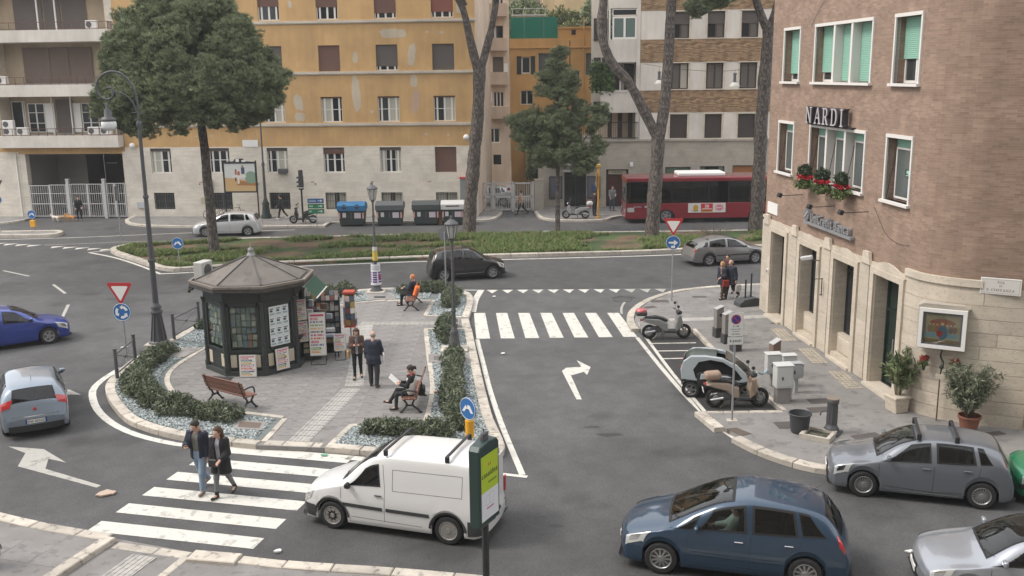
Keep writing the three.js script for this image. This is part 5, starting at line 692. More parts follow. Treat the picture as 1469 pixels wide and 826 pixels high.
// inside
const fl=P.floor??0.34,iw=P.rows[6][3]- 0.12;
put('cabin_floor',[bx(P.cab[0],P.cab[1],fl,fl+0.05,-iw,iw)],mCabin);put('dashboard',[rbox(0.5,0.3,iw*1.9,0.1,P.cab[0]+ 0.25,P.dash??0.84,0)],mCabin);
for(const[x,y]of P.seats)for(const z of[-0.36,0.36]){const st=put('seat',[rbox(0.5,0.18,0.5,0.07,x,fl+0.18,z),rbox(0.16,0.62,0.48,0.07,x+0.26,fl+0.5,z,0,0,-0.22)],mSeat);put('headrest',[rbox(0.1,0.19,0.26,0.05,x+0.37,fl+0.9,z)],mSeat,st);}
put('steering_wheel',[tor(0.18,0.015,P.seats[0][0]- 0.42,(P.dash??0.84)+ 0.12,0.36,0,Math.PI/2-0.4,0,6,20)],mCabin);
const wg=wheelGeos(P.r,P.rim??'spoke5'),tk=P.rows[6][3]- 0.115;
for(const[k,x]of P.wheels.entries())for(const sg of[1,-1]){const w=mesh('wheel',wg.tyre,mRubber,g);w.position.set(x,P.r,tk*sg);w.rotation.y=sg>0?(k===0?P.steer??0:0):Math.PI +(k===0?P.steer??0:0);mesh('rim',wg.rim,P.rimMat??mRim,w);mesh('brake_disc',wg.back,mRimDark,w);}
put('wheel_housing',P.wheels.flatMap(x=>[-1,1].map(sg=>cyl(P.r*1.14,P.r*1.14,0.05,x,P.r+0.02,sg*(tk-0.16),20,Math.PI/2))),mBlackPlastic);
if(P.wipers!==false)for(const z of[-0.3,0.25]){const s=idx(P.top[0].i[0]),a=out(s,tZ(s,Math.abs(z)),Math.sign(z),0.015),s2=lerp(s,idx(P.top[0].i[1]),0.16),b=out(s2,tZ(s2,Math.abs(z+0.4)),Math.sign(z+0.4),0.02);put('wiper',[bar(a,b,0.009,0.006,5)],mBlackPlastic);}
if(P.extra)P.extra(g,S,put);
for(const o of g.children)o.position.x +=shift;
return g;
}
// put a car so that its tyres on one side touch F (front) and R (rear); side +1: that side is the car's left
function park(g,P,F,R,side){const hx=F[0]- R[0],hz=F[1]- R[1],l=Math.hypot(hx,hz),h=[hx/l,hz/l],lat=[h[1],-h[0]],tk=P.rows[6][3]- 0.02,mid=[(F[0]+ R[0])/2,(F[1]+ R[1])/2];const wm=(P.wheels[0]+ P.wheels[1])/2-P.centre;// lat points to the car's left
const c=[mid[0]- side*lat[0]*tk+h[0]*wm,mid[1]- side*lat[1]*tk+h[1]*wm];g.position.set(c[0],0.006,c[1]);g.rotation.y=Math.atan2(h[1],-h[0]);}
const roofBars=(xs,y,w,m=mBlackPlastic,lift=0.1)=>(g,S,put)=>{for(const x of xs)put('roof_bar',[rbox(0.07,0.035,w*2,0.014,x,y+lift,0),...[-1,1].map(s=>rbox(0.1,lift+0.05,0.05,0.02,x,y+lift/2-0.02,s*w))],m);};

// five-door hatchback in four guises, and the others, as control rows
const hatch=[[0,0.6,0.55,0.68,0.5,0.04],[0.07,0.72,0.66,0.76,0.56,0.045],[0.38,0.83,0.77,0.815,0.62,0.05],[0.86,0.93,0.86,0.84,0.66,0.055],[1.0,0.985,0.88,0.845,0.655,0.06],[1.62,1.345,0.915,0.845,0.575,0.06],[1.95,1.44,0.935,0.845,0.565,0.055],[2.45,1.485,0.955,0.845,0.56,0.05],[3.2,1.45,0.99,0.84,0.555,0.05],[3.62,1.36,1.02,0.825,0.55,0.05],[3.87,1.02,0.96,0.8,0.6,0.05],[3.96,0.78,0.73,0.78,0.6,0.04],[4.03,0.58,0.53,0.7,0.55,0.03]];
const hatchSide=[{x:[1.12,2.22,1.78,2.2]},{x:[2.33,3.16,2.31,3.08]},{x:[3.24,3.5,3.16,3.28],m:mCarGlassDark}];
const hatchTop=[{name:'windscreen',i:[4.06,5.85]},{name:'rear_window',i:[9.12,10.0],m:mCarGlassDark,w:0.88}];
const hatchSeams=[[[2.27,0.3],[2.29,0.9]],[[1.1,0.36],[1.13,0.86]],[[3.2,0.75],[3.25,0.98]],[[1.1,0.36],[2.27,0.3]],[[2.27,0.3],[2.98,0.34]]];
const scaleRows=(rows,L,H,W)=>{const l0=rows[rows.length-1][0],h0=Math.max(...rows.map(r=>r[1])),w0=Math.max(...rows.map(r=>r[3]));return rows.map(r=>[r[0]*L/l0,r[1]*H/h0,r[2]*H/h0,r[3]*W/w0,r[4]*W/w0,r[5]]);};
const base=(L,H,W)=>{const k=L/4.03,h=H/1.485;return{rows:scaleRows(hatch,L,H,W),side:hatchSide.map(q=>({...q,x:q.x.map(v=>v*k)})),top:hatchTop,seams:hatchSeams.map(s=>s.map(([x,y])=>[x*k,y*h])),handles:[[2.12*k,0.84*h],[2.98*k,0.87*h]],mirror:[1.32*k,0.93*h],wheels:[0.8*k,3.31*k],r:0.31,centre:L/2,cab:[1.15*k,3.5*k],seats:[[1.9*k,0],[2.75*k,0]],dash:0.86*h,lamps:[{name:'headlight',i:[0.62,1.9,2.25,0.95],t:[0.32,0.36,0.5,0.53],m:mHead,o:0.01},{name:'tail_light',i:[9.35,9.75,10.6,10.1],t:[0.78,0.6,0.5,0.62],m:mTail}],grille:[0.5,0.58,0.3],intake:[0.28,0.4,0.42],plateF:0.45};};
const chromeLine=(x,y)=>({name:'sill_strip',x,y,m:mChrome,o:0.008});
{// grey hatchback at the kerb
const P={...base(4.03,1.49,0.845),name:'car',label:'grey hatchback with empty roof bars parked at the kerb',paint:paint([0.15,0.165,0.185]),fine:true,rim:'multi',steer:0.12,mirrorMat:mat([0.15,0.165,0.185],0.4,0.3)};
P.wheels=[0.8,3.31];P.trim=[chromeLine([1.15,2.85,2.85,1.15],[0.27,0.25,0.275,0.29])];P.extra=roofBars([1.95,2.75],1.46,0.56,mBlackPlastic,0.11);
park(car(P),P,[8.12,-21.05],[10.42,-20.36],1);
}
{// green car behind it
const P={...base(3.9,1.48,0.83),label:'bright green car parked behind the grey hatchback',paint:paint([0.012,0.19,0.085],0.1)};P.trim=[{name:'black_bumper',x:[0.03,0.4,0.4,0.03],y:[0.36,0.36,0.48,0.48],m:mBlackPlastic}];P.lamps=[{name:'headlight',i:[0.6,1.6,1.75,0.9],t:[0.34,0.36,0.52,0.54],m:mHead,o:0.01},P.lamps[1]];park(car(P),P,[12.08,-20.35],[14.4,-19.68],1);
}
{// silver car at the corner
const P={...base(4.2,1.52,0.88),label:'silver car with large sloping windscreen next to the dark blue one',paint:paint([0.31,0.33,0.36],0.5),fine:true,rim:'spoke5'};park(car(P),P,[8.25,-16.1],[10.75,-15.47],1);
}
{// dark blue people carrier
const rows=[[0,0.62,0.56,0.7,0.52,0.04],[0.07,0.75,0.69,0.8,0.6,0.05],[0.4,0.89,0.83,0.88,0.68,0.06],[0.8,1.0,0.93,0.905,0.72,0.06],[0.92,1.05,0.95,0.91,0.72,0.06],[1.62,1.4,0.98,0.915,0.68,0.065],[2.1,1.58,1.0,0.915,0.66,0.06],[2.6,1.655,1.01,0.915,0.65,0.055],[3.35,1.61,1.03,0.905,0.635,0.05],[3.88,1.5,1.06,0.885,0.61,0.05],[4.26,1.12,1.04,0.86,0.66,0.05],[4.4,0.86,0.8,0.85,0.66,0.04],[4.47,0.6,0.55,0.76,0.6,0.03]];
const P={rows,label:'dark blue people carrier with a long windscreen driving at the corner',paint:paint([0.016,0.044,0.084],0.3),fine:true,side:[{x:[1.02,1.45,1.48,1.62],hi:0.05},{x:[1.52,2.5,1.85,2.46],hi:0.05},{x:[2.6,3.45,2.58,3.36],hi:0.05,m:mCarGlassDark},{x:[3.52,3.98,3.43,3.62],hi:0.05,m:mCarGlassDark}],top:[{name:'windscreen',i:[4.05,6.3]},{name:'rear_window',i:[9.15,10.1],m:mCarGlassDark,w:0.92}],seams:[[[2.55,0.32],[2.57,0.98]],[[1.35,0.4],[1.4,0.95]],[[3.46,0.85],[3.52,1.02]],[[1.35,0.36],[3.2,0.32]]],handles:[[2.35,0.86],[3.28,0.88]],handleMat:mChrome,mirror:[1.55,0.98],wheels:[0.87,3.6],r:0.325,rim:'multi9',centre:2.235,cab:[1.2,4],seats:[[2.1,0],[3.0,0]],dash:0.92,floor:0.4,lamps:[{name:'headlight',i:[0.62,2.0,2.4,1.0],t:[0.34,0.38,0.5,0.54],m:mHead,o:0.01},{name:'tail_light',i:[9.75,10.0,10.75,10.55],t:[0.66,0.42,0.42,0.6],m:mTail}],trim:[{name:'side_moulding',x:[1.45,2.5,2.5,1.45],y:[0.52,0.5,0.55,0.57],m:paint([0.016,0.044,0.084],0.3),o:0.014},{name:'side_moulding',x:[2.6,3.2,3.2,2.6],y:[0.5,0.5,0.55,0.55],m:paint([0.016,0.044,0.084],0.3),o:0.014}],grille:[0.52,0.6,0.32],intake:[0.28,0.42,0.45],plateF:0.47,
extra:(g,S,put)=>{put('aerial',[bar([3.6,1.63,0],[3.85,1.8,0],0.006,0.004,5)],mBlackPlastic);put('dashboard_papers',[box(0.3,0.01,0.42,1.42,1.03,0.15,0,0.4,0)],mWhite);}};
park(car(P),P,[2.87,-17.63],[5.49,-16.93],1);
}
{// white panel van
const rows=[[0,0.62,0.56,0.66,0.5,0.04],[0.06,0.78,0.72,0.76,0.58,0.05],[0.4,0.95,0.88,0.82,0.62,0.06],[0.85,1.08,1.0,0.84,0.66,0.06],[0.95,1.12,1.02,0.84,0.66,0.06],[1.5,1.58,1.06,0.845,0.64,0.07],[1.85,1.76,1.08,0.845,0.66,0.06],[2.3,1.82,1.1,0.845,0.68,0.05],[3.4,1.83,1.1,0.845,0.69,0.045],[4.12,1.8,1.1,0.845,0.69,0.045],[4.24,1.7,1.08,0.835,0.69,0.05],[4.28,0.9,0.82,0.83,0.7,0.05],[4.36,0.5,0.46,0.78,0.6,0.03]];
const wp=paint([0.66,0.66,0.65],0),P={rows,name:'van',category:'van',label:'white panel van with two black roof bars crossing the junction',paint:wp,fine:true,side:[{x:[1.12,2.0,1.62,1.95],hi:0.12,m:mCarGlassDark}],top:[{name:'windscreen',i:[4.05,6.0]}],seams:[[[2.08,0.34],[2.1,1.1]],[[2.1,1.1],[2.05,1.6]],[[1.05,0.4],[1.06,1.0]],[[1.05,0.38],[3.2,0.33]],[[2.28,1.06],[3.85,1.08]],[[2.28,1.52],[3.85,1.54]],[[2.28,1.06],[2.28,1.52]],[[3.85,1.08],[3.85,1.54]]],handles:[[1.95,0.92]],handleMat:mBlackPlastic,mirror:[1.25,1.02],mirrorMat:mBlackPlastic,wheels:[0.82,3.53],r:0.315,rim:'cover',rimMat:mat([0.3,0.29,0.27],0.5,0.3),centre:2.16,cab:[1.1,2.3],seats:[[1.75,0]],dash:0.98,floor:0.45,lamps:[{name:'headlight',i:[0.5,1.45,1.7,0.9],t:[0.36,0.38,0.5,0.52],m:mHead,o:0.01}],trim:[{name:'side_moulding',x:[1.1,2.04,2.04,1.1],y:[0.6,0.58,0.66,0.68],m:mDkPlastic,o:0.014},{name:'side_moulding',x:[2.12,3.12,3.12,2.12],y:[0.58,0.57,0.65,0.66],m:mDkPlastic,o:0.014},{name:'front_bumper',x:[0.02,0.42,0.42,0.02],y:[0.28,0.24,0.52,0.56],m:mDkPlastic,o:0.012},{name:'rear_bumper',x:[3.98,4.3,4.3,3.98],y:[0.26,0.3,0.58,0.6],m:mDkPlastic,o:0.012}],intake:[0.3,0.5,0.5],plateF:0.42};
P.extra=(g,S,put)=>{roofBars([2.1,3.5],1.83,0.68,mBlackPlastic,0.09)(g,S,put);put('rear_door',[rbox(0.03,1.1,1.3,0.015,4.27,1.1,0)],wp);put('tail_light',[rbox(0.05,0.35,0.12,0.02,4.28,0.85,0.74)],mTail);put('tail_light',[rbox(0.05,0.35,0.12,0.02,4.28,0.85,-0.74)],mTail);for(const x of[0.82,3.53])for(const sg of[1,-1])put('wheel_arch_trim',[gridGeo((a,b)=>{const an=lerp(0.05,Math.PI-0.05,a),R=lerp(0.372,0.43,b),X=x+Math.cos(an)*R,Y=0.315+Math.sin(an)*R,s=S.sOf(X);return S.out(s,S.tOf(s,Math.max(Y,0.26)),sg,0.013);},20,2)],mDkPlastic);};
park(car(P),P,[-3.98,-19.78],[-1.42,-18.96],1);
}
{const P={...base(4.2,1.5,0.86),label:'dark vivid blue car entering the roundabout',paint:paint([0.018,0.042,0.24],0.25),rim:'spoke5'};P.wheels=[0.84,3.4];park(car(P),P,[-17.35,-35.38],[-19.48,-33.93],-1);}
{// pale silver-blue hatchback seen from behind
const P={...base(4.33,1.5,0.89),label:'pale silver blue hatchback with red tail lights seen from behind',paint:paint([0.2,0.24,0.29],0.45),fine:true,rim:'spoke5'};P.plateR=[4.325,0.5,'DW 055XE'];P.lamps[1]={name:'tail_light',i:[9.75,9.8,10.6,10.35],t:[0.82,0.46,0.42,0.78],m:mTail,o:0.014};
P.extra=(g,S,put)=>{put('black_lower_bumper',[gridGeo((a,b)=>{const z=lerp(-0.7,0.7,a);return[4.345-0.12*z*z,lerp(0.22,0.4,b),z];},12,2)],mBlackPlastic);put('chrome_strip',[gridGeo((a,b)=>{const z=lerp(-0.6,0.6,a);return[4.315-0.12*z*z,lerp(0.63,0.65,b),z];},12,1)],mChrome);put('aerial',[bar([3.5,1.46,0],[3.75,1.66,0],0.006,0.004,5)],mBlackPlastic);put('badge',[cyl(0.045,0.045,0.02,4.26,0.82,0,16,0,0,Math.PI/2)],mSignRed);};
const g=car(P);g.position.set(-14.2,0.006,-27.5);g.rotation.y=Math.atan2(-0.88,0.47);
}
{const P={...base(3.82,1.53,0.84),label:'small black car passing behind the plaza on the cross street',paint:paint([0.008,0.008,0.009],0.1),rim:'spoke5'};P.wheels=[0.72,3.1];P.trim=[chromeLine([1.05,2.6,2.6,1.05],[0.36,0.34,0.36,0.38])];P.lamps[1]={name:'tail_light',i:[9.3,9.6,10.5,10.3],t:[0.8,0.68,0.62,0.72],m:mat([0.45,0.4,0.4],0.2)};park(car(P),P,[-0.9,-46.34],[-3.24,-45.8],-1);}
{const P={...base(4.25,1.45,0.89),label:'silver hatchback on the far road behind the grass strip',paint:paint([0.6,0.61,0.62],0.4),rim:'spoke5'};P.wheels=[0.86,3.48];park(car(P),P,[-19.05,-60.1],[-16.43,-60.25],1);}
{const rows=scaleRows(hatch.map((r,i)=>i>=8?[r[0]+[0,0.05,0.1,0.1,0.1][i-8],[1.38,1.22,0.98,0.76,0.58][i-8],r[2],r[3],r[4],r[5]]:r),4.37,1.41,0.85);const P={...base(4.37,1.41,0.85),rows,label:'grey sloping-back saloon near the bank corner on the cross street',paint:paint([0.2,0.195,0.19],0.4),rim:'spoke5'};P.wheels=[0.85,3.4];P.trim=[{name:'side_moulding',x:[1.2,3.0,3.0,1.2],y:[0.5,0.5,0.57,0.57],m:mDkPlastic,o:0.012}];P.lamps[1]={name:'tail_light',i:[9.9,10.0,10.7,10.6],t:[0.66,0.46,0.46,0.62],m:mTail};park(car(P),P,[12.58,-49.39],[10.05,-48.8],-1);}
{const P={...base(4.3,1.46,0.88),label:'silver car parked in the lane behind the pale gate',paint:paint([0.42,0.43,0.45],0.5)};park(car(P),P,[-3.2,-72.3],[-0.65,-72.3],1);scene.getObjectByName(scene.children[scene.children.length-1].name).position.y=0.1;}
// ---------------------------------------------------------------- bus, microcar, scooters
{
const g=thing('city_bus','dark red city bus with roof unit and side advert at the stop','bus',[13.4,0.006,-64.75],0.5*D),L=11.8,x0=-L/2,x1=L/2,W=1.24,mR=paint([0.2,0.01,0.02],0.05),mBlk=mat([0.015,0.014,0.014],0.25);
const arch=(x)=>Array.from({length:13},(_,i)=>{const a=Math.PI*(1-i/12);return[x+Math.cos(a)*0.58,0.3+Math.max(0.02,Math.sin(a)*0.6)];});
const wf=x0+2.65,wr=x1-3.2,sideShape=[[x0+0.12,0.3],...arch(wf),...arch(wr),[x1-0.05,0.3],[x1,0.5],[x1,1.32],[x0,1.32],[x0+0.02,0.6]];
for(const s of[1,-1]){
mesh('side_panel',extrude(sideShape,0.06,0.015,[],0,0,s>0?W-0.06:-W),mR,g);mesh('roof_edge',[rbox(L,0.26,0.1,0.05,0,2.84,s*(W-0.05))],mR,g);
const xs=[x0+0.25,x0+1.7,x0+3.0,x0+4.3,x0+5.4,x0+6.7,x0+8.1,x0+9.5,x0+10.7,x1-0.12];
mesh('window_band',xs.map(x=>box(0.09,1.42,0.07,x,2.02,s*(W-0.05))),mBlk,g);
for(let i=0;i<xs.length-1;i++)mesh('side_window',box(xs[i+1]- xs[i]- 0.08,1.4,0.015,(xs[i]+ xs[i+1])/2,2.02,s*(W-0.03)),mat([0.22,0.25,0.25],0.03,0,{phys:true,transmission:1,thickness:0}),g);
for(const x of[wf,wr]){const wg=wheelGeos(0.48,'spoke5'),w=mesh('wheel',wg.tyre,mRubber,g);w.position.set(x,0.48,s*(W-0.13));if(s<0)w.rotation.y=Math.PI;mesh('rim',wg.rim,mRim,w);mesh('brake_disc',wg.back,mRimDark,w);}
}
mesh('roof',[rbox(L-0.02,0.14,2*W-0.06,0.06,0,2.95,0)],mR,g);mesh('floor',[box(L-0.3,0.08,2*W-0.2,0,0.36,0)],mBlackPlastic,g);mesh('front_panel',[rbox(0.14,1.0,2*W-0.04,0.06,x0+0.05,0.82,0)],mR,g);mesh('windscreen',[rbox(0.04,1.35,2*W-0.14,0.02,x0+0.06,1.98,0)],mat([0.06,0.07,0.07],0.04,0,{phys:true,transmission:0.6,thickness:0}),g);mesh('destination_display',[rbox(0.1,0.3,2*W-0.2,0.03,x0+0.06,2.78,0)],mat([0.2,0.06,0.015],0.4),g);mesh('rear_panel',[rbox(0.12,2.6,2*W-0.04,0.05,x1-0.06,1.6,0)],mR,g);
for(const s of[1,-1]){mesh('headlight',[rbox(0.06,0.24,0.4,0.03,x0-0.005,0.85,s*0.92)],mHead,g);mesh('front_bumper',[rbox(0.1,0.2,1.1,0.03,x0+0.0,0.42,s*0.6)],mR,g);}
mesh('headlight',[rbox(0.45,0.3,0.05,0.04,x0+0.32,0.9,W)],mHead,g);
mesh('air_conditioning_unit',[rbox(3.1,0.26,1.7,0.1,x0+5.0,3.13,0)],mWhite,g);mesh('mirror',[rbox(0.1,0.4,0.2,0.03,x0-0.12,2.2,W+0.1),bar([x0,2.6,W],[x0-0.12,2.4,W+0.1],0.015)],mBlackPlastic,g);
for(let i=0;i<8;i++)for(const z of[-0.8,-0.35,0.35,0.8])if(i!==2&&i!==5)mesh('passenger_seat',[rbox(0.42,0.08,0.42,0.03,x0+2.2+i*1.1,0.95,z),rbox(0.1,0.6,0.42,0.04,x0+2.42+i*1.1,1.25,z)],mat([0.05,0.07,0.12],0.8),g);
for(let i=0;i<6;i++)mesh('grab_pole',cyl(0.018,0.018,2.3,x0+2+i*1.6,1.6,i % 2?0.3:-0.3,6),mat([0.6,0.5,0.1],0.4),g);
mesh('black_door_band',[box(1.2,2.3,0.02,x0+5.6-3.6+0.2,1.6,-W-0.02)],mBlk,g);
print('side_advert',2.45,0.62,(c,w,h)=>{c.fillStyle='#d9d6d0';c.fillRect(0,0,w,h);c.fillStyle='#c39a2e';c.beginPath();c.ellipse(w*0.2,h*0.5,w*0.07,h*0.32,0.3,0,7);c.fill();c.fillStyle='#5d6b3a';c.beginPath();c.moveTo(w*0.05,h*0.6);c.quadraticCurveTo(w*0.12,h*0.95,w*0.28,h*0.72);c.lineTo(w*0.27,h*0.84);c.quadraticCurveTo(w*0.12,h*1.02,w*0.05,h*0.6);c.fill();c.fillStyle='#c22a36';c.fillRect(w*0.34,h*0.06,w*0.32,h*0.62);c.fillStyle='#d08a28';c.fillRect(w*0.34,h*0.7,w*0.32,h*0.24);c.fillStyle='#f0ece6';c.font=`bold ${h * 0.42}px sans-serif`;c.textAlign='center';c.fillText('50',w*0.5,h*0.48);c.fillRect(w*0.37,h*0.56,w*0.26,h*0.06);c.fillStyle='#8a4a20';c.fillRect(w*0.37,h*0.76,w*0.26,h*0.12);c.fillStyle='#c0455f';c.beginPath();c.ellipse(w*0.83,h*0.5,w*0.125,h*0.33,0,0,7);c.fill();c.strokeStyle='#f2e6e6';c.lineWidth=5;c.beginPath();c.ellipse(w*0.83,h*0.5,w*0.105,h*0.26,0,0,7);c.stroke();c.fillStyle='#f4ecec';c.font=`bold ${h * 0.28}px sans-serif`;c.fillText('SIMPLY',w*0.83,h*0.6);},g,[x0+5.3,0.99,W+0.022],[0,0,0],512);
print('fleet_name',1.4,0.24,(c,w,h)=>{c.fillStyle='#69202b';c.fillRect(0,0,w,h);c.fillStyle='#c9aab0';c.font=`bold ${h * 0.7}px serif`;c.fillText('ROMA',w*0.03,h*0.75);c.fillRect(w*0.55,h*0.25,w*0.12,h*0.5);c.fillRect(w*0.72,h*0.3,w*0.25,h*0.4);},g,[x0+1.15,1.1,W+0.017],[0,0,0],256);
}
{// tiny two-seat electric car in the bay
const g=thing('microcar','tiny pale blue electric two seater plugged in inside the bay','car',[6.3,0.012,-28.65],0),mB=paint([0.43,0.48,0.5],0.2);
// side profile, front to +x
const prof=[[-1.12,0.62],[-1.16,0.95],[-1.08,1.25],[-0.85,1.44],[-0.4,1.47],[0.1,1.42],[0.55,1.2],[0.85,0.9],[0.98,0.66],[0.7,0.6],[-0.8,0.58]],hole=[[-0.7,0.64],[-0.8,0.98],[-0.62,1.28],[-0.25,1.38],[0.15,1.32],[0.55,1.06],[0.78,0.76],[0.66,0.65]];
for(const s of[1,-1]){mesh('side_frame',extrude(prof,0.09,0.03,[hole],0,0,s>0?0.42:-0.51),mB,g);mesh('door_panel',extrude([[-0.62,0.36],[-0.66,0.82],[-0.55,0.9],[0.3,0.86],[0.45,0.8],[0.36,0.4]],0.07,0.025,[],0,0,s>0?0.48:-0.55),mBlackPlastic,g);mesh('door_band',extrude([[-0.55,0.66],[-0.52,0.86],[0.3,0.83],[0.42,0.78],[-0.1,0.7]],0.05,0.02,[],0,0,s>0?0.53:-0.58),mB,g);mesh('side_window',extrude(hole.map(p=>[p[0]*0.99,p[1]]),0.008,0,[],0,0,s*0.45),mGlass,g);mesh('tail_light',rbox(0.08,0.16,0.1,0.03,-1.12,1.0,s*0.42),mTail,g);mesh('headlight',cyl(0.09,0.09,0.06,1.0,0.62,s*0.3,16,0,0,Math.PI/2),mHead,g);}
mesh('roof',[gridGeo((a,b)=>{const u=lerp(0.14,0.52,a),c=new THREE.CatmullRomCurve3(prof.slice(1,9).map(p=>V(p[0],p[1],0))),p=c.getPoint(u);return[p.x,p.y+0.02-0.05*(2*b-1)**2,lerp(-0.46,0.46,b)];},14,6)],mat([0.05,0.065,0.055],0.3),g);mesh('windscreen',[gridGeo((a,b)=>[lerp(0.2,0.95,a),lerp(1.41,0.82,a**1.2),lerp(-0.44,0.44,b)],8,4)],mGlass,g);mesh('rear_panel',[gridGeo((a,b)=>[-1.14 +(a-0.4)**2*0.25,lerp(0.6,1.38,a),lerp(-0.45,0.45,b)],8,4)],mB,g);mesh('nose',[rbox(0.4,0.36,0.8,0.14,0.92,0.52,0,0,0,0,3)],mBlackPlastic,g);mesh('tail',[rbox(0.4,0.4,0.8,0.14,-0.95,0.5,0,0,0,0,3)],mBlackPlastic,g);mesh('floor',[box(1.5,0.12,0.8,0,0.3,0)],mBlackPlastic,g);mesh('seat',[rbox(0.45,0.2,0.5,0.06,-0.15,0.5,0),rbox(0.15,0.7,0.5,0.06,-0.42,0.85,0,0,0,0.2)],mSeat,g);
const wg=wheelGeos(0.28,'spoke5');for(const x of[0.86,-0.83])for(const s of[1,-1]){const w=mesh('wheel',wg.tyre,mRubber,g);w.position.set(x,0.28,s*0.5);if(s<0)w.rotation.y=Math.PI;mesh('rim',wg.rim,mRimDark,w);mesh('mudguard',[T(new THREE.CylinderGeometry(0.33,0.33,0.2,18,1,true,0,Math.PI),0,0,0,Math.PI/2,Math.PI/2,0)],mBlackPlastic,w);}
g.rotation.y=-14*D;g.scale.set(0.97,0.9,0.97);
const cb=thing('charging_cable','light blue charging cable running from the microcar to the post','cable');mesh('cable',tube([[7.4,0.75,-28.45],[7.7,0.62,-28.7],[8.0,0.78,-29.1]],0.03,16,6),mat([0.3,0.42,0.48],0.6),cb);
}
function scooter(label,pos,turn,o={}){// nose towards +x
const g=thing('scooter',label,'scooter',pos,turn,o.group),mB=o.paint??paint([0.3,0.31,0.31],0.4),R=o.R??0.27,wb=0.65,sp=o.solid;
const wheel=(name,x)=>{const w=mesh(name,[T(tor(R-0.05,0.055,0,0,0,0,0,0,10,26),x,R,0)],mRubber,g),gs=[cyl(0.05,0.05,0.12,x,R,0,12,Math.PI/2),tor(R-0.1,0.012,x,R,0,0,0,0,6,24)];for(let i=0;i<6;i++)gs.push(T(box(R-0.1,0.025,0.03,(R-0.1)/2,0,0,0,0,0),0,0,0,0,0,i*1.047).translate(x,R,0));mesh('rim',gs,mRimDark,w);mesh('brake_disc',cyl(0.1,0.1,0.008,x,R,0.07,20,Math.PI/2),mSteel,w);};
wheel('front_wheel',wb);wheel('rear_wheel',-wb);
mesh('rear_body',[extrude([[-0.95,0.72],[-0.8,0.82],[-0.3,0.78],[0.02,0.62],[0.05,0.3],[-0.12,0.3],[-0.35,0.52],[-0.7,0.62]],0.22,0.05,[],0,0,-0.11)],mB,g);
mesh('seat',[extrude([[-0.8,0.84],[-0.4,0.88],[-0.1,0.8],[0.04,0.72],[0.0,0.66],[-0.3,0.78],[-0.8,0.78]],0.2,0.035,[],0,0,-0.1)],mat([0.02,0.02,0.021],0.6),g);
mesh('footboard',[extrude([[0,0.34],[0.42,0.32],[0.42,0.24],[-0.1,0.24]],0.3,0.02,[],0,0,-0.15)],mDkPlastic,g);
mesh('leg_shield',[extrude([[0.34,0.3],[0.3,0.55],[0.38,0.9],[0.5,0.94],[0.58,0.66],[0.5,0.4]],0.3,0.05,[],0,0,-0.15)],o.shield??mB,g);
mesh('front_mudguard',[T(new THREE.CylinderGeometry(R+0.04,R+0.04,0.12,16,1,true,0,2),0,0,0,Math.PI/2,Math.PI*0.55,0).translate(wb,R,0)],mB,g);
mesh('fork',[bar([wb,R,0.08],[0.45,0.88,0.05],0.022),bar([wb,R,-0.08],[0.45,0.88,-0.05],0.022)],mSteel,g);
const hb=mesh('handlebar',[tube([[0.34,1.06,-0.34],[0.42,1.04,-0.12],[0.42,1.04,0.12],[0.34,1.06,0.34]],0.018,16,6),rbox(0.2,0.14,0.24,0.05,0.45,1.0,0)],mDkPlastic,g);
for(const s of[1,-1]){mesh('mirror',[cyl(0.055,0.055,0.02,0.36,1.28,s*0.32,12,Math.PI/2),bar([0.38,1.06,s*0.22],[0.36,1.25,s*0.31],0.007)],mDkPlastic,hb);mesh('grip',cyl(0.022,0.022,0.12,0.335,1.06,s*0.36,8,Math.PI/2),mRubber,hb);}
mesh('headlight',[sph(0.075,0.54,1.0,0,0.7,1,1)],mHead,g);mesh('exhaust',[cyl(0.055,0.055,0.42,-0.68,0.32,-0.16,12,0,0,Math.PI/2+0.15)],o.exhaust??mSteel,g);mesh('exhaust',[cyl(0.05,0.05,0.38,-0.64,0.3,0.16,12,0,0,Math.PI/2+0.15)],o.exhaust??mSteel,g);mesh('rear_mudguard',[T(new THREE.CylinderGeometry(R+0.04,R+0.04,0.12,16,1,true,0,1.6),0,0,0,Math.PI/2,-0.2,0).translate(-wb,R,0)],o.mud??mDkPlastic,g);mesh('tail_light',[rbox(0.06,0.07,0.14,0.02,-0.97,0.73,0)],mTail,g);mesh('number_plate',[box(0.01,0.16,0.16,-1.02,0.55,0,0,0,0.2)],mSignWhite,g);mesh('engine',[rbox(0.42,0.24,0.18,0.05,-0.38,0.36,0)],mIronGrey,g);mesh('stand',[bar([-0.1,0.26,0.14],[-0.16,0.02,0.18],0.012),bar([-0.1,0.26,-0.14],[-0.16,0.02,-0.18],0.012)],mIron,g);
if(o.box){const b=mesh('top_box',[rbox(0.42,0.18,0.4,0.08,-0.95,0.99,0,0,0,0,3)],o.box,g);mesh('top_box_lid',[T(sph(0.22,0,0,0,0.98,0.5,0.92,16,8),-0.95,1.07,0)],o.lid??o.box,b);}
if(o.screen)mesh('windshield',[gridGeo((a,b)=>[0.5-a*0.14 -(b-0.5)**2*0.15,1.04+a*0.4,(b-0.5)*0.42],6,6)],mPaneClear,g);
if(o.apron)mesh('leg_apron',[gridGeo((a,b)=>[0.3+0.25*a+0.03*Math.sin(b*9),lerp(0.92,0.3,a),(b-0.5)*0.6*(1-0.3*a)],8,10)],o.apron,g);
if(o.cover)mesh('seat_bag',[rbox(0.5,0.26,0.36,0.11,-0.75,0.98,0,0,0,0.08,4)],o.cover,g);
return g;
}
const tan=paint([0.33,0.255,0.19],0.2),tanCloth=mat([0.28,0.2,0.15],0.85);
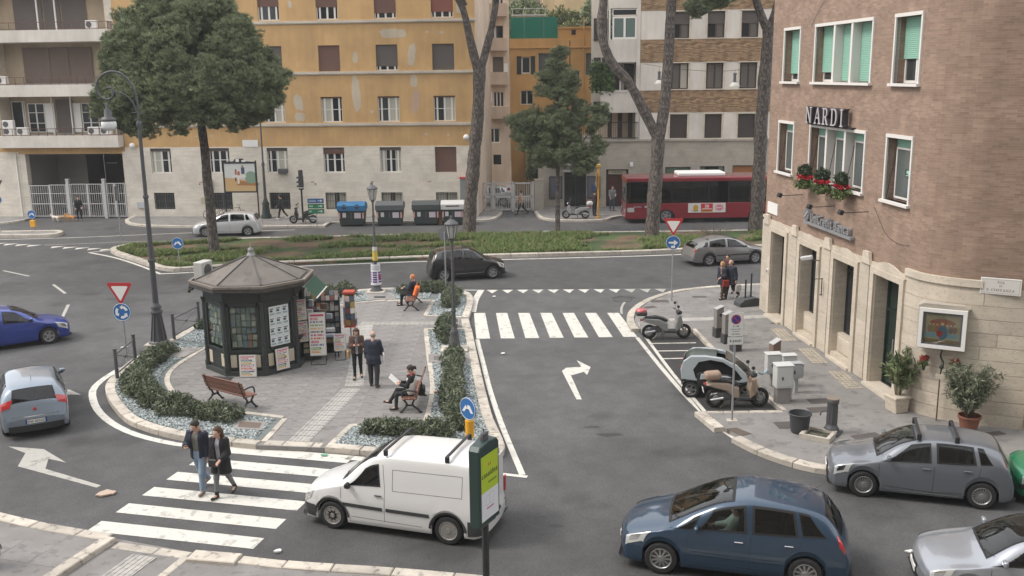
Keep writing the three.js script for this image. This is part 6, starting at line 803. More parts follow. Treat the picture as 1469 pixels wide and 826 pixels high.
scooter('grey scooter with red and silver top box in the bay',[5.72,0.012,-35.1],0.03,{box:mat([0.05,0.05,0.052],0.5),lid:mat([0.5,0.13,0.14],0.3,0.3),screen:true,mud:paint([0.4,0.41,0.4],0.3)});
scooter('tan scooter with leg apron beside the no-parking sign',[6.6,0.012,-27.42],0.02,{paint:tan,apron:tanCloth,cover:tanCloth,mud:tan,exhaust:mChrome,R:0.29});
scooter('white scooter with small box on the far pavement by the pharmacy',[4.35,0.13,-65.3],Math.PI-0.1,{paint:paint([0.4,0.4,0.4],0.2),box:mat([0.55,0.55,0.54],0.5),screen:true});
scooter('black scooter under the green direction signs',[-13.85,0.13,-64.6],Math.PI+0.05,{paint:paint([0.02,0.02,0.02],0.1)});
scooter('dark scooter standing on the near pavement corner, only its tyre showing',[-11.25,0.17,-17.84],0.25,{paint:paint([0.03,0.03,0.03],0.1)});
// ---------------------------------------------------------------- people
// distance fields meshed with surface nets: one continuous skin, clothes as thicker fields over the same bones
function nets(field,lo,hi,h){
const n=[0,1,2].map(k=>Math.max(2,Math.ceil((hi[k]- lo[k])/h)+ 1)),[nx,ny,nz]=n,F=new Float32Array(nx*ny*nz),id=new Int32Array(nx*ny*nz).fill(-1),pos=[],ix=[];
const at=(i,j,k)=>(k*ny+j)*nx+i;
for(let k=0;k<nz;k++)for(let j=0;j<ny;j++)for(let i=0;i<nx;i++)F[at(i,j,k)]=field(lo[0]+ i*h,lo[1]+ j*h,lo[2]+ k*h);
const E=[[0,1],[2,3],[4,5],[6,7],[0,2],[1,3],[4,6],[5,7],[0,4],[1,5],[2,6],[3,7]];
for(let k=0;k<nz-1;k++)for(let j=0;j<ny-1;j++)for(let i=0;i<nx-1;i++){
const v=[];let m=0;for(let c=0;c<8;c++){const f=F[at(i +(c&1),j +((c>>1)&1),k +(c>>2))];v.push(f);if(f<0)m|=1<<c;}if(m===0||m===255)continue;
let x=0,y=0,z=0,q=0;for(const[a,b]of E)if(((m>>a)&1)!==((m>>b)&1)){const t=v[a]/(v[a]- v[b]);x +=lerp(a&1,b&1,t);y +=lerp((a>>1)&1,(b>>1)&1,t);z +=lerp(a>>2,b>>2,t);q++;}
id[at(i,j,k)]=pos.length/3;pos.push(lo[0]+(i+x/q)*h,lo[1]+(j+y/q)*h,lo[2]+(k+z/q)*h);
}
const quad=(a,b,c,d,flip)=>{if(a<0||b<0||c<0||d<0)return;flip?ix.push(a,c,b,a,d,c):ix.push(a,b,c,a,c,d);};
for(let k=1;k<nz-1;k++)for(let j=1;j<ny-1;j++)for(let i=1;i<nx-1;i++){const s=F[at(i,j,k)]<0;if(s!==(F[at(i+1,j,k)]<0))quad(id[at(i,j-1,k-1)],id[at(i,j,k-1)],id[at(i,j,k)],id[at(i,j-1,k)],!s);if(s!==(F[at(i,j+1,k)]<0))quad(id[at(i-1,j,k-1)],id[at(i-1,j,k)],id[at(i,j,k)],id[at(i,j,k-1)],!s);if(s!==(F[at(i,j,k+1)]<0))quad(id[at(i-1,j-1,k)],id[at(i,j-1,k)],id[at(i,j,k)],id[at(i-1,j,k)],!s);}
const g=new THREE.BufferGeometry();g.setAttribute('position',new THREE.Float32BufferAttribute(pos,3));g.setIndex(ix);g.computeVertexNormals();return g;
}
const cone=(a,b,ra,rb,sz=1)=>{const d=[b[0]- a[0],b[1]- a[1],b[2]- a[2]],l2=d[0]*d[0]+ d[1]*d[1]+ d[2]*d[2]||1e-9;return(x,y,z)=>{const px=x-a[0],py=y-a[1],pz=z-a[2],t=clamp((px*d[0]+ py*d[1]+ pz*d[2])/l2),qx=px-d[0]*t,qy=py-d[1]*t,qz=(pz-d[2]*t)*sz;return Math.sqrt(qx*qx+qy*qy+qz*qz)- lerp(ra,rb,t);};};
const ball=(c,r,sx=1,sy=1,sz=1)=>(x,y,z)=>{const X=(x-c[0])/sx,Y=(y-c[1])/sy,Z=(z-c[2])/sz;return(Math.sqrt(X*X+Y*Y+Z*Z)- r)*Math.min(sx,sy,sz);};
const join=(fs,k)=>(x,y,z)=>{let s=0;for(const f of fs){const d=f(x,y,z);if(d<0.1)s +=Math.exp(-d/k);}return s>0?-k*Math.log(s):0.1;};
const add3=(a,b)=>[a[0]+ b[0],a[1]+ b[1],a[2]+ b[2]],mul3=(a,s)=>a.map(v=>v*s),mix3=(a,b,t)=>a.map((v,i)=>lerp(v,b[i],t));
function bounds(pts,m){const lo=[1e9,1e9,1e9],hi=[-1e9,-1e9,-1e9];for(const p of pts)for(let k=0;k<3;k++){lo[k]=Math.min(lo[k],p[k]- m);hi[k]=Math.max(hi[k],p[k]+ m);}return[lo,hi];}
const skinTone=mat([0.5,0.31,0.23],0.6),mEye=mat([0.02,0.015,0.012],0.3),mMouth=mat([0.33,0.13,0.11],0.6);
// pose: hips, legs [swing, knee] and arms [forward, out, elbow, twist inwards] in degrees; facing +z; standing height 1.74 before scale
function person(label,pos,turn,o){
const g=thing('person',label,'person',pos,turn,o.group),S=o.height?o.height/1.74:1,cell=o.cell??0.016,fem=o.fem?1:0,sit=o.sit;
const H=sit?0.5:0.93 -(o.drop??0.01),lean=(o.lean??3)*D,tor2=(y,z=0)=>[0,H+y*Math.cos(lean)- z*Math.sin(lean),y*Math.sin(lean)+ z*Math.cos(lean)];
const sh=0.185-fem*0.02,hipW=0.095,J={},legs={},arms={};
for(const[s,k]of[[1,'L'],[-1,'R']]){
const[sw,kn,out=2]=o.legs[k],a=sw*D,b=(sw-kn)*D,hip=[s*hipW,H,0],kneeP=add3(hip,[s*Math.sin(out*D)*0.43,-Math.cos(a)*0.43,Math.sin(a)*0.43]),ank=add3(kneeP,[s*(o.legs[k][3]??0),-Math.cos(b)*0.43,Math.sin(b)*0.43]),ft=(o.legs[k][4]??Math.max(-35,b/D*0.6))*D,toe=add3(ank,[s*0.03,-0.035+Math.sin(ft)*0.16,Math.cos(ft)*0.17]);legs[k]=[hip,kneeP,ank,toe];
const[fw,ab,el,tw=20]=o.arms[k],S0=tor2(0.5),shd=[s*sh,S0[1],S0[2]],f=fw*D,A=ab*D,up=[s*Math.sin(A),-Math.cos(A)*Math.cos(f),Math.cos(A)*Math.sin(f)],elb=add3(shd,mul3(up,0.29)),e=el*D,t=tw*D,fo=[up[0]*Math.cos(e)- s*Math.sin(t)*Math.sin(e),up[1]*Math.cos(e)+ Math.sin(f)*Math.sin(e)*Math.cos(t)*0.8+0.1*Math.sin(e),up[2]*Math.cos(e)+ Math.cos(f)*Math.sin(e)*Math.cos(t)],fl=Math.hypot(...fo),fd=mul3(fo,1/fl),wri=add3(elb,mul3(fd,0.25));arms[k]=[shd,elb,wri,fd,s];
}
const neck=tor2(0.57),hd=(o.nod??8)*D,ht=(o.look??0)*D,hc=add3(neck,[Math.sin(ht)*0.02,0.15*Math.cos(hd*0.5),0.02+0.12*Math.sin(lean+hd*0.5)]);
const torso=inf=>{const P=tor2(0),W=tor2(0.2),C=tor2(0.42),T5=tor2(0.52);return[1,-1].flatMap(s=>[cone([s*0.07,P[1]- 0.01,P[2]],[s*(0.06-fem*0.008),W[1],W[2]],0.115+inf,0.1+inf-fem*0.008,1.12),cone([s*(0.06-fem*0.008),W[1],W[2]],[s*0.085,C[1],C[2]],0.1+inf-fem*0.008,0.108+inf,1.06),cone([s*0.07,C[1],C[2]],[s*(sh-0.03),T5[1]- 0.005,T5[2]],0.1+inf,0.062+inf)]);};
const armF=(k,inf,upto=1)=>{const[a,b,c]=arms[k];return[cone(a,b,0.055+inf,0.043+inf),cone(b,mix3(b,c,upto),0.043+inf,0.032+inf)];},legF=(k,inf)=>{const[a,b,c]=legs[k];return[cone(a,b,0.088+inf-fem*0.004,0.058+inf),cone(b,c,0.056+inf,0.04+inf)];};
const all=[...Object.values(legs).flat(),...Object.values(arms).flatMap(a=>a.slice(0,3)),neck,hc],sc=p=>mul3(p,S);
const parts=[];
{// skin
const f=join([...torso(0),...armF('L',0),...armF('R',0),...legF('L',-0.004),...legF('R',-0.004),cone(tor2(0.5),hc,0.056,0.05),...['L','R'].flatMap(k=>{const[,,an,to]=legs[k];return[cone(an,to,0.034,0.03)];})],0.014),[lo,hi]=bounds(all,0.15);parts.push(nets(f,lo,hi,cell*1.15));
}
const rot=v=>{const c=Math.cos(ht),s=Math.sin(ht),cy=Math.cos(hd),sy=Math.sin(hd);const y1=v[1]*cy-v[2]*sy,z1=v[1]*sy+v[2]*cy;return[v[0]*c+z1*s,y1,-v[0]*s+z1*c];},hp=(x,y,z)=>add3(hc,rot([x,y,z])),inv=(x,y,z)=>{x -=hc[0];y -=hc[1];z -=hc[2];const c=Math.cos(ht),s=Math.sin(ht),X=x*c-z*s,Z=x*s+z*c,cy=Math.cos(hd),sy=Math.sin(hd);return[X,y*cy+Z*sy,-y*sy+Z*cy];};
const headF=join([ball([0,0.025,-0.012],0.1,0.79,1,0.98),ball([0,-0.03,0.022],0.078,0.8,1.12,0.92),cone([0,0.012,0.085],[0,-0.022,0.108],0.008,0.015),ball([0,-0.085,0.06],0.026),ball([0.078,-0.005,-0.005],0.024,0.5,1.2,0.8),ball([-0.078,-0.005,-0.005],0.024,0.5,1.2,0.8),ball([0.03,0.025,0.07],0.02),ball([-0.03,0.025,0.07],0.02),cone([0,-0.06,-0.02],[0,-0.17,-0.05],0.05,0.052)],0.008);
parts.push(nets((x,y,z)=>{const p=inv(x,y,z);return headF(...p);},hc.map((v,i)=>v -[0.14,0.2,0.16][i]),hc.map((v,i)=>v +[0.14,0.15,0.16][i]),cell*0.5));
for(const k of['L','R']){// hands: palm, four fingers, thumb
const[,,w,fd,s]=arms[k],curl=(o.curl??30)*D,F=V(...fd).normalize(),up=Math.abs(F.y)>0.85?V(s,0,0):V(0,1,0),side=new THREE.Vector3().crossVectors(up,F).normalize(),nrm=new THREE.Vector3().crossVectors(F,side).normalize();if(Math.abs(F.y)>0.85){nrm.set(-s,0,0);side.crossVectors(nrm,F).normalize();}else nrm.multiplyScalar(-1);
const P=(a,b,c)=>[w[0]+ F.x*a+side.x*b+nrm.x*c,w[1]+ F.y*a+side.y*b+nrm.y*c,w[2]+ F.z*a+side.z*b+nrm.z*c],fs=[cone(P(0,0,0),P(0.03,0,0),0.03,0.027),cone(P(0.03,0.022,0),P(0.08,0.026,0.004),0.019,0.015),cone(P(0.03,-0.02,0),P(0.082,-0.026,0.004),0.019,0.014)];
[[0.033,0.062],[0.011,0.072],[-0.011,0.067],[-0.032,0.052]].forEach(([b,l])=>{const c1=P(0.088,b,0.004),c2=P(0.088+l*0.5*Math.cos(curl*0.7),b,0.004+l*0.5*Math.sin(curl*0.7)),c3=P(0.088+l*(0.5*Math.cos(curl*0.7)+ 0.5*Math.cos(curl*1.6)),b,0.004+l*(0.5*Math.sin(curl*0.7)+ 0.5*Math.sin(curl*1.6)));fs.push(cone(c1,c2,0.0095,0.0085),cone(c2,c3,0.0085,0.0075));});
const tb=s*0.03*(Math.abs(F.y)>0.85?1:-1);fs.push(cone(P(0.03,tb,0.005),P(0.065,tb*1.7,0.022),0.012,0.01),cone(P(0.065,tb*1.7,0.022),P(0.09,tb*1.5,0.036),0.01,0.0085));
const e=P(0.09,0,0.02),b=bounds([w,e,P(0.16,0,0.03)],0.065);parts.push(nets(join(fs,0.004),b[0],b[1],cell*0.42));
}
const mk=(name,gs,m)=>{const q=mesh(name,gs,m,g);return q;};
mk('body',parts,o.skin??skinTone);
// clothing
const garment=(name,f,m,pts,mar=0.17,h=cell)=>{const[lo,hi]=bounds(pts,mar);return mk(name,[nets(f,lo,hi,h)],m);};
const shoulders=Object.values(arms).flatMap(a=>a.slice(0,3)),legPts=Object.values(legs).flatMap(l=>l.slice(0,3));
{const inf=o.legFit??0.014,P=tor2(0),f=join([...legF('L',inf),...legF('R',inf),...[1,-1].map(s=>cone([s*0.07,P[1]- 0.02,P[2]],[s*0.065,tor2(0.13)[1],tor2(0.13)[2]],0.118+inf*0.5,0.108+inf*0.5,1.1))],0.012),cut=(x,y,z)=>{let d=f(x,y,z);for(const k of['L','R']){const[,kn,an]=legs[k],v=[an[0]- kn[0],an[1]- kn[1],an[2]- kn[2]],t=((x-an[0])*v[0]+(y-an[1])*v[1]+(z-an[2])*v[2])/0.43;if(Math.hypot(x-an[0],y-an[1],z-an[2])<0.16)d=Math.max(d,t-0.005);}return Math.max(d,(y-tor2(0.12)[1]));};const br=legF('L',-0.012).concat(legF('R',-0.012));garment('trousers',cut,o.trousers,[...legPts,tor2(0.15)]);}
{const inf=o.fit??0.02,hem=o.hem??-0.1,P0=tor2(0),extra=[];if(hem<-0.12&&!sit)for(const s of[1,-1])extra.push(cone([s*0.07,P0[1]- 0.02,P0[2]],[s*0.085,P0[1]+ hem,P0[2]+ 0.02],0.115+inf,0.115+inf +(o.flare??0.015),1.05));const sl=o.sleeve??0.96,f=join([...torso(inf),...armF('L',inf,sl),...armF('R',inf,sl),cone(tor2(0.5),tor2(0.58),0.07+inf*0.4,0.062+inf*0.3),...extra],0.016),sn=Math.sin(lean),cs=Math.cos(lean),nt=tor2(0.575),open=o.open;const cut=(x,y,z)=>{let d=Math.max(f(x,y,z),(nt[1]- y)*-1);const along=(y-H)*cs+z*sn;const nearArm=Math.min(...['L','R'].map(k=>Math.hypot(x-arms[k][2][0],y-arms[k][2][1],z-arms[k][2][2])));if(nearArm>0.12)d=Math.max(d,hem-along);for(const k of['L','R']){const w=arms[k][2],fd=arms[k][3];const t=(x-w[0])*fd[0]+(y-w[1])*fd[1]+(z-w[2])*fd[2];if(Math.hypot(x-w[0],y-w[1],z-w[2])<0.14)d=Math.max(d,t+0.01);}if(open){const zz=z -(y-H)*Math.tan(lean);if(zz>0.03)d=Math.max(d,open-Math.abs(x)- Math.max(0,(0.45-along))*0.02);}return d;};garment(o.coatName??'jacket',cut,o.coat,[...shoulders,tor2(0.6),add3(P0,[0,hem-0.03,0])],0.19);if(o.shirt){const f2=join([...torso(0.009),cone(tor2(0.5),tor2(0.57),0.068,0.06)],0.016);garment('shirt',(x,y,z)=>Math.max(f2(x,y,z),y-tor2(0.55)[1],(o.shirtHem??-0.06)-((y-H)*cs+z*sn)),o.shirt,[tor2(0.6),tor2(-0.2),[0.16,H,0],[-0.16,H,0]],0.12);}}
{const f=join(['L','R'].flatMap(k=>{const[,kn,an,to]=legs[k],heel=add3(an,[0,-0.035,-0.04]);return[cone(heel,to,0.04,0.036),cone(an,mix3(an,kn,o.boots??0.1),0.05,0.052)];}),0.01);const fl=Math.min(...Object.values(legs).map(l=>l[3][1]));garment('shoes',f,o.shoes??mat([0.025,0.02,0.018],0.5),Object.values(legs).flatMap(l=>[l[2],l[3],mix3(l[2],l[1],o.boots??0.1)]),0.09,cell*0.8);}
if(o.hair){const long=o.long??0,f=join([ball([0,0.034,-0.02],0.112,0.82,1,1),...(long?[cone([0.05,0,-0.06],[0.06,-long,-0.06],0.06,0.045),cone([-0.05,0,-0.06],[-0.06,-long,-0.06],0.06,0.045),cone([0,0,-0.08],[0,-long*1.1,-0.09],0.06,0.05)]:[]),...(o.tail?[ball([0,0.0,-0.14],0.04),cone([0,0,-0.15],[0.0,-0.14,-0.18],0.035,0.02)]:[])],0.012);const face=(x,y,z)=>{const p=inv(x,y,z),d=f(...p),fr=o.bald?Math.max(p[1]- 0.045,p[2]- 0.02):Math.min(p[2]- 0.045-Math.max(0,p[1]- 0.055)*1.6,0.2);const lowc=long?-1:-0.055-p[1];return Math.max(d,fr,o.tail||long?-1:lowc);};garment('hair',face,o.hair,[hp(0,0.13,0),hp(0,-long-0.08,-0.1),hp(0,0,-0.16),hp(0.1,0,0),hp(-0.1,0,0),hp(0,0,0.08)],0.05,cell*0.6);}
mk('eyes',[1,-1].map(s=>sph(0.0085,...hp(s*0.03,0.008,0.083),1.3,0.8,0.6,8,6)),mEye);mk('mouth',[sph(0.012,...hp(0,-0.052,0.088),1.7,0.4,0.6,8,6)],mMouth);
if(o.scarf)mk('scarf',[T(tor(0.075,0.032,0,0,0,Math.PI/2+0.2,0,0,8,18),...add3(neck,[0,0.0,0.005])),cyl(0.03,0.045,0.28,neck[0]+ 0.03,neck[1]- 0.15,neck[2]+ 0.115,8,0.12)],o.scarf);
g.scale.setScalar(S);const low=Math.min(...Object.values(legs).map(l=>Math.min(l[3][1],l[2][1])))- 0.04;if(!sit)for(const c of g.children)c.position.y -=low;else for(const c of g.children)c.position.y +=o.seatLift??0;
g.userData.hand=k=>{const w=arms[k][2],f=arms[k][3];const p=add3(w,mul3(f,0.09));return V(p[0],p[1]-(sit?-(o.seatLift??0):low),p[2]).multiplyScalar(S).applyAxisAngle(V(0,1,0),turn).add(V(...pos));};
const hand=g.userData.hand;delete g.userData.hand;g.hand=hand;return g;
}
const cloth=(r,g,b)=>mat([r,g,b],0.92),navy=cloth(0.022,0.026,0.042),black=cloth(0.016,0.016,0.018),jeans=cloth(0.22,0.29,0.38),greyT=cloth(0.17,0.175,0.185),charcoal=cloth(0.032,0.033,0.037),brownH=mat([0.07,0.035,0.02],0.7),darkH=mat([0.02,0.015,0.012],0.65),blondH=mat([0.4,0.24,0.1],0.7),greyH=mat([0.32,0.29,0.26],0.8);
{// couple on the zebra crossing, walking towards the near pavement
const m=person('man in dark jacket and jeans looking at a phone on the zebra crossing',[-7.48,0.012,-21.85],-0.3,{height:1.8,cell:0.014,legs:{L:[14,10,1],R:[-16,24,1]},arms:{L:[-6,8,12,10],R:[22,12,85,35]},nod:24,look:-8,trousers:jeans,legFit:0.022,coat:navy,open:0.085,shirt:cloth(0.13,0.13,0.115),hem:-0.1,fit:0.034,hair:darkH,shoes:mat([0.19,0.16,0.14],0.8)});
const h=m.hand('R'),ph=thing('mobile_phone','dark mobile phone in the hand of the man in jeans','phone',[h.x,h.y+0.02,h.z],-0.3);mesh('case',rbox(0.07,0.012,0.14,0.005,0,0,0,-0.5),mBlackPlastic,ph);mesh('screen',box(0.062,0.002,0.125,0,0.0075,0,-0.5),mGlass,ph);
const w=person('woman with long brown hair and black coat on the zebra crossing',[-6.88,0.012,-21.55],-0.25,{height:1.74,fem:1,cell:0.014,legs:{L:[-13,20,1],R:[13,8,1]},arms:{L:[6,10,55,30],R:[-4,9,16,10]},nod:10,look:-14,trousers:greyT,legFit:0.008,coat:black,open:0.06,shirt:cloth(0.27,0.27,0.3),hem:-0.28,flare:0.03,fit:0.03,hair:brownH,long:0.22,shoes:mat([0.02,0.02,0.02],0.5),boots:0.3});
const hb=w.hand('R'),bag=thing('shoulder_bag','small black shoulder bag at the hip of the woman in black','bag',[-7.02,0.92,-21.38],-0.25);mesh('bag_body',rbox(0.24,0.2,0.09,0.04,0,0,0),mat([0.02,0.02,0.021],0.5),bag);mesh('strap',tube([[-0.1,0.08,0],[0.05,0.35,-0.1],[0.2,0.58,-0.2]],0.012,12,5),mat([0.02,0.02,0.021],0.5),bag);
}
{// plaza: woman with phone, man in suit
const w=person('woman in brown jacket typing on a phone beside the kiosk',[-5.0,0.14,-30.2],0.1,{height:1.66,fem:1,legs:{L:[-6,14,0],R:[10,6,1]},arms:{L:[18,10,95,48],R:[18,10,95,48]},nod:24,trousers:black,legFit:0.006,coat:cloth(0.085,0.05,0.04),open:0.05,shirt:cloth(0.32,0.4,0.44),shirtHem:-0.12,hem:-0.02,fit:0.028,hair:brownH,long:0.26,boots:0.3,scarf:cloth(0.16,0.13,0.12)});
const h=w.hand('R'),h2=w.hand('L'),ph=thing('mobile_phone','phone held in both hands by the woman beside the kiosk','phone',[(h.x+h2.x)/2,h.y+0.02,(h.z+h2.z)/2],0.1);mesh('case',rbox(0.075,0.012,0.14,0.005,0,0,0,-0.4),mSignRed,ph);mesh('screen',box(0.065,0.002,0.125,0,0.0075,0,-0.4),mGlass,ph);
const b=thing('handbag','tan handbag hanging at the side of the woman in brown','bag',[-5.28,0.98,-30.2],0.1);mesh('bag_body',rbox(0.1,0.24,0.26,0.04,0,0,0),mat([0.4,0.26,0.1],0.7),b);mesh('strap',tube([[0,0.1,0.1],[0.06,0.42,0],[0,0.1,-0.1]],0.012,12,5),mat([0.3,0.22,0.12],0.7),b);
const m=person('grey haired man in dark suit seen from behind on the plaza',[-4.36,0.14,-29.35],Math.PI-0.15,{height:1.74,legs:{L:[6,4,3],R:[-6,8,3]},arms:{L:[-4,8,18,10],R:[14,10,40,30]},nod:10,look:8,trousers:charcoal,legFit:0.026,coat:navy,hem:-0.2,fit:0.032,flare:0.012,hair:greyH,bald:true,shoes:mat([0.03,0.02,0.016],0.4)});
const hh=m.hand('R'),np=thing('folded_newspaper','white folded paper under the arm of the man in the suit','newspaper',[-4.04,1.08,-29.32],0.3);mesh('folded_sheets',rbox(0.03,0.34,0.2,0.01,0,0,0,0.2),mWhite,np);
}
const mSlat=mat([0.17,0.08,0.058],0.55),mSlat2=mat([0.21,0.1,0.07],0.6);
function bench(label,x,z,turn){// back towards -z
const b=thing('park_bench',label,'bench',[x,0.14,z],turn,'park benches on the plaza'),L=1.75,sg=ready(rbox(L,0.035,0.075,0.01,0,0,0,0,0,0,1));
for(let i=0;i<5;i++){const s=mesh('seat_slat',sg,i % 2?mSlat:mSlat2,b);s.position.set(0,0.44 +(i===4?-0.012:0),-0.14+i*0.085);}for(let i=0;i<5;i++){const s=mesh('back_slat',sg,i % 2?mSlat2:mSlat,b);s.position.set(0,0.54+i*0.082,-0.2-i*0.026);s.rotation.x=1.28;}
for(const s of[1,-1]){const X=s*(L/2-0.12);mesh('leg',[tube([[X,0,0.28],[X,0.1,0.2],[X,0.24,0.1],[X,0.4,0.2]],0.03,14,6),tube([[X,0,-0.3],[X,0.1,-0.22],[X,0.24,-0.06],[X,0.4,-0.12]],0.03,14,6),box(0.05,0.045,0.42,X,0.41,0.03),box(0.05,0.04,0.26,X,0.22,0.02),bar([X,0.42,-0.16],[X,0.92,-0.33],0.028,0.022),cyl(0.045,0.045,0.03,X,0.02,0.28,8),cyl(0.045,0.045,0.03,X,0.02,-0.3,8)],mIron,b);mesh('armrest',[tube([[X,0.62,-0.22],[X,0.66,0],[X,0.64,0.2],[X,0.46,0.24]],0.024,14,6)],mIron,b);}
return b;
}
bench('brown slatted bench facing the kiosk with nobody on it',-8.4,-27.75,2.55);
bench('brown slatted bench with a reading woman in a white waistcoat',-2.98,-27.65,-Math.PI/2);bench('brown slatted bench with a red-haired woman and an orange bag',-4.2,-40.15,-Math.PI/2);
{
const w=person('seated woman in white waistcoat and red scarf reading a magazine',[-2.98,0.14,-27.2],-Math.PI/2,{sit:true,seatLift:0.04,height:1.68,fem:1,cell:0.014,legs:{L:[88,84,3,0,-4],R:[96,62,-4,0,8]},arms:{L:[28,6,72,24],R:[28,6,72,24]},lean:-4,nod:30,trousers:charcoal,legFit:0.01,coat:black,fit:0.02,hem:-0.02,hair:darkH,tail:true,scarf:cloth(0.2,0.02,0.03),boots:0.35});
mesh('waistcoat',[nets((()=>{const f=join([1,-1].flatMap(s=>[cone([s*0.07,0.54,0],[s*0.085,0.96,-0.03],0.15,0.148,1.06)]),0.02);return(x,y,z)=>Math.max(f(x,y,z),0.47-y,y-0.98,z>0.02?0.075-Math.abs(x):-1,-(join([ball([0.24,0.95,-0.03],0.11),ball([-0.24,0.95,-0.03],0.11)],0.01))(x,y,z));})(),[-0.3,0.4,-0.3],[0.3,1.1,0.3],0.016)],cloth(0.62,0.6,0.56),w);w.children[w.children.length-1].position.y +=0.04;
const a=w.hand('L'),b=w.hand('R'),mg=thing('magazine','open magazine in the hands of the seated reader','magazine',[(a.x+b.x)/2-0.1,(a.y+b.y)/2+0.06,(a.z+b.z)/2],-Math.PI/2);for(const s of[1,-1])mesh('page',[box(0.24,0.008,0.32,s*0.115,0.03,0,-0.75,0,s*0.2)],mWhite,mg);
const bg=thing('black_bag','black bag resting behind the seated reader','bag',[-2.7,0.62,-27.5]);mesh('bag_body',rbox(0.2,0.28,0.34,0.06),mat([0.02,0.02,0.02],0.6),bg);mesh('handle',tor(0.09,0.012,0,0.15,0,0,Math.PI/2,0,6,14,Math.PI),mat([0.02,0.02,0.02],0.6),bg);
person('seated woman with short red hair and dark coat holding something',[-4.25,0.14,-40.4],-Math.PI/2-0.15,{sit:true,seatLift:0.04,height:1.68,fem:1,cell:0.018,legs:{L:[84,80,3,0,0],R:[86,72,4,0,0]},arms:{L:[30,8,60,20],R:[30,8,60,20]},lean:-6,nod:6,look:20,trousers:black,coat:navy,fit:0.035,hem:-0.04,open:0.05,shirt:cloth(0.1,0.32,0.3),hair:mat([0.5,0.19,0.06],0.7),boots:0.3});
const ob=thing('orange_bag','bright orange bag leaning on the far bench','bag',[-4.0,0.86,-39.85]);mesh('bag_body',[rbox(0.2,0.5,0.32,0.07,0,0,0,0,0.2,-0.3)],mat([0.75,0.16,0.03],0.75),ob);mesh('strap',tube([[0,0.2,-0.12],[0.05,0.36,0],[0,0.2,0.12]],0.015,12,5),mat([0.7,0.14,0.03],0.75),ob);
}
{// three walkers on the bank pavement
person('bald man in dark overcoat carrying a white bag by the bank',[9.4,0.13,-40.95],-0.85,{height:1.72,cell:0.018,legs:{L:[-20,22,1],R:[18,6,1]},arms:{L:[-8,10,14,8],R:[8,8,30,20]},nod:8,trousers:charcoal,legFit:0.026,coat:navy,hem:-0.24,fit:0.04,hair:greyH,bald:true});
person('blonde woman in dark coat and brown trousers by the bank',[9.05,0.13,-41.0],-0.85,{height:1.62,fem:1,cell:0.018,legs:{L:[16,6,1],R:[-18,22,1]},arms:{L:[14,8,60,25],R:[-6,8,16,10]},nod:6,trousers:cloth(0.07,0.045,0.035),coat:navy,hem:-0.2,fit:0.034,hair:blondH,long:0.1,scarf:cloth(0.3,0.2,0.18)});
person('dark haired person in maroon jacket walking behind the couple',[9.5,0.13,-41.95],-0.8,{height:1.74,cell:0.02,legs:{L:[-12,12,1],R:[14,6,1]},arms:{L:[6,8,20,10],R:[-6,8,20,10]},trousers:charcoal,coat:cloth(0.07,0.02,0.022),fit:0.03,hair:darkH});
const b=thing('carrier_bag','white carrier bag held by the bald man','bag',[9.68,0.62,-40.8],0.5);mesh('bag_body',[rbox(0.3,0.3,0.1,0.03)],cloth(0.5,0.48,0.45),b);mesh('handle',tor(0.09,0.008,0,0.15,0,0,0,0,5,14,Math.PI),mWhite,b);
const r=thing('red_handbag','dark red handbag in front of the blonde woman','bag',[9.12,0.86,-40.72],0.2);mesh('bag_body',[rbox(0.3,0.3,0.14,0.05)],cloth(0.26,0.035,0.025),r);mesh('strap',tube([[-0.12,0.12,0],[0,0.34,0],[0.12,0.12,0]],0.01,12,5),cloth(0.2,0.03,0.02),r);
}
person('man in beige top striding past the lane gate',[0.73,0.01,-68.4],-Math.PI/2,{height:1.72,cell:0.024,legs:{L:[24,6,1],R:[-24,20,1]},arms:{L:[-16,8,20,10],R:[18,8,24,10]},trousers:charcoal,coat:cloth(0.42,0.28,0.2),hem:-0.05,hair:darkH});
person('person in black top standing by the passage fence with dogs',[-30.2,0.02,-67.9],0.4,{height:1.66,cell:0.024,legs:{L:[4,2,3],R:[-3,2,3]},arms:{L:[10,8,40,20],R:[8,8,30,20]},trousers:black,coat:black,hem:-0.05,hair:brownH});
person('person in grey jacket and white shoes on the far pavement',[-15.8,0.13,-66.8],-Math.PI/2,{height:1.66,cell:0.024,legs:{L:[18,8,1],R:[-20,20,1]},arms:{L:[10,8,40,10],R:[-12,8,20,10]},trousers:black,coat:charcoal,hem:-0.06,hair:darkH,shoes:mWhite});
person('person in dark top with red bag near the far white scooter',[5.7,0.13,-66.4],2.4,{height:1.7,cell:0.024,legs:{L:[4,2,3],R:[-3,2,3]},arms:{L:[20,12,50,20],R:[8,8,30,20]},trousers:charcoal,coat:cloth(0.04,0.025,0.04),hem:-0.06,hair:darkH});
person('person in patterned top and jeans waiting by the shop door',[7.15,0.13,-68.8],0.3,{height:1.72,cell:0.024,legs:{L:[4,2,2],R:[-3,2,2]},arms:{L:[10,10,70,30],R:[8,8,30,20]},trousers:cloth(0.05,0.08,0.12),coat:cloth(0.2,0.2,0.21),hem:-0.06,hair:darkH});
{const b=thing('red_shopping_bag','pink red bag hanging by the far white scooter','bag',[5.35,1.0,-66.1]);mesh('bag_body',rbox(0.32,0.36,0.18,0.06),cloth(0.5,0.12,0.13),b);mesh('strap',tor(0.09,0.012,0,0.18,0,0,0,0,5,12,Math.PI),cloth(0.4,0.1,0.1),b);}
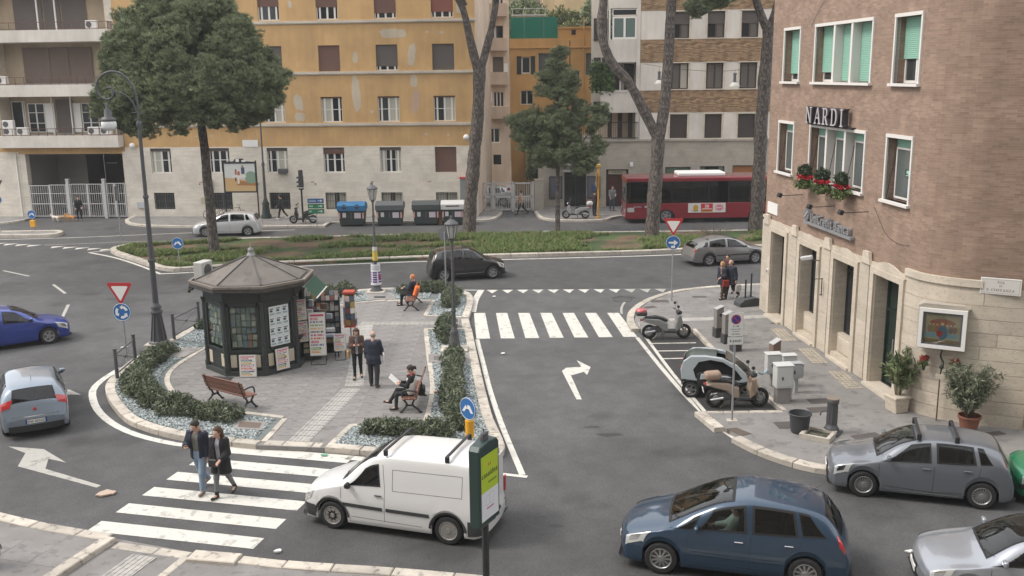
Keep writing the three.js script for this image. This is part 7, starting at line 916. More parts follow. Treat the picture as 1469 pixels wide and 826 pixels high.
{// drivers behind the nearest windscreens
const drive=(label,carLabel,x,lift,o)=>{const c=scene.children.find(q=>q.userData.label===carLabel),th=c.rotation.y,v=V(x,0,0.36).applyAxisAngle(V(0,1,0),th).add(c.position);person(label,[v.x,v.y,v.z],th-Math.PI/2,{sit:true,seatLift:lift,cell:0.024,legs:{L:[82,70,2,0,0],R:[84,62,2,0,0]},arms:{L:[42,6,40,10],R:[42,6,40,10]},lean:-10,nod:6,trousers:charcoal,hem:-0.02,...o});};
drive('driver in a pale shirt at the wheel of the dark blue people carrier','dark blue people carrier with a long windscreen driving at the corner',-0.05,0.14,{height:1.66,coat:cloth(0.52,0.58,0.52),hair:darkH});drive('driver in dark clothes inside the white van','white panel van with two black roof bars crossing the junction',-0.33,0.2,{height:1.7,coat:cloth(0.12,0.12,0.13),hair:darkH});
}
// small dogs by the fence
function dog(label,x,z,turn,m){const g=thing('dog',label,'dog',[x,0.01,z],turn),leg=(X,Z,hind)=>hind?[cone([X-0.02,0.26,Z],[X+0.04,0.18,Z],0.05,0.03),cone([X+0.04,0.18,Z],[X-0.03,0.09,Z],0.028,0.018),cone([X-0.03,0.09,Z],[X-0.01,0.015,Z],0.018,0.02)]:[cone([X,0.25,Z],[X-0.01,0.12,Z],0.04,0.024),cone([X-0.01,0.12,Z],[X,0.015,Z],0.022,0.022)];const f=join([cone([-0.2,0.3,0],[0.18,0.31,0],0.085,0.11),cone([0.18,0.33,0],[0.3,0.44,0],0.075,0.055),ball([0.34,0.47,0],0.07),cone([0.36,0.46,0],[0.46,0.43,0],0.042,0.026),cone([0.32,0.53,0.045],[0.3,0.56,0.06],0.025,0.01),cone([0.32,0.53,-0.045],[0.3,0.56,-0.06],0.025,0.01),cone([-0.27,0.33,0],[-0.4,0.46,0],0.028,0.014),...leg(0.17,0.06),...leg(0.17,-0.06),...leg(-0.2,0.06,1),...leg(-0.2,-0.06,1)],0.014);mesh('body',[nets(f,[-0.5,-0.03,-0.18],[0.55,0.65,0.18],0.02)],m,g);mesh('nose',sph(0.016,0.485,0.435,0,1,1,1,8,6),mEye,g);}
dog('small tan dog standing at the passage fence',-31.3,-67.8,0.2,mat([0.45,0.3,0.17],0.95));dog('small white and cream dog next to the tan dog',-31.75,-67.6,Math.PI-0.3,mat([0.6,0.54,0.46],0.95));dog('small orange dog close to the person in black',-30.75,-67.7,Math.PI,mat([0.5,0.24,0.08],0.95));
// ---------------------------------------------------------------- kiosk and its displays
const newsPoster=(seed,pal)=>(c,w,h)=>{const r=rng(seed);c.fillStyle='#e6e2da';c.fillRect(0,0,w,h);c.fillStyle=pal[0];c.fillRect(w*0.06,h*0.03,w*0.88,h*0.05);const L=[['LAVORO',0.16],['CASA',0.24],['ROMA',0.32]];for(let i=0;i<11;i++){const y=h*(0.11+i*0.078);c.fillStyle=pal[i % pal.length];if(r()<0.4){c.fillRect(w*0.06,y,w*(0.5+r()*0.38),h*0.055);c.fillStyle='#f2efe8';for(let k=0;k<6;k++)c.fillRect(w*(0.09+k*0.09),y+h*0.015,w*(0.03+r()*0.04),h*0.025);}else for(let k=0;k<9;k++)c.fillRect(w*(0.07+k*0.096),y,w*(0.03+r()*0.055),h*0.045);}};
const PAL=['#c2506e','#3f4c86','#6f9a4d','#d0902f','#35333a','#b8467a','#cf5a4a'],coverColours=['#5f6d68','#8a8f86','#46555c','#a29a88','#736257','#3f4a44','#94513f','#5b6d86','#b5aa94','#4c5a50'],coverMats=coverColours.map(h=>mat([1,3,5].map(q=>lin(parseInt(h.slice(q,q+2),16))*0.75+0.15),0.6));
{
const k=thing('newspaper_kiosk','dark green octagonal newspaper kiosk with ribbed pavilion roof','kiosk',[-8.73,0.135,-32.2]),oct=(R,a0=22.5)=>Array.from({length:8},(_,i)=>{const a=(i*45+a0)*D;return[Math.cos(a)*R,Math.sin(a)*R];}),mK=mat([0.03,0.036,0.034],0.5,0.1),ap=1.5,Rc=ap/Math.cos(22.5*D),side=2*ap*Math.tan(22.5*D);
mesh('plinth',slab(oct(Rc+0.1),0,0.16),mat([0.045,0.052,0.05],0.7),k);mesh('floor',slab(oct(Rc-0.02),0.16,0.2),mK,k);mesh('lintel',[slab(oct(Rc+0.02),2.45,2.86)],mK,k);
for(const[x,z]of oct(Rc)){mesh('column',[cyl(0.075,0.085,2.3,x,1.3,z,12),cyl(0.11,0.12,0.16,x,0.24,z,12),cyl(0.1,0.1,0.05,x,0.68,z,12),cyl(0.1,0.1,0.05,x,1.1,z,12),cyl(0.11,0.09,0.1,x,2.42,z,12)],mat([0.04,0.047,0.045],0.45,0.1),k);}
for(let i=0;i<8;i++){// faces; i = 2 looks to the street (+z)
const a=i*45*D,f=new THREE.Group();f.name='kiosk_face';f.position.set(Math.cos(a)*ap,0,Math.sin(a)*ap);f.rotation.y=Math.PI/2-a;k.add(f);const w=side-0.16;if(i===0){mesh('counter',[bx(-w/2,w/2,0.2,0.95,-0.3,0.0),bx(-w/2,w/2,0.95,1.0,-0.4,0.12)],mK,f);mesh('back_wall',bx(-w/2,w/2,1.0,2.45,-0.9,-0.85),mInside,f);continue;}
mesh('lower_panel',[bx(-w/2,w/2,0.18,0.78,-0.05,0)],mK,f);for(const s of[-1,1])mesh('cream_panel',bx(s*w*0.36-w*0.09,s*w*0.36+w*0.09,0.28,0.7,0,0.012),mat([0.5,0.44,0.34],0.8),f);
mesh('window_frame',[bx(-w/2,w/2,0.78,0.86,-0.04,0.03),bx(-w/2,-w/2+0.09,0.86,2.45,-0.04,0.03),bx(w/2-0.09,w/2,0.86,2.45,-0.04,0.03),bx(-w/2,w/2,2.32,2.45,-0.04,0.03)],mK,f);const pane=mesh('pane',bx(-w/2+0.08,w/2-0.08,0.86,2.34,-0.012,0),mPaneClear,f);mesh('shelf_back',bx(-w/2+0.05,w/2-0.05,0.84,2.4,-0.26,-0.24),mInside,f);
if(i>=1&&i<=4){const r=rng(900+i),cols=5,rows=6,cw=(w-0.26)/cols,rh=1.36/rows;if(i===1){const pt=canvasTex(128,170,(c,W,H)=>{c.fillStyle='#dfe6e6';c.fillRect(0,0,W,H);c.fillStyle='#4c5458';c.fillRect(W*0.15,H*0.2,W*0.6,H*0.1);c.fillRect(W*0.15,H*0.36,W*0.45,H*0.22);c.fillStyle='#9fb1b5';c.fillRect(W*0.12,H*0.68,W*0.74,H*0.2);}),pg=new THREE.PlaneGeometry(0.24,0.33),pm=mat([0.86,0.86,0.86],0.7,0,{map:pt});for(let a2=0;a2<3;a2++)for(let b=0;b<4;b++){const m=mesh('window_leaflet',pg.clone(),pm,f,true);m.position.set((a2-1)*0.245,1.08+b*0.335,0.006+0.002*(a2 % 2));}}
else for(let a2=0;a2<cols;a2++)for(let b=0;b<rows;b++)mesh('magazine',box(cw*(0.72+r()*0.2),rh*(0.7+r()*0.22),0.012,-w/2+0.13 +(a2+0.5)*cw +(r()- 0.5)*0.02,0.94 +(b+0.5)*rh +(r()- 0.5)*0.02,-0.07+r()*0.03,-0.1,0,(r()- 0.5)*0.12),coverMats[Math.floor(r()*10)],f);}
}
mesh('cornice',[slab(oct(Rc+0.42),2.86,3.0,[oct(Rc+0.1)])],mat([0.1,0.092,0.085],0.7,0,{map:paveTex}),k);mesh('gutter_rim',[slab(oct(Rc+0.46),2.98,3.06,[oct(Rc+0.36)])],mat([0.26,0.23,0.2],0.7,0,{map:paveTex}),k);mesh('gutter_floor',[slab(oct(Rc+0.38),2.9,2.985,[oct(Rc-0.2)])],mat([0.16,0.12,0.085],0.9),k);mesh('soffit',slab(oct(Rc+0.4),2.83,2.858),mK,k);
const B=oct(Rc+0.2),top=3.78,eave=3.06,cone8=[];for(let i=0;i<8;i++){const a=B[i],b=B[(i+1)% 8],g=new THREE.BufferGeometry();g.setAttribute('position',new THREE.Float32BufferAttribute([a[0],eave,a[1],0,top,0,b[0],eave,b[1]],3));g.computeVertexNormals();mesh('roof_panel',g,mat([[0.205,0.188,0.168],[0.19,0.175,0.158],[0.218,0.198,0.176]][i % 3],0.75,0,{map:paveTex}),k);}mesh('roof_edge',slab(oct(Rc+0.21),2.99,3.055),mat([0.2,0.18,0.16],0.8),k);
for(let i=0;i<8;i++)mesh('roof_rib',bar([B[i][0],eave+0.02,B[i][1]],[0,top+0.02,0],0.022,0.018,6),mat([0.09,0.085,0.08],0.7),k);mesh('finial',[lathe([[0.001,0.42],[0.012,0.4],[0.016,0.24],[0.085,0.19],[0.1,0.12],[0.08,0.06],[0.12,0.03],[0.16,-0.06]],16,0,top,0)],mat([0.22,0.22,0.22],0.6,0.3),k);
mesh('awning',[gridGeo((a,b)=>[Rc+0.3+a*0.38,2.85-a*0.4,lerp(-0.9,0.9,b)],6,2)],mat([0.025,0.075,0.042],0.85,0,{side:THREE.DoubleSide}),k);mesh('awning_bar',[bar([Rc+0.68,2.44,-0.9],[Rc+0.68,2.44,0.9],0.025)],mWhite,k);
mesh('gutter_moss',[tube([[-1.95,2.86,0.35],[-2.0,2.7,0.4],[-2.05,2.78,0.2],[-2.0,2.62,0.5]],0.05,12,5),tube([[-1.9,2.85,0.7],[-1.85,2.76,0.75],[-1.75,2.8,0.85]],0.04,10,5)],mat([0.03,0.032,0.02],0.95),k);
const at=(i,x,z=0.06)=>{const a=i*45*D,c=Math.cos(a),s=Math.sin(a);return[-8.73+c*(ap+z)- s*x*-1*-1,-32.2+s*(ap+z)+ c*x*-1];};
const board=(label,x,z,y,turn,w,h,seed,legs)=>{const b=thing('news_placard',label,'placard',[x,y,z],turn);const p=mesh('board',[rbox(w,h,0.025,0.006,0,h/2,0,-0.06)],mGateGrey,b);print('headline_sheet',w-0.05,h-0.05,newsPoster(seed,PAL),b,[0,h/2,0.016],[-0.06,0,0],192);if(legs)mesh('stand_legs',[bar([-w/2+0.03,-0.28,0.14],[-w/2+0.03,0.05,0.02],0.012),bar([w/2-0.03,-0.28,0.14],[w/2-0.03,0.05,0.02],0.012),bar([-w/2+0.03,-0.28,0.14],[w/2-0.03,-0.28,0.14],0.012),bar([-w/2+0.03,-0.28,-0.3],[-w/2+0.03,h*0.7,-0.06],0.012),bar([w/2-0.03,-0.28,-0.3],[w/2-0.03,h*0.7,-0.06],0.012)],mIron,b);};
board('headline sheet leaning on the middle kiosk face',-8.62,-30.5,0.15,0,0.56,0.74,911);board('crooked headline sheet on the kiosk face with white leaflets',-7.6,-31.0,0.25,0.78,0.5,0.72,921);board('tall coloured headline stand before the magazine racks',-6.6,-31.95,0.43,0.12,0.56,1.5,931,true);board('small headline stand beside the tall coloured one',-5.95,-32.45,0.43,0.12,0.42,0.62,941,true);board('upper headline frame on the kiosk corner column',-7.18,-32.15,1.62,0.45,0.42,0.72,951);board('lower headline frame on the kiosk corner column',-7.16,-32.13,0.86,0.45,0.42,0.72,961);
const rack=thing('magazine_rack','tiered rack full of magazines beside the kiosk counter','rack',[-6.85,0.14,-33.55],0.15);mesh('frame',[bx(-0.75,-0.71,0,2.0,-0.35,0.3),bx(0.71,0.75,0,2.0,-0.35,0.3),bx(-0.75,0.75,0,0.06,-0.35,0.35),bx(-0.73,0.73,0.05,2.0,-0.36,-0.32)],mIron,rack);const r=rng(971);for(let t=0;t<5;t++){mesh('shelf',box(1.46,0.02,0.24,0,0.32+t*0.36,0.2-t*0.11),mIron,rack);for(let i=0;i<18;i++){const hx=['#a08a84','#7c8470','#8d5a55','#a8946a','#76848f','#b9b3aa','#92666f','#5d6a66','#a9805f','#c4c0b8','#4c4644','#3f4448'][Math.floor(r()*12)];mesh('magazine',box(0.14,0.17,0.012,-0.64 +(i % 9)*0.16 +(r()- 0.5)*0.02,0.42+t*0.36+Math.floor(i/9)*0.17,0.2-t*0.11-Math.floor(i/9)*0.04,-0.25,0,(r()- 0.5)*0.08),mat([1,3,5].map(q=>lin(parseInt(hx.slice(q,q+2),16))),0.5),rack);}}
const sp=thing('postcard_spinner','red topped revolving rack of cards beside the kiosk','rack',[-5.85,0.14,-34.2]);mesh('pole',[cyl(0.02,0.02,1.95,0,0.98,0,8),...[0,1,2,3].map(i=>bar([0,0.06,0],[Math.cos(i*1.57+0.4)*0.4,0.02,Math.sin(i*1.57+0.4)*0.4],0.014))],mIron,sp);mesh('top_sign',[rbox(0.42,0.12,0.42,0.04,0,1.98,0)],mat([0.36,0.06,0.035],0.7),sp);mesh('red_trim',[bx(-0.2,0.2,0.72,0.78,-0.2,0.2)],mat([0.5,0.07,0.03],0.7),sp);for(let t=0;t<5;t++)for(let i=0;i<8;i++){const a=i*0.785+0.2,hx=['#c9b7b0','#6e4a45','#d8d3ca','#8c5a63','#a98f52','#52606e'][Math.floor(r()*6)];mesh('card',box(0.16,0.2,0.02,Math.cos(a)*0.22,0.9+t*0.22,Math.sin(a)*0.22,0,Math.PI/2-a,0),mat([1,3,5].map(q=>lin(parseInt(hx.slice(q,q+2),16))),0.6),sp);}
const pl=thing('plastic_display','low dark display case under the kiosk headline frames','display',[-6.95,0.14,-32.5],0.3);mesh('case',[rbox(0.6,0.75,0.3,0.03,0,0.38,0)],mDkPlastic,pl);for(let i=0;i<6;i++)mesh('paper_stack',box(0.16,0.14,0.02,-0.19 +(i % 3)*0.19,0.35+Math.floor(i/3)*0.2,0.156),mat([0.35,0.3,0.22],0.8),pl);
const hg=thing('hanging_goods','bundles of bags and papers hanging under the green awning','goods',[-6.7,1.7,-32.8]);for(let i=0;i<7;i++)mesh('bundle',[rbox(0.16+r()*0.1,0.2+r()*0.2,0.12,0.04,(i % 4)*0.22-0.3,r()*0.5-0.2,-Math.floor(i/4)*0.3)],mat([[0.5,0.5,0.52],[0.06,0.07,0.09],[0.16,0.1,0.08],[0.28,0.3,0.33]][i % 4],0.8),hg);
const pt=thing('counter_papers','stacks of newspapers on the table before the kiosk counter','newspapers',[-6.55,0.9,-32.75],0.15);for(let i=0;i<6;i++)mesh('newspaper_stack',box(0.3,0.05+r()*0.06,0.24,-0.5 +(i % 3)*0.36,(i>2?0.14:0),(i>2?-0.3:0),0,r()*0.4,0),mat([[0.5,0.5,0.5],[0.12,0.13,0.15],[0.3,0.34,0.4],[0.6,0.58,0.54],[0.35,0.12,0.1]][i % 5],0.85),pt);mesh('table',[bx(-0.75,0.55,-0.06,-0.03,-0.45,0.2),bx(-0.7,-0.66,-0.76,-0.06,0.1,0.14),bx(0.46,0.5,-0.76,-0.06,0.1,0.14)],mIron,pt);
const ac=thing('air_conditioner','white air conditioning unit standing on the kiosk eave','air conditioner',[-10.3,3.06,-32.0],-0.3);mesh('case',[rbox(0.34,0.62,0.6,0.03,0,0.36,0)],mat([0.42,0.41,0.385],0.6),ac);mesh('fan_grille',[cyl(0.2,0.2,0.02,0.175,0.38,0,18,0,0,Math.PI/2)],mIronGrey,ac);mesh('bracket',[bx(-0.2,0.25,0,0.06,-0.35,0.35)],mIron,ac);
const tl=thing('roof_litter','orange crumpled thing lying on the kiosk roof','litter',[-9.65,3.44,-31.75],0.3);mesh('crumpled_cloth',[rbox(0.26,0.09,0.13,0.04,0,0.0,0,0.3,0,0.35)],mat([0.45,0.15,0.04],0.8),tl);mesh('loose_bit',[rbox(0.07,0.04,0.05,0.015,0.22,0.02,0.1)],mIronGrey,tl);
}
// ---------------------------------------------------------------- street lamps
const mLampGrey=mat([0.085,0.085,0.092],0.55,0.3),mLampGlass=mat([0.62,0.62,0.6],0.3,0,{phys:true,transmission:0.5,thickness:0});
{
const g=thing('crook_street_lamp','tall grey crook street lamp with scroll bracket beside the curved hedge','street lamp',[-12.93,0.14,-34.5]);mesh('plinth',[slab([[-0.42,0.42],[0.42,0.42],[0.42,-0.42],[-0.42,-0.42]],-0.05,0.12)],mKerb[0],g);
const flute=[];for(let i=0;i<10;i++){const a=i*0.628;flute.push(bar([Math.cos(a)*0.27,0.22,Math.sin(a)*0.27],[Math.cos(a)*0.16,1.15,Math.sin(a)*0.16],0.035,0.022,6));}mesh('fluted_base',[lathe([[0.36,0.05],[0.36,0.16],[0.3,0.2],[0.26,0.24],[0.15,1.16],[0.21,1.22],[0.22,1.3],[0.15,1.36],[0.2,1.44],[0.14,1.52],[0.11,1.62]],20),...flute],mLampGrey,g);mesh('pole',[lathe([[0.11,1.6],[0.1,3.1],[0.135,3.12],[0.135,3.22],[0.095,3.26],[0.075,5.4],[0.1,5.42],[0.1,5.5],[0.07,5.54],[0.06,7.9],[0.1,7.95],[0.09,8.05],[0.06,8.12]],14)],mLampGrey,g);
mesh('crook_arm',[tube([[0,8.1,0],[0.02,8.7,0],[-0.1,9.3,0],[-0.45,9.72,0],[-0.85,9.8,0],[-1.22,9.6,0],[-1.36,9.25,0],[-1.22,8.93,0],[-0.95,8.87,0],[-0.78,9.05,0],[-0.85,9.25,0],[-1.02,9.25,0]],0.038,70,7),tube([[0,8.3,0],[-0.15,8.75,0],[-0.45,9.05,0],[-0.72,9.08,0],[-0.68,8.95,0]],0.025,30,6)],mLampGrey,g);
const ln=mesh('lantern',[lathe([[0.02,0.62],[0.06,0.58],[0.05,0.42],[0.12,0.38],[0.13,0.16],[0.24,0.1],[0.26,0.02],[0.22,-0.02]],16,-1.05,8.12,0),cyl(0.02,0.02,0.25,-1.05,8.8,0,6)],mLampGrey,g);mesh('globe',[lathe([[0.22,0],[0.26,-0.06],[0.25,-0.2],[0.2,-0.3],[0.001,-0.34]],18,-1.05,8.12,0)],mat([0.66,0.68,0.68],0.25),ln);for(const s of[1,-1])mesh('ladder_peg',bar([0,8.4,0],[0.22*s,8.4,0],0.015),mLampGrey,g);
}
function lanternLamp(label,x,z,H,m){
const g=thing('lantern_street_lamp',label,'street lamp',[x,0.14,z]);mesh('base',[lathe([[0.3,0],[0.3,0.1],[0.22,0.16],[0.17,0.5],[0.13,0.62],[0.16,0.68],[0.12,0.76],[0.075,0.9]],16)],m,g);mesh('pole',[lathe([[0.075,0.88],[0.065,1.4],[0.09,1.42],[0.09,1.5],[0.06,1.53],[0.048,H-1.6],[0.07,H-1.58],[0.07,H-1.5],[0.045,H-1.46],[0.04,H-0.92],[0.1,H-0.9],[0.05,H-0.84]],12)],m,g);
const l=mesh('lantern',[lathe([[0.001,0.3],[0.03,0.26],[0.05,0.2],[0.03,0.16],[0.1,0.13],[0.24,0.02],[0.25,-0.03],[0.22,-0.03]],12,0,H-0.3,0),lathe([[0.13,0.03],[0.13,0],[0.05,-0.02]],6,0,H-0.83,0),...[0,1,2,3,4,5].map(i=>bar([Math.cos(i*1.047)*0.125,H-0.82,Math.sin(i*1.047)*0.125],[Math.cos(i*1.047)*0.215,H-0.33,Math.sin(i*1.047)*0.215],0.012,0.012,5))],m,g);mesh('lantern_glass',[new THREE.CylinderGeometry(0.205,0.12,0.48,6,1,true).translate(0,H-0.575,0)],mLampGlass,l);return g;
}
lanternLamp('dark lantern street lamp rising from the long hedge bed',-2.06,-33.3,4.85,mIronGrey);
const lampN=lanternLamp('dark lantern street lamp wrapped with posters near the far bench',-6.12,-43.05,5.0,mIronGrey);
{const p=thing('lamp_poster','white purple printed poster wrapped round the lamp post','poster',[-6.12,0.5,-43.05]);const t=canvasTex(256,320,(c,w,h)=>{c.fillStyle='#dcdade';c.fillRect(0,0,w,h);c.fillStyle='#5c3a78';for(let i=0;i<5;i++)for(let k=0;k<3;k++)c.fillRect(w*(0.22+k*0.19),h*(0.36+i*0.11),w*0.15,h*0.08);c.fillStyle='#8f3f6e';c.fillRect(w*0.6,h*0.5,w*0.14,h*0.2);c.fillStyle='#9aa0a6';for(let i=0;i<3;i++)c.fillRect(w*0.2,h*(0.1+i*0.07),w*0.6,h*0.03);});mesh('sheet',new THREE.CylinderGeometry(0.21,0.24,0.95,20,1,true).rotateY(Math.PI).translate(0,0.48,0),mat([0.86,0.86,0.86],0.75,0,{map:t,side:THREE.DoubleSide}),p,true);const q=thing('lamp_sticker','yellow stickers wrapped high round the postered lamp post','poster',[-6.12,1.62,-43.05]);mesh('sheet',new THREE.CylinderGeometry(0.11,0.12,0.42,14,1,true).translate(0,0.2,0),mat([0.55,0.4,0.07],0.8,0,{side:THREE.DoubleSide}),q);mesh('upper_sheet',new THREE.CylinderGeometry(0.1,0.11,0.18,14,1,true).translate(0,0.52,0),mat([0.5,0.5,0.48],0.8,0,{side:THREE.DoubleSide}),q);const bl=thing('lamp_plinth','white stone block under the postered lamp post','plinth',[-6.12,0.1,-43.05]);mesh('stone',rbox(0.8,0.14,0.8,0.02,0,0.05,0),mKerb[1],bl);const b2=thing('lamp_plinth','white stone block under the lamp in the hedge bed','plinth',[-2.06,0.1,-33.3]);mesh('stone',rbox(0.95,0.16,0.75,0.02,0,0.07,0),mKerb[1],b2);}
{const g=thing('far_street_lamp','slender dark lamp post with ornate base on the far pavement','street lamp',[-16.98,0.12,-67.3]);mesh('base',[lathe([[0.36,0],[0.36,0.2],[0.28,0.3],[0.22,0.9],[0.26,1.0],[0.16,1.2],[0.1,1.4]],14)],mIronGreen,g);mesh('pole',[lathe([[0.1,1.4],[0.08,3.6],[0.12,3.65],[0.1,3.8],[0.06,3.9],[0.05,7.5],[0.08,7.52],[0.05,7.6],[0.04,9]],10)],mIronGrey,g);mesh('crook_arm',tube([[0,9,0],[0.2,9.7,0],[0.8,9.8,0],[1.1,9.4,0]],0.035,24,6),mIronGrey,g);mesh('lantern',lathe([[0.05,0.4],[0.1,0.3],[0.25,0.05],[0.22,0],[0.1,-0.2]],12,1.1,9.0,0),mIronGrey,g);}
{// lamps hung on a wire over the far road
const w=thing('overhead_wire','thin cable slung across the street before the banded building','wire');mesh('cable',tube([[9.4,10.25,-69.6],[11.4,9.85,-66],[14.0,9.75,-62],[17,10.3,-60]],0.014,40,5),mIron,w);
const hang=(label,x,y,z)=>{const g=thing('hanging_lamp',label,'hanging lamp',[x,y,z]);mesh('housing',[lathe([[0.001,0.62],[0.1,0.6],[0.12,0.5],[0.09,0.45],[0.1,0.1],[0.16,0.02]],12),cyl(0.012,0.012,0.3,0,0.72,0,5)],mIronGrey,g);mesh('shade',[lathe([[0.14,0.04],[0.26,-0.1],[0.34,-0.24],[0.3,-0.25]],16)],mat([0.5,0.48,0.44],0.5),g);};hang('bell shaped hanging lamp before a white wall window',14.0,9.0,-62.0);hang('bell shaped hanging lamp half hidden by the forked pine',10.2,9.15,-68);
}
// ---------------------------------------------------------------- signs
const postMat=mat([0.36,0.37,0.38],0.5,0.6);
const tri=(s,t=0.02)=>{const h=s*0.866,r=0.05*s;return extrude([[-s/2+r,h/2],[s/2-r,h/2],[s/2,h/2-r],[r*0.6,-h/2+0.0],[-r*0.6,-h/2],[-s/2,h/2-r]],t,0);};
function signPost(name,label,x,z,turn,H,y0=0.13,m=postMat){const g=thing(name,label,'road sign',[x,y0,z],turn);mesh('post',[cyl(0.03,0.03,H,0,H/2,0,10)],m,g);return g;}
const yieldSign=(g,y,s)=>{const p=mesh('give_way_plate',T(tri(s),0,y,0.035),mSignRed,g);mesh('white_field',T(tri(s*0.66,0.006),0,y+s*0.012,0.052),mSignWhite,p);mesh('plate_back',T(tri(s*0.99,0.008),0,y,0.026),mSignGrey,p);};
const disc=(g,y,R,shapes,m=mSignBlue,sx=1)=>{const p=mesh('round_plate',cyl(R,R,0.02,0,y,0.045,30,Math.PI/2),m,g);mesh('plate_rim',tor(R-0.012,0.008,0,y,0.056,0,0,0,5,32),mSignWhite,p);mesh('plate_back',cyl(R*0.99,R*0.99,0.008,0,y,0.03,30,Math.PI/2),mSignGrey,p);for(const s of shapes)mesh('white_arrow',extrude(s.map(q=>[q[0]*R,q[1]*R+y]),0.006,0,[],0,0,0.054),mSignWhite,p);};
const arrowRight=[[-0.62,0.13],[0.1,0.13],[0.1,0.42],[0.68,0],[0.1,-0.42],[0.1,-0.13],[-0.62,-0.13]],arrowDiag=s=>[[0.5*s,0.55],[0.62*s,0.45],[-0.02*s,-0.18],[0.22*s,-0.42],[-0.55*s,-0.5],[-0.5*s,0.24],[-0.26*s,0.02]],roundArr=[0,1,2].map(k=>{const p=[],a0=k*2.094+0.3;for(let i=0;i<=6;i++){const a=a0+i/6*1.1;p.push([Math.cos(a)*0.72,Math.sin(a)*0.72]);}p.push([Math.cos(a0+1.1)*0.86,Math.sin(a0+1.1)*0.86],[Math.cos(a0+1.62)*0.58,Math.sin(a0+1.62)*0.58],[Math.cos(a0+1.1)*0.3,Math.sin(a0+1.1)*0.3]);for(let i=6;i>=0;i--){const a=a0+i/6*1.1;p.push([Math.cos(a)*0.44,Math.sin(a)*0.44]);}return p;}),upArrows=[[[-0.7,-0.3],[-0.25,0.3],[-0.05,0.05],[0.0,0.35],[0.3,0.32],[0.7,-0.3],[0.4,-0.32],[0.15,0.0],[-0.2,-0.02],[-0.42,-0.32]]];
{const g=signPost('give_way_sign','give way triangle above blue roundabout sign by the curved hedge',-13.3,-32.4,-0.05,2.75);yieldSign(g,2.45,0.86);disc(g,1.8,0.31,roundArr);}
{const g=signPost('give_way_sign','give way triangle above blue right arrow sign on the corner',6.84,-40.75,-0.1,3.2);yieldSign(g,3.2,0.82);disc(g,2.52,0.3,[arrowRight]);mesh('small_plate',[box(0.16,0.1,0.012,0,2.34,0.062)],mSignWhite,g);}
{const g=signPost('keep_either_side_sign','low blue arrow sign standing in the grass strip',-17.61,-50.9,-0.05,1.1);disc(g,1.05,0.31,upArrows);}
{const g=signPost('keep_either_side_sign','blue arrow disc above a yellow marker tube by the van',-1.14,-23.9,-0.8,1.45);disc(g,1.17,0.3,upArrows);mesh('yellow_marker',[cyl(0.115,0.115,0.46,0,0.62,0,18)],mSignYellow,g);}
{const g=signPost('round_sign_back','grey back of a round sign on a pole beside the corner hedge',-2.95,-42.6,Math.PI-0.3,2.8);disc(g,2.72,0.32,[],mSignGrey);}
{const g=signPost('keep_either_side_sign','blue arrow disc above yellow marker on the far traffic island',-30.8,-62.4,-0.05,1.15,0.2);disc(g,1.05,0.28,upArrows);mesh('yellow_marker',[rbox(0.32,0.45,0.22,0.04,0,0.45,0)],mSignYellow,g);}
{const g=signPost('give_way_sign','back of a give way triangle above blue disc on the traffic island',-32.74,-62.0,0.5,3.2,0.2);mesh('give_way_plate',T(tri(0.9),0,2.9,0.03),mat([0.1,0.07,0.075],0.6),g);disc(g,2.05,0.3,roundArr);}
{const g=signPost('sign_post','thin pole with edge-on sign beside the grass strip tip',-23.97,-59.3,0,3.4,0);mesh('edge_on_plate',[rbox(0.03,0.9,0.6,0.01,0,2.9,0)],mSignGrey,g);}
{const g=signPost('no_parking_sign','no-parking sign with text plates beside the tan scooter',6.13,-25.97,0.05,3.0,0.125);mesh('foot',[rbox(0.3,0.02,0.24,0.008,0,0.005,0)],mKerb[0],g);mesh('plate',[rbox(0.42,0.66,0.015,0.006,0,2.78,0.04),rbox(0.44,0.22,0.015,0.006,0,2.32,0.04)],mGateGrey,g);
print('no_parking_print',0.41,0.65,(c,w,h)=>{c.fillStyle='#dcdcd6';c.fillRect(0,0,w,h);c.fillStyle='#2c3f8c';c.strokeStyle='#b5333f';c.lineWidth=w*0.07;c.beginPath();c.arc(w/2,h*0.27,w*0.3,0,7);c.fill();c.stroke();c.beginPath();c.moveTo(w*0.29,h*0.135);c.lineTo(w*0.71,h*0.405);c.stroke();c.fillStyle='#26262c';c.textAlign='center';c.font=`bold ${h * 0.1}px sans-serif`;c.fillText('0 - 24',w/2,h*0.6);c.font=`bold ${h * 0.062}px sans-serif`;c.fillText('escluso veicoli',w/2,h*0.71);c.fillText('in ricarica',w/2,h*0.8);c.font=`bold ${h * 0.085}px sans-serif`;c.fillText('sul retro',w/2,h*0.93);},g,[0,2.78,0.049],[0,0,0],192);print('supplement_print',0.43,0.21,(c,w,h)=>{c.fillStyle='#dcdcd6';c.fillRect(0,0,w,h);c.fillStyle='#26262c';c.textAlign='center';c.font=`bold ${h * 0.5}px sans-serif`;c.fillText('4 posti',w/2,h*0.66);},g,[0,2.32,0.049],[0,0,0],192);}
{const g=signPost('direction_sign','blue and green direction boards before the stone wall',-12.6,-62.8,0,1.9,0.13);[['#2f5f96',1.72],['#2c7a55',1.38],['#2c7a55',1.04]].forEach(([col,y],i)=>{mesh('board',[rbox(1.05,0.3,0.03,0.01,0,y,0.04)],mSignGrey,g);print('board_print',1.02,0.28,(c,w,h)=>{c.fillStyle=col;c.fillRect(0,0,w,h);c.fillStyle='#dfe5e2';c.font=`bold ${h * 0.5}px sans-serif`;c.fillText(['Centro','A24','A1'][i],w*0.07,h*0.68);c.fillRect(w*0.62,h*0.42,w*0.2,h*0.14);c.beginPath();c.moveTo(w*0.8,h*0.2);c.lineTo(w*0.93,h*0.5);c.lineTo(w*0.8,h*0.8);c.fill();},g,[0,y,0.058],[0,0,0],128);});}
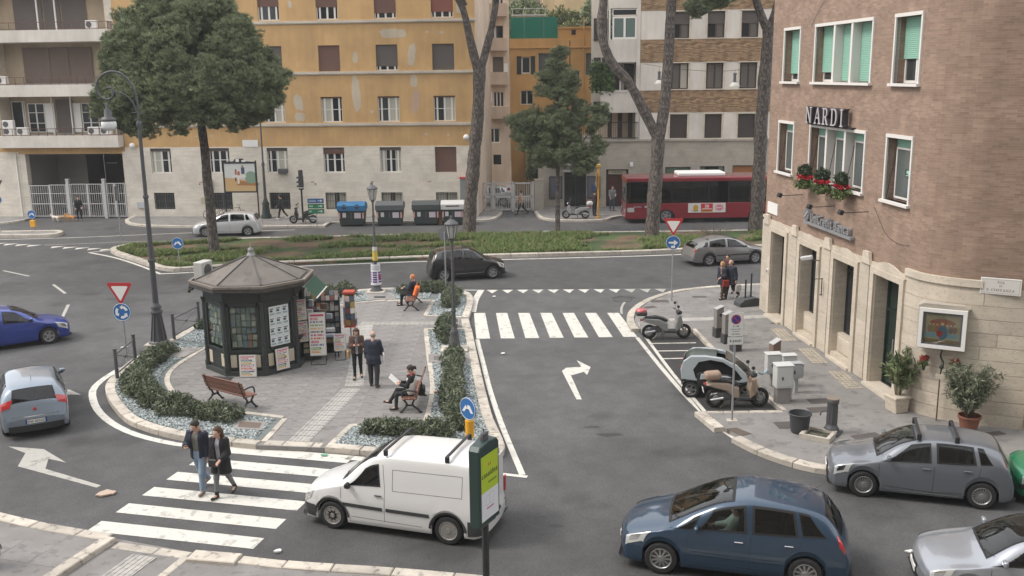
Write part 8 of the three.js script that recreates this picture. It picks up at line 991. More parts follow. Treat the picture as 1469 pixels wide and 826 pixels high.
{const g=thing('traffic_light','dark traffic light on a pole seen from its side','traffic light',[-14.0,0.12,-65.2]);mesh('pole',[cyl(0.06,0.07,2.2,0,1.1,0,10)],mIron,g);mesh('signal_head',[rbox(0.32,0.95,0.3,0.05,0.0,2.65,0),rbox(0.28,0.4,0.26,0.05,0,3.3,0)],mDkPlastic,g);mesh('hood',[0,1,2].map(i=>T(new THREE.CylinderGeometry(0.12,0.12,0.16,12,1,true,0,Math.PI),-0.2,2.36+i*0.29,0,0,0,Math.PI/2)),mDkPlastic,g);mesh('band',[bx(-0.17,0.17,2.3,2.34,-0.16,0.16)],mSignWhite,g);}
{const g=thing('billboard','street billboard with a beach photo on thin dark posts','billboard',[-18.25,0.12,-66.0],-0.05);mesh('post',cyl(0.05,0.05,4.1,1.12,2.05,0,8),mIron,g);mesh('post',cyl(0.05,0.05,4.1,-1.12,2.05,0,8),mIron,g);mesh('frame',[bx(-1.1,1.1,1.95,2.02,-0.06,0.06),bx(-1.1,1.1,3.92,4.02,-0.06,0.06),bx(-1.06,1.06,2.02,3.92,-0.04,0.02),extrude([[-1.05,4.02],[-0.4,4.06],[-0.25,4.24],[0.25,4.24],[0.4,4.06],[1.05,4.02]],0.05,0.005)],mIron,g);print('billboard_print',2.08,1.86,(c,w,h)=>{c.fillStyle='#d6d8d4';c.fillRect(0,0,w,h);c.fillStyle='#d0ab78';c.beginPath();c.moveTo(0,h*0.5);c.lineTo(w,h*0.62);c.lineTo(w,h);c.lineTo(0,h);c.fill();c.fillStyle='#cdb07f';c.fillRect(0,h*0.86,w,h*0.14);c.fillStyle='#a9794e';c.beginPath();c.moveTo(w*0.5,h*0.62);c.lineTo(w,h*0.7);c.lineTo(w,h*0.8);c.lineTo(w*0.4,h*0.78);c.fill();c.fillStyle='#87a08a';c.beginPath();c.arc(w*0.86,h*0.5,w*0.2,0,7);c.fill();c.fillStyle='#b5654a';c.fillRect(w*0.34,h*0.2,w*0.06,h*0.2);c.fillRect(w*0.42,h*0.28,w*0.08,h*0.14);c.fillStyle='#4a4f66';c.fillRect(w*0.55,h*0.13,w*0.11,h*0.24);c.fillStyle='#8d5b46';c.beginPath();c.arc(w*0.6,h*0.09,w*0.03,0,7);c.fill();c.fillStyle='#e6e2da';c.fillRect(w*0.26,h*0.42,w*0.44,h*0.07);c.fillRect(w*0.42,h*0.49,w*0.05,h*0.24);c.fillStyle='#6f5142';c.fillRect(w*0.33,h*0.5,w*0.05,h*0.14);c.fillStyle='#8d7a4d';c.fillRect(w*0.36,h*0.74,w*0.16,h*0.02);},g,[0,2.97,0.03],[0,0,0],256);mesh('header_plate',box(0.22,0.2,0.02,-0.1,4.12,0.065),mSignWhite,g);mesh('header_plate',box(0.26,0.12,0.02,0.32,4.08,0.065),mSignWhite,g);}
{const g=thing('bus_stop_pole','yellow bus stop pole on the pavement before the bus','bus stop pole',[5.89,0.12,-65.5]);mesh('pole',[cyl(0.06,0.06,3.5,0,1.75,0,10),cyl(0.12,0.14,0.1,0,0.05,0,10)],mSignYellow,g);mesh('cap',[rbox(0.3,0.22,0.3,0.05,0,3.5,0)],mat([0.5,0.34,0.04],0.6),g);mesh('stop_plate',[box(0.05,1.0,0.35,-0.14,2.6,0)],mat([0.4,0.22,0.06],0.6),g);}
{// ad panel on a dark pole at the near pavement edge
const g=thing('advertising_panel','green framed advertising panel on a black pole in front of the van','advert panel',[-0.5,0.05,-15.2],Math.PI/2-0.5),W=0.66,Hh=1.42,y0=2.32;mesh('pole',[cyl(0.06,0.06,y0+0.1,0,(y0+0.1)/2,0,12),cyl(0.14,0.16,0.06,0,0.03,0,14)],mIron,g);const mG=mat([0.022,0.045,0.04],0.4,0.1);
mesh('frame',[extrude([[-W/2,y0],[W/2,y0],[W/2,y0+Hh-0.08],[W/2-0.06,y0+Hh-0.01],[0,y0+Hh+0.03],[-W/2+0.06,y0+Hh-0.01],[-W/2,y0+Hh-0.08]],0.16,0.025,[],0,0,-0.08),T(rbox(0.5,0.06,0.16,0.03,0,y0-0.02,0),0,0,0)],mG,g);mesh('finial',[lathe([[0.001,0.2],[0.02,0.18],[0.012,0.14],[0.05,0.1],[0.06,0.03],[0.05,0]],12,0,y0+Hh+0.02,0),rbox(0.16,0.16,0.05,0.06,0,y0+Hh+0.08,0.03)],mIronGrey,g);
print('panel_header',0.44,0.1,(c,w,h)=>{c.fillStyle='#2a3c3a';c.fillRect(0,0,w,h);c.fillStyle='#c8cfcb';c.font=`bold ${h * 0.72}px sans-serif`;c.textAlign='center';c.fillText('Punto Info',w/2,h*0.75);},g,[0,y0+Hh-0.12,0.1]);
print('advert_poster',0.56,1.14,(c,w,h)=>{c.fillStyle='#dcdfe2';c.fillRect(0,0,w,h);c.fillStyle='#b2c832';c.fillRect(0,0,w,h*0.56);c.fillStyle='#1d231c';c.textAlign='center';c.font=`bold ${w * 0.225}px sans-serif`;c.fillText('casaidea',w*0.5,h*0.34);c.fillStyle='#c8422e';c.fillRect(w*0.42,h*0.14,w*0.05,h*0.05);c.fillRect(w*0.52,h*0.14,w*0.05,h*0.05);c.fillStyle='#6d8a24';c.fillRect(w*0.4,h*0.42,w*0.5,h*0.03);c.strokeStyle='#a9aab8';c.lineWidth=3;c.strokeRect(w*0.25,h*0.64,w*0.2,h*0.14);c.strokeRect(w*0.5,h*0.62,w*0.2,h*0.16);c.fillStyle='#c06a86';c.fillRect(w*0.3,h*0.82,w*0.4,h*0.025);},g,[0,y0+0.66,0.107],[0,0,0],256,0.35);
}
// ---------------------------------------------------------------- small street furniture
function railing(label,a,b){const dx=b[0]- a[0],dz=b[1]- a[1],L=Math.hypot(dx,dz),g=thing('iron_railing',label,'railing',[a[0],0.14,a[1]],Math.atan2(-dz,dx));for(const x of[0,L])mesh('post',[cyl(0.055,0.06,1.0,x,0.5,0,12),cyl(0.07,0.07,0.04,x,1.0,0,12)],mIronGrey,g);mesh('rail',[bar([0,0.82,0],[L,0.82,0],0.025)],mIronGrey,g);mesh('rail',[bar([0,0.18,0],[L,0.18,0],0.025)],mIronGrey,g);mesh('cross_rod',[bar([0,0.8,0],[L,0.2,0],0.012),bar([0,0.2,0],[L,0.8,0],0.012)],mIronGrey,g);mesh('rosette',[sph(0.06,L/2,0.5,0,1,1,0.5)],mIronGrey,g);}
railing('iron railing beside the roundabout sign at the hedge',[-12.9,-30.5],[-12.98,-32.3]);railing('iron railing between the crook lamp and the kiosk',[-12.62,-35.2],[-12.3,-37.2]);
{
const mS=mat([0.24,0.225,0.21],0.6,0.2),P=[[7.59,-34.83],[7.71,-33.97],[7.81,-32.96]],L=['grey electric charging post farthest from the utility boxes','grey electric charging post in the middle of the three','grey electric charging post nearest the utility boxes'];
P.forEach(([x,z],i)=>{const g=thing('charging_post',L[i],'charging post',[x,0.124,z],0.25,'electric charging posts by the bay');mesh('base',[rbox(0.33,0.36,0.3,0.01,0,0.18,0)],mat([0.05,0.05,0.052],0.7),g);mesh('column',[extrude([[-0.14,0.36],[0.14,0.36],[0.14,1.16],[-0.14,1.06]],0.24,0.012,[],0,0,-0.12)],mS,g);mesh('top_plate',[box(0.32,0.015,0.28,0,1.12,0,0,0,0.34)],mat([0.4,0.4,0.39],0.5,0.3),g);mesh('socket_panel',[cyl(0.06,0.06,0.02,0.02,0.85,0.135,14,Math.PI/2)],mDkPlastic,g);});
const mU=mat([0.5,0.505,0.49],0.6),mUd=mat([0.36,0.37,0.375],0.6,0.1),ub=(label,x,z,w,h,d,post,y,m,turn=0.12)=>{const g=thing('utility_box',label,'utility box',[x,0.124,z],turn);if(post)mesh('stand',post,m===mUd?mUd:mConc,g);mesh('cabinet',[rbox(w,h,d,0.015,0,y+h/2,0)],m,g);mesh('lid',[rbox(w+0.04,0.03,d+0.04,0.008,0,y+h+0.01,0,0.06)],m,g);mesh('door',[rbox(w-0.08,h-0.12,0.012,0.004,0,y+h/2,d/2+0.005)],m,g);mesh('lock',[rbox(0.05,0.1,0.02,0.005,-w*0.15,y+h*0.45,d/2+0.018)],mIronGrey,g);};
ub('large pale utility cabinet on a concrete foot',7.93,-27.45,0.5,0.68,0.34,[bx(-0.2,0.2,0,0.5,-0.13,0.13)],0.48,mU);ub('small grey utility box on a thin post',8.33,-27.65,0.34,0.46,0.2,[bx(-0.16,-0.08,0,1.05,-0.06,0.06)],0.68,mUd);ub('tall white utility box next to the charging cable',8.05,-29.0,0.46,0.62,0.26,[bx(-0.05,0.05,0,0.5,-0.05,0.05)],0.42,mU);ub('pale utility box behind the large cabinet',8.5,-28.9,0.44,0.5,0.24,[bx(-0.05,0.05,0,0.55,-0.05,0.05)],0.52,mU);ub('grey slanted utility box among the pale ones',8.58,-28.3,0.36,0.42,0.22,[bx(-0.05,0.05,0,0.5,-0.05,0.05)],0.5,mUd);
{const g=thing('charging_post','brownish charging post behind the utility boxes','charging post',[8.42,0.124,-30.2],0.3);mesh('base',[rbox(0.33,0.36,0.3,0.01,0,0.18,0)],mat([0.05,0.05,0.052],0.7),g);mesh('column',[extrude([[-0.14,0.36],[0.14,0.36],[0.14,1.16],[-0.14,1.02]],0.24,0.012,[],0,0,-0.12)],mat([0.2,0.14,0.115],0.6,0.1),g);mesh('top_plate',[box(0.34,0.015,0.28,0,1.1,0,0,0,0.46)],mat([0.42,0.42,0.41],0.5,0.3),g);}
}
{const g=thing('drinking_fountain','cast iron street drinking fountain with a spout','fountain',[8.57,0.124,-24.9],-0.6);mesh('column',[lathe([[0.2,0],[0.2,0.14],[0.17,0.18],[0.15,0.24],[0.135,0.28],[0.13,0.82],[0.16,0.86],[0.165,0.93],[0.14,0.96],[0.001,0.97]],18),...Array.from({length:10},(_,i)=>cyl(0.018,0.02,0.52,Math.cos(i*0.628)*0.13,0.55,Math.sin(i*0.628)*0.13,6))],mat([0.1,0.1,0.105],0.55,0.4),g);mesh('top_cap',[cyl(0.165,0.165,0.025,0,0.975,0,18)],mat([0.2,0.165,0.13],0.7),g);mesh('spout',[tube([[-0.12,0.6,0],[-0.22,0.6,0],[-0.3,0.52,0],[-0.32,0.44,0]],0.018,14,6)],mIronGrey,g);mesh('foot',[rbox(0.5,0.05,0.5,0.02,0,0.03,0)],mIronGrey,g);
const b=thing('fountain_basin','shallow mossy stone basin under the fountain spout','basin',[8.13,0.124,-24.62],-0.6);mesh('rim',[bx(-0.4,0.4,0,0.13,0.28,0.36),bx(-0.4,0.4,0,0.13,-0.36,-0.28),bx(-0.4,-0.3,0,0.13,-0.28,0.28),bx(0.3,0.4,0,0.13,-0.28,0.28)],mKerb[0],b);mesh('basin_floor',bx(-0.3,0.3,0,0.03,-0.28,0.28),mat([0.06,0.065,0.03],0.95),b);mesh('water',bx(-0.29,0.29,0.03,0.06,-0.27,0.27),mat([0.05,0.055,0.04],0.05,0,{phys:true}),b);
const k=thing('bucket','black plastic tub beside the drinking fountain','bucket',[7.74,0.124,-25.0]);mesh('tub',[lathe([[0.001,0.01],[0.22,0.01],[0.235,0.04],[0.28,0.5],[0.31,0.52],[0.31,0.55],[0.27,0.55],[0.22,0.08],[0.001,0.07]],24)],mat([0.04,0.043,0.047],0.5),k);mesh('rim',tor(0.3,0.015,0,0.535,0,Math.PI/2),mat([0.05,0.053,0.057],0.5),k);}
{// potted oleanders by the bank
const oleander=(label,x,z,h,R,n,pot,seed,cols)=>{const g=thing('potted_shrub',label,'potted plant',[x,0.124,z],0.3),r=rng(seed),st=[],pts=[];pot(g);for(let i=0;i<n;i++){const a=r()*6.28,t=0.35+r()*0.65,e=[Math.cos(a)*R*t,0.5 +(h-0.5)*(0.35+r()*0.65),Math.sin(a)*R*t];st.push(tube([[Math.cos(a)*0.05,0.4,Math.sin(a)*0.05],[e[0]*0.45,lerp(0.45,e[1],0.6),e[2]*0.45],e],0.009,8,4));for(let k=0;k<9;k++){const q=0.35+r()*0.65;pts.push([e[0]*q +(r()- 0.5)*0.14,lerp(0.5,e[1],q)+(r()- 0.5)*0.12,e[2]*q +(r()- 0.5)*0.14]);}}mesh('stems',st,mat([0.14,0.12,0.08],0.9),g);scatter('foliage',leafGeo(seed+1,9,0.15,0.017,0.1),pts,cols,seed+2,g);};
oleander('loose green oleander in a square stone planter',11.0,-26.62,1.85,0.55,26,g=>{mesh('pot',[extrude([[-0.2,0],[0.2,0],[0.25,0.42],[-0.25,0.42]],0.44,0.02,[],0,0,-0.22),rbox(0.54,0.08,0.54,0.02,0,0.43,0)],mTravBank[1],g);},1001,[[0.13,0.17,0.07],[0.17,0.2,0.09],[0.1,0.14,0.06]]);oleander('bushy grey green shrub in a terracotta pot',12.25,-24.85,1.9,0.75,60,g=>{mesh('pot',[lathe([[0.18,0],[0.2,0.03],[0.27,0.4],[0.3,0.41],[0.3,0.48],[0.26,0.48],[0.2,0.1]],20)],mat([0.3,0.12,0.075],0.85,0,{map:paveTex}),g);},1011,[[0.13,0.15,0.095],[0.17,0.185,0.12],[0.1,0.12,0.075]]);
}
{// wheeled refuse containers
const D0=[[-10.5,-64.25,[0.02,0.14,0.3],'green refuse container with a bright blue lid'],[-8.0,-64.3,[0.09,0.1,0.105],'green refuse container with plain grey lid nearest the blue one'],[-5.6,-64.3,[0.055,0.062,0.064],'green refuse container with dark lid between grey and white lids'],[-3.85,-64.35,[0.55,0.54,0.52],'green refuse container with a white slotted lid']];
D0.forEach(([x,z,c,label],i)=>{const g=thing('refuse_container',label,'refuse container',[x,0.01,z],0,'refuse containers along the far kerb'),mB=mat([0.022,0.032,0.03],0.6),W=i===3?1.45:1.75;mesh('tub',[extrude([[-W/2+0.12,0.1],[W/2-0.12,0.1],[W/2,1.05],[-W/2,1.05]],1.1,0.03,[],0,0,-0.55)],mB,g);const l=mesh('lid',[T(new THREE.ExtrudeGeometry(shapeOf([[-0.62,0],[0.62,0],[0.58,0.3],[0.1,0.5],[-0.4,0.48],[-0.62,0.3]]),{depth:W+0.06,bevelEnabled:true,bevelSize:0.02,bevelThickness:0.02,bevelSegments:1}),-W/2-0.03,1.06,0,0,Math.PI/2,0)],mat(c,0.5),g);if(i===0)for(const s of[-0.45,0.4])mesh('bottle_hole',[cyl(0.16,0.16,0.04,s,1.3,0.62,18,Math.PI/2-0.2)],mBlackPlastic,l);if(i===3)mesh('slot',[rbox(0.9,0.16,0.04,0.02,0,1.3,0.62,-0.15)],mBlackPlastic,l);mesh('white_sticker',box(0.42,0.36,0.01,W*0.24,0.72,0.6),mat([0.5,0.44,0.47],0.7),g);mesh('white_sticker',box(0.22,0.3,0.01,-W*0.26,0.75,0.6),mat([0.5,0.5,0.5],0.7),g);mesh('lock_bar',box(0.05,0.42,0.03,0,0.72,0.6),mIronGrey,g);for(const s of[-1,1])mesh('red_white_chevron',[box(0.1,0.4,0.012,s*(W/2-0.1),0.72,0.6)],mat([0.55,0.3,0.28],0.6),g);for(const s of[-1,1])mesh('wheel',[cyl(0.1,0.1,0.08,s*(W/2-0.2),0.1,0.4,14,0,0,Math.PI/2)],mRubber,g);});
const bx2=thing('cardboard_stack','flattened brown cardboard between two refuse containers','cardboard',[-4.68,0.02,-64.4]);mesh('sheet',box(0.12,1.1,0.8,-0.06,0.55,0,0,0,0.05),mat([0.25,0.16,0.09],0.9),bx2);mesh('sheet',box(0.05,0.95,0.7,0.06,0.48,0.1,0,0,0.08),mat([0.3,0.2,0.12],0.9),bx2);
}
{const g=thing('weighted_sign_base','grey concrete weight with two dark posts at the bank corner','sign base',[9.85,0.124,-39.75],0.3);mesh('weight',[extrude([[-0.5,0],[0.5,0],[0.45,0.28],[0.25,0.36],[-0.3,0.3],[-0.5,0.15]],0.5,0.03,[],0,0,-0.25)],mat([0.06,0.063,0.065],0.9),g);for(const x of[-0.12,0.14])mesh('post',cyl(0.035,0.035,x<0?0.8:1.05,x,x<0?0.7:0.82,0,8),mIron,g);}
// ---------------------------------------------------------------- things fixed to the bank
{
const onBank=(name,label,cat,u,h,z)=>{const c=Math.cos(BA),s=Math.sin(BA),g=thing(name,label,cat,[B0[0]+ c*u+s*z,h,B0[2]- s*u+c*z],BA);return g;};
const tx=(str,f,size,depth)=>{const g=new TextGeometry(str,{font:f,size,depth,curveSegments:4,bevelEnabled:false});g.computeBoundingBox();g.translate(-g.boundingBox.min.x,-g.boundingBox.min.y,0);return g;};
const n=onBank('shop_lettering','big raised NARDI letters above the triple window','sign',4.37,7.9,0.1);const ws=[0,0.76,1.44,2.12,2.86];[...'NARDI'].forEach((ch,i)=>{const g=tx(ch,serif,0.58,0.2).scale(1.14,1,1);g.computeBoundingBox();const l=mesh('letter',g.translate(ws[i],0,0),mat([0.035,0.03,0.04],0.5),n);const f=tx(ch,serifR,0.56,0.012);mesh('letter_face',f.translate(ws[i]+ 0.05,0.01,0.2),mat([0.46,0.44,0.44],0.4),l);});mesh('mounting_rail',[bx(-0.05,3.5,-0.06,0.0,-0.08,0.06)],mIron,n);
const u=onBank('bank_sign','grey raised UniCredit Banca lettering on the brick wall','sign',4.33,4.36,0.02);mesh('backing_rail',[bx(0,3.95,0,0.1,0,0.14)],mat([0.3,0.3,0.31],0.5,0.3),u);mesh('emblem',[cyl(0.22,0.22,0.14,0.26,0.33,0.07,20,Math.PI/2)],mat([0.2,0.2,0.21],0.5,0.2),u);mesh('emblem_stroke',[box(0.34,0.06,0.03,0.26,0.33,0.15,0,0,0.7)],mat([0.42,0.42,0.43],0.5,0.2),u);let x=0.58;for(const ch of 'UniCredit Banca'){if(ch===' '){x +=0.14;continue;}const g=tx(ch,font,0.3,0.13);g.computeBoundingBox();const w=g.boundingBox.max.x;mesh('letter',g.translate(x,0.12,0.0),mat([0.3,0.3,0.31],0.5,0.25),u);x +=w+0.045;}
const colsF=[[0.45,0.01,0.02],[0.55,0.03,0.04],[0.35,0.01,0.02]],gr=[[0.09,0.13,0.04],[0.12,0.16,0.06]];
['window pot of red flowers with round topiary ball at the lettered window start','window pot of red flowers with round topiary ball in the middle','window pot of red flowers with round topiary ball at the lettered window end'].forEach((label,i)=>{const g=onBank('flower_pot',label,'flower pot',4.75+i*1.52,5.62,0.36),r=rng(1100+i),a=[],b=[],c=[];mesh('pot',[lathe([[0.12,0],[0.2,0.26],[0.22,0.27]],14)],mat([0.16,0.09,0.06],0.85),g);mesh('bracket',[tor(0.22,0.012,0,0.18,0,Math.PI/2),bar([0,0.18,-0.2],[0,0.1,-0.36],0.012)],mIron,g);for(let k=0;k<90;k++){const t=r()*6.28,q=Math.sqrt(r());a.push([Math.cos(t)*q*0.5,0.28-r()*0.3*q,Math.sin(t)*q*0.24]);if(k<60)b.push([Math.cos(t)*q*0.42,0.36+r()*0.08,Math.sin(t)*q*0.22]);}for(let k=0;k<160;k++){const t=r()*6.28,v=r()*2-1,s=Math.sqrt(1-v*v),R=0.24*(0.7+0.3*r());c.push([Math.cos(t)*s*R,0.62+v*R,Math.sin(t)*s*R]);}mesh('stem',cyl(0.015,0.015,0.3,0,0.4,0,5),mBark,g);scatter('leaves',leafGeo(1107,8,0.08,0.03,0.08),a,gr,1108+i,g);scatter('flowers',leafGeo(1117,10,0.05,0.03,0.07),b,colsF,1118+i,g);scatter('topiary_ball',leafGeo(1127,10,0.05,0.02,0.07),c,[[0.035,0.06,0.03],[0.05,0.075,0.035]],1128+i,g);});
[[3.6,5.25,'spotlight on a bracket left of the flower pots towards the corner'],[6.4,5.2,'spotlight on a bracket under the flower pots'],[8.9,5.35,'spotlight on a bracket past the last flower pot']].forEach(([uu,h,label])=>{const g=onBank('wall_spotlight',label,'spotlight',uu,h,0);mesh('arm',[tube([[0.2,0.05,0],[0.1,0.02,0.35],[0,0,0.75]],0.014,12,5)],mIron,g);mesh('lamp_head',[rbox(0.2,0.16,0.14,0.03,0,0.02,0.8,-0.4)],mIron,g);});
const cc=onBank('security_camera','white security camera on a bracket between the bank windows','camera',5.85,3.2,0.12);mesh('bracket',[bar([0,0.05,0],[-0.05,0.08,0.35],0.02)],mIronGrey,cc);mesh('camera_body',[rbox(0.14,0.14,0.42,0.03,-0.08,0.14,0.42,0.3,-0.7,0)],mat([0.5,0.5,0.5],0.5),cc);mesh('lens',cyl(0.05,0.05,0.03,-0.24,0.06,0.58,12,Math.PI/2-0.3,0,0),mDkPlastic,cc);
const fl=onBank('flag_bracket','dark iron flag bracket below the security camera','bracket',6.3,2.1,0.12);mesh('rod',[bar([0,0,0.05],[0,0.62,0.05],0.018),bar([0,0.6,0.02],[0,0.6,0.3],0.014),bar([0,0.05,0.02],[0,0.05,0.12],0.014)],mIron,fl);
const ic=onBank('intercom','small white intercom box beside the first bank door','intercom',0.95,1.9,0.14);mesh('box',rbox(0.12,0.2,0.08,0.02),mWhite,ic);mesh('button_plate',box(0.08,0.1,0.01,0,0,0.043),mIronGrey,ic);
const wr=onBank('wall_cable','thin black cable sagging along the brick wall','cable',0,0,0);mesh('cable',tube([[9.5,5.6,0.02],[10.4,4.9,0.025],[11.2,4.75,0.025],[11.8,4.8,0.025]],0.006,24,4),mIron,wr);const w2=onBank('wall_cable','thin arched cable above the mint green blinds','cable',0,0,0);mesh('cable',tube([[3.8,11.2,0.02],[4.7,11.9,0.02],[6,12.3,0.02],[7.6,12.2,0.02]],0.006,24,4),mIron,w2);
// rounded corner: shrine, street plate, candles
const ca=-28.4*D,onC=(name,label,cat,u,h,z)=>{const cx=Math.cos(ca),sx=-Math.sin(ca);return thing(name,label,cat,[11.8+cx*u-sx*z,h,-26.1+sx*u+cx*z],ca);};
const sh=onC('wall_shrine','framed holy picture in a stone case on the rounded corner','shrine',0.1,2.25,0.3);mesh('stone_case',[bx(-0.62,0.62,-0.06,1.12,-0.5,0.1),extrude([[-0.66,1.12],[0.66,1.12],[0.5,1.2],[-0.5,1.2]],0.6,0,[],0,0,-0.5)],mTravGrey,sh);mesh('frame',[bx(-0.6,0.6,-0.03,0.07,0.1,0.16),bx(-0.6,0.6,0.98,1.08,0.1,0.16),bx(-0.6,-0.5,0.07,0.98,0.1,0.16),bx(0.5,0.6,0.07,0.98,0.1,0.16)],mWhite,sh);mesh('inner_frame',[bx(-0.5,0.5,0.07,0.11,0.1,0.14),bx(-0.5,0.5,0.94,0.98,0.1,0.14),bx(-0.5,-0.46,0.11,0.94,0.1,0.14),bx(0.46,0.5,0.11,0.94,0.1,0.14)],mIronGrey,sh);
print('painted_panel',0.9,0.82,(c,w,h)=>{c.fillStyle='#a8957c';c.fillRect(0,0,w,h);c.fillStyle='#8f7f74';c.beginPath();c.ellipse(w/2,h*0.55,w*0.42,h*0.42,0,Math.PI,0);c.fill();c.fillStyle='#a2624f';c.beginPath();c.ellipse(w/2,h*0.3,w*0.36,h*0.14,0,0,7);c.fill();for(const[x,col]of[[0.16,'#97705f'],[0.26,'#8f7f58'],[0.36,'#a5664f'],[0.64,'#9a8a5e'],[0.74,'#7c6a72'],[0.85,'#97705f']]){c.fillStyle=col;c.beginPath();c.ellipse(w*x,h*0.5,w*0.06,h*0.15,0,0,7);c.fill();c.fillStyle='#c3a284';c.beginPath();c.arc(w*x,h*0.36,w*0.032,0,7);c.fill();}c.fillStyle='#7f97a3';c.fillRect(w*0.04,h*0.64,w*0.92,h*0.16);c.fillStyle='#556d88';c.beginPath();c.ellipse(w*0.52,h*0.62,w*0.14,h*0.24,0,0,7);c.fill();c.fillStyle='#a33f3c';c.beginPath();c.ellipse(w*0.44,h*0.66,w*0.09,h*0.12,0,0,7);c.fill();c.fillStyle='#c7a582';c.beginPath();c.arc(w*0.5,h*0.33,w*0.05,0,7);c.fill();c.fillStyle='#8a7152';c.fillRect(0,h*0.86,w,h*0.14);},sh,[0,0.52,0.105],[0,0,0],256,0.5);mesh('picture_glass',bx(-0.46,0.46,0.11,0.94,0.122,0.126),mPaneClear,sh);
const lp=onC('votive_lamp','dark curly iron lamp holder hanging below the shrine','bracket',0.14,1.55,0.24);mesh('iron_scroll',[tube([[0,0.62,0],[-0.03,0.4,0.02],[0.06,0.25,0.04],[0.02,0.05,0.03],[0,-0.1,0.02]],0.022,20,6),sph(0.06,0.02,0.12,0.04)],mIron,lp);[[-0.3,1.5,'red flowers in a small wall vase on the bank door side of the shrine'],[0.48,1.5,'red flowers with trailing leaves on the street plate side of the shrine']].forEach(([uu,h,label],i)=>{const g=onC('wall_vase',label,'flower vase',uu,h,0.22),r=rng(1200+i),a=[],b=[];mesh('vase',[lathe([[0.03,0],[0.055,0.16],[0.06,0.17]],10)],mIronGreen,g);for(let k=0;k<40;k++){a.push([(r()- 0.5)*0.22,0.14+r()*0.16,(r()- 0.5)*0.14]);b.push([(r()- 0.5)*0.2,0.3+r()*0.1,(r()- 0.5)*0.14]);}scatter('leaves',leafGeo(1207,6,0.07,0.02,0.05),a,gr,1208+i,g);scatter('flowers',leafGeo(1217,8,0.04,0.025,0.05),b,[[0.3,0.04,0.03],[0.4,0.07,0.05]],1218+i,g);});
const st=onC('street_name_plate','marble street plate reading VIA DI S. COSTANZA','street sign',1.42,3.82,0.2);mesh('slab',[rbox(0.98,0.44,0.04,0.006,0,0.22,0)],mWhite,st);print('engraved_name',0.94,0.4,(c,w,h)=>{c.fillStyle='#d5d1cb';c.fillRect(0,0,w,h);c.strokeStyle='#8f8a86';c.lineWidth=3;c.strokeRect(8,8,w-16,h-16);c.fillStyle='#6d6866';c.textAlign='center';c.font=`bold ${h * 0.24}px serif`;c.fillText('VIA',w/2,h*0.32);c.font=`bold ${h * 0.17}px serif`;c.fillText('DI',w/2,h*0.53);c.font=`bold ${h * 0.25}px serif`;c.fillText('S. COSTANZA',w/2,h*0.84);},st,[0,0.22,0.0225],[0,0,0],384);
const dp=onC('wall_conduit','thin brown pipe running down below the shrine','pipe',0.14,0.12,0.32);mesh('pipe',cyl(0.02,0.02,1.2,0,0.6,0,6),mRail,dp);mesh('small_plaque',box(0.22,0.1,0.02,0,1.3,0.0),mStoneTrim,dp);
}
// ---------------------------------------------------------------- bicycles, litter
function bicycle(label,x,z,turn){const g=thing('bicycle',label,'bicycle',[x,0.13,z],turn,'bicycles along the far wall');for(const X of[-0.52,0.52]){const w=mesh('wheel',tor(0.32,0.02,X,0.34,0,0,0,0,6,26),mRubber,g);mesh('spokes',Array.from({length:8},(_,i)=>bar([X,0.34,0],[X+Math.cos(i*0.785)*0.31,0.34+Math.sin(i*0.785)*0.31,0],0.004,0.004,4)),mSteel,w);}mesh('frame',[bar([-0.52,0.34,0],[-0.05,0.32,0],0.016),bar([-0.52,0.34,0],[-0.18,0.8,0],0.014),bar([-0.05,0.32,0],[-0.2,0.86,0],0.018),bar([-0.05,0.32,0],[0.36,0.8,0],0.018),bar([-0.18,0.78,0],[0.35,0.84,0],0.018),bar([0.52,0.34,0],[0.34,0.92,0],0.016)],mDkPlastic,g);mesh('saddle',rbox(0.26,0.06,0.14,0.03,-0.22,0.92,0),mBlackPlastic,g);mesh('handlebar',[tube([[0.28,1.02,-0.28],[0.36,1.0,-0.1],[0.36,1.0,0.1],[0.28,1.02,0.28]],0.013,12,5)],mDkPlastic,g);}
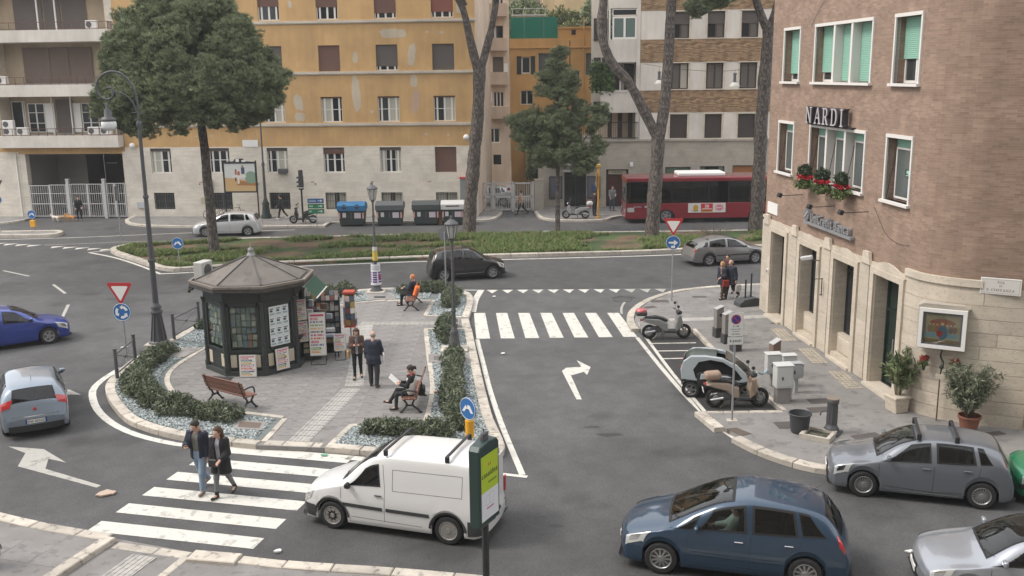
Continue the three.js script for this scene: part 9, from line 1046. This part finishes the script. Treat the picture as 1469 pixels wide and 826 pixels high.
bicycle('dark bicycle leaning by the wall beside the pine trunk',-20.35,-66.9,0.2);bicycle('dark bicycle under the street billboard',-19.0,-66.8,-0.1);
{
const bits=(label,list,m)=>list.forEach(([x,y,z,w,d,t],i)=>{const g=thing('litter',label[i],'litter',[x,y,z],t);const r=rng(1300+i*7+Math.round(x*10)),p=[];for(let k=0;k<11;k++){const a=k/11*6.28;p.push([Math.cos(a)*w*(0.24+r()*0.36),Math.sin(a)*d*(0.24+r()*0.36)]);}mesh('crumpled_sheet',extrude(p,0.02+r()*0.02,0.006,[],0,0.012,0,-Math.PI/2),m[i],g);});
const W=mWhite;bits(['torn piece of brown cardboard lying on the roundabout asphalt','white paper scrap on the road edge near the near kerb','crushed white cup in the gutter of the bank pavement','green crushed packet at the plaza crossing kerb','white paper scrap on the side street near the long hedge','white paper scrap beside the zebra crossing edge line','white sheet of paper lying on the far road','dry brown leaf on the chippings by the reading woman','pair of small white scraps behind the silver car','pale scrap on the roundabout near the give way sign'],[[-9.72,0.008,-21.75,0.5,0.36,0.3],[-4.95,0.008,-18.75,0.2,0.14,0.5],[6.95,0.008,-23.05,0.16,0.14,0.2],[-4.95,0.008,-24.0,0.2,0.14,0],[-0.35,0.008,-33.3,0.2,0.15,0.3],[-0.8,0.008,-42.4,0.2,0.15,0.9],[2.2,0.01,-60.6,0.5,0.3,0.2],[-2.35,0.16,-28.6,0.16,0.12,0.6],[8.1,0.008,-18.4,0.2,0.1,0.1],[-14.3,0.008,-34.7,0.24,0.14,0.4]],[mat([0.42,0.33,0.26],0.9),W,W,mat([0.15,0.35,0.24],0.6),W,W,W,mat([0.3,0.15,0.08],0.9),W,W]);
const th=thing('twiggy_bush','bare twiggy bush on the grass strip before the bus','bush',[11.9,0.12,-56.8]),r=rng(1400),st=[];for(let i=0;i<60;i++){const a=r()*6.28,l=0.5+r()*0.9;st.push(bar([Math.cos(a)*0.1,0,Math.sin(a)*0.1],[Math.cos(a)*l*1.3,0.35+r()*0.8,Math.sin(a)*l],0.012,0.004,4));}mesh('twigs',st,mat([0.13,0.11,0.09],0.95),th);
}
renderer.render(scene,camera);
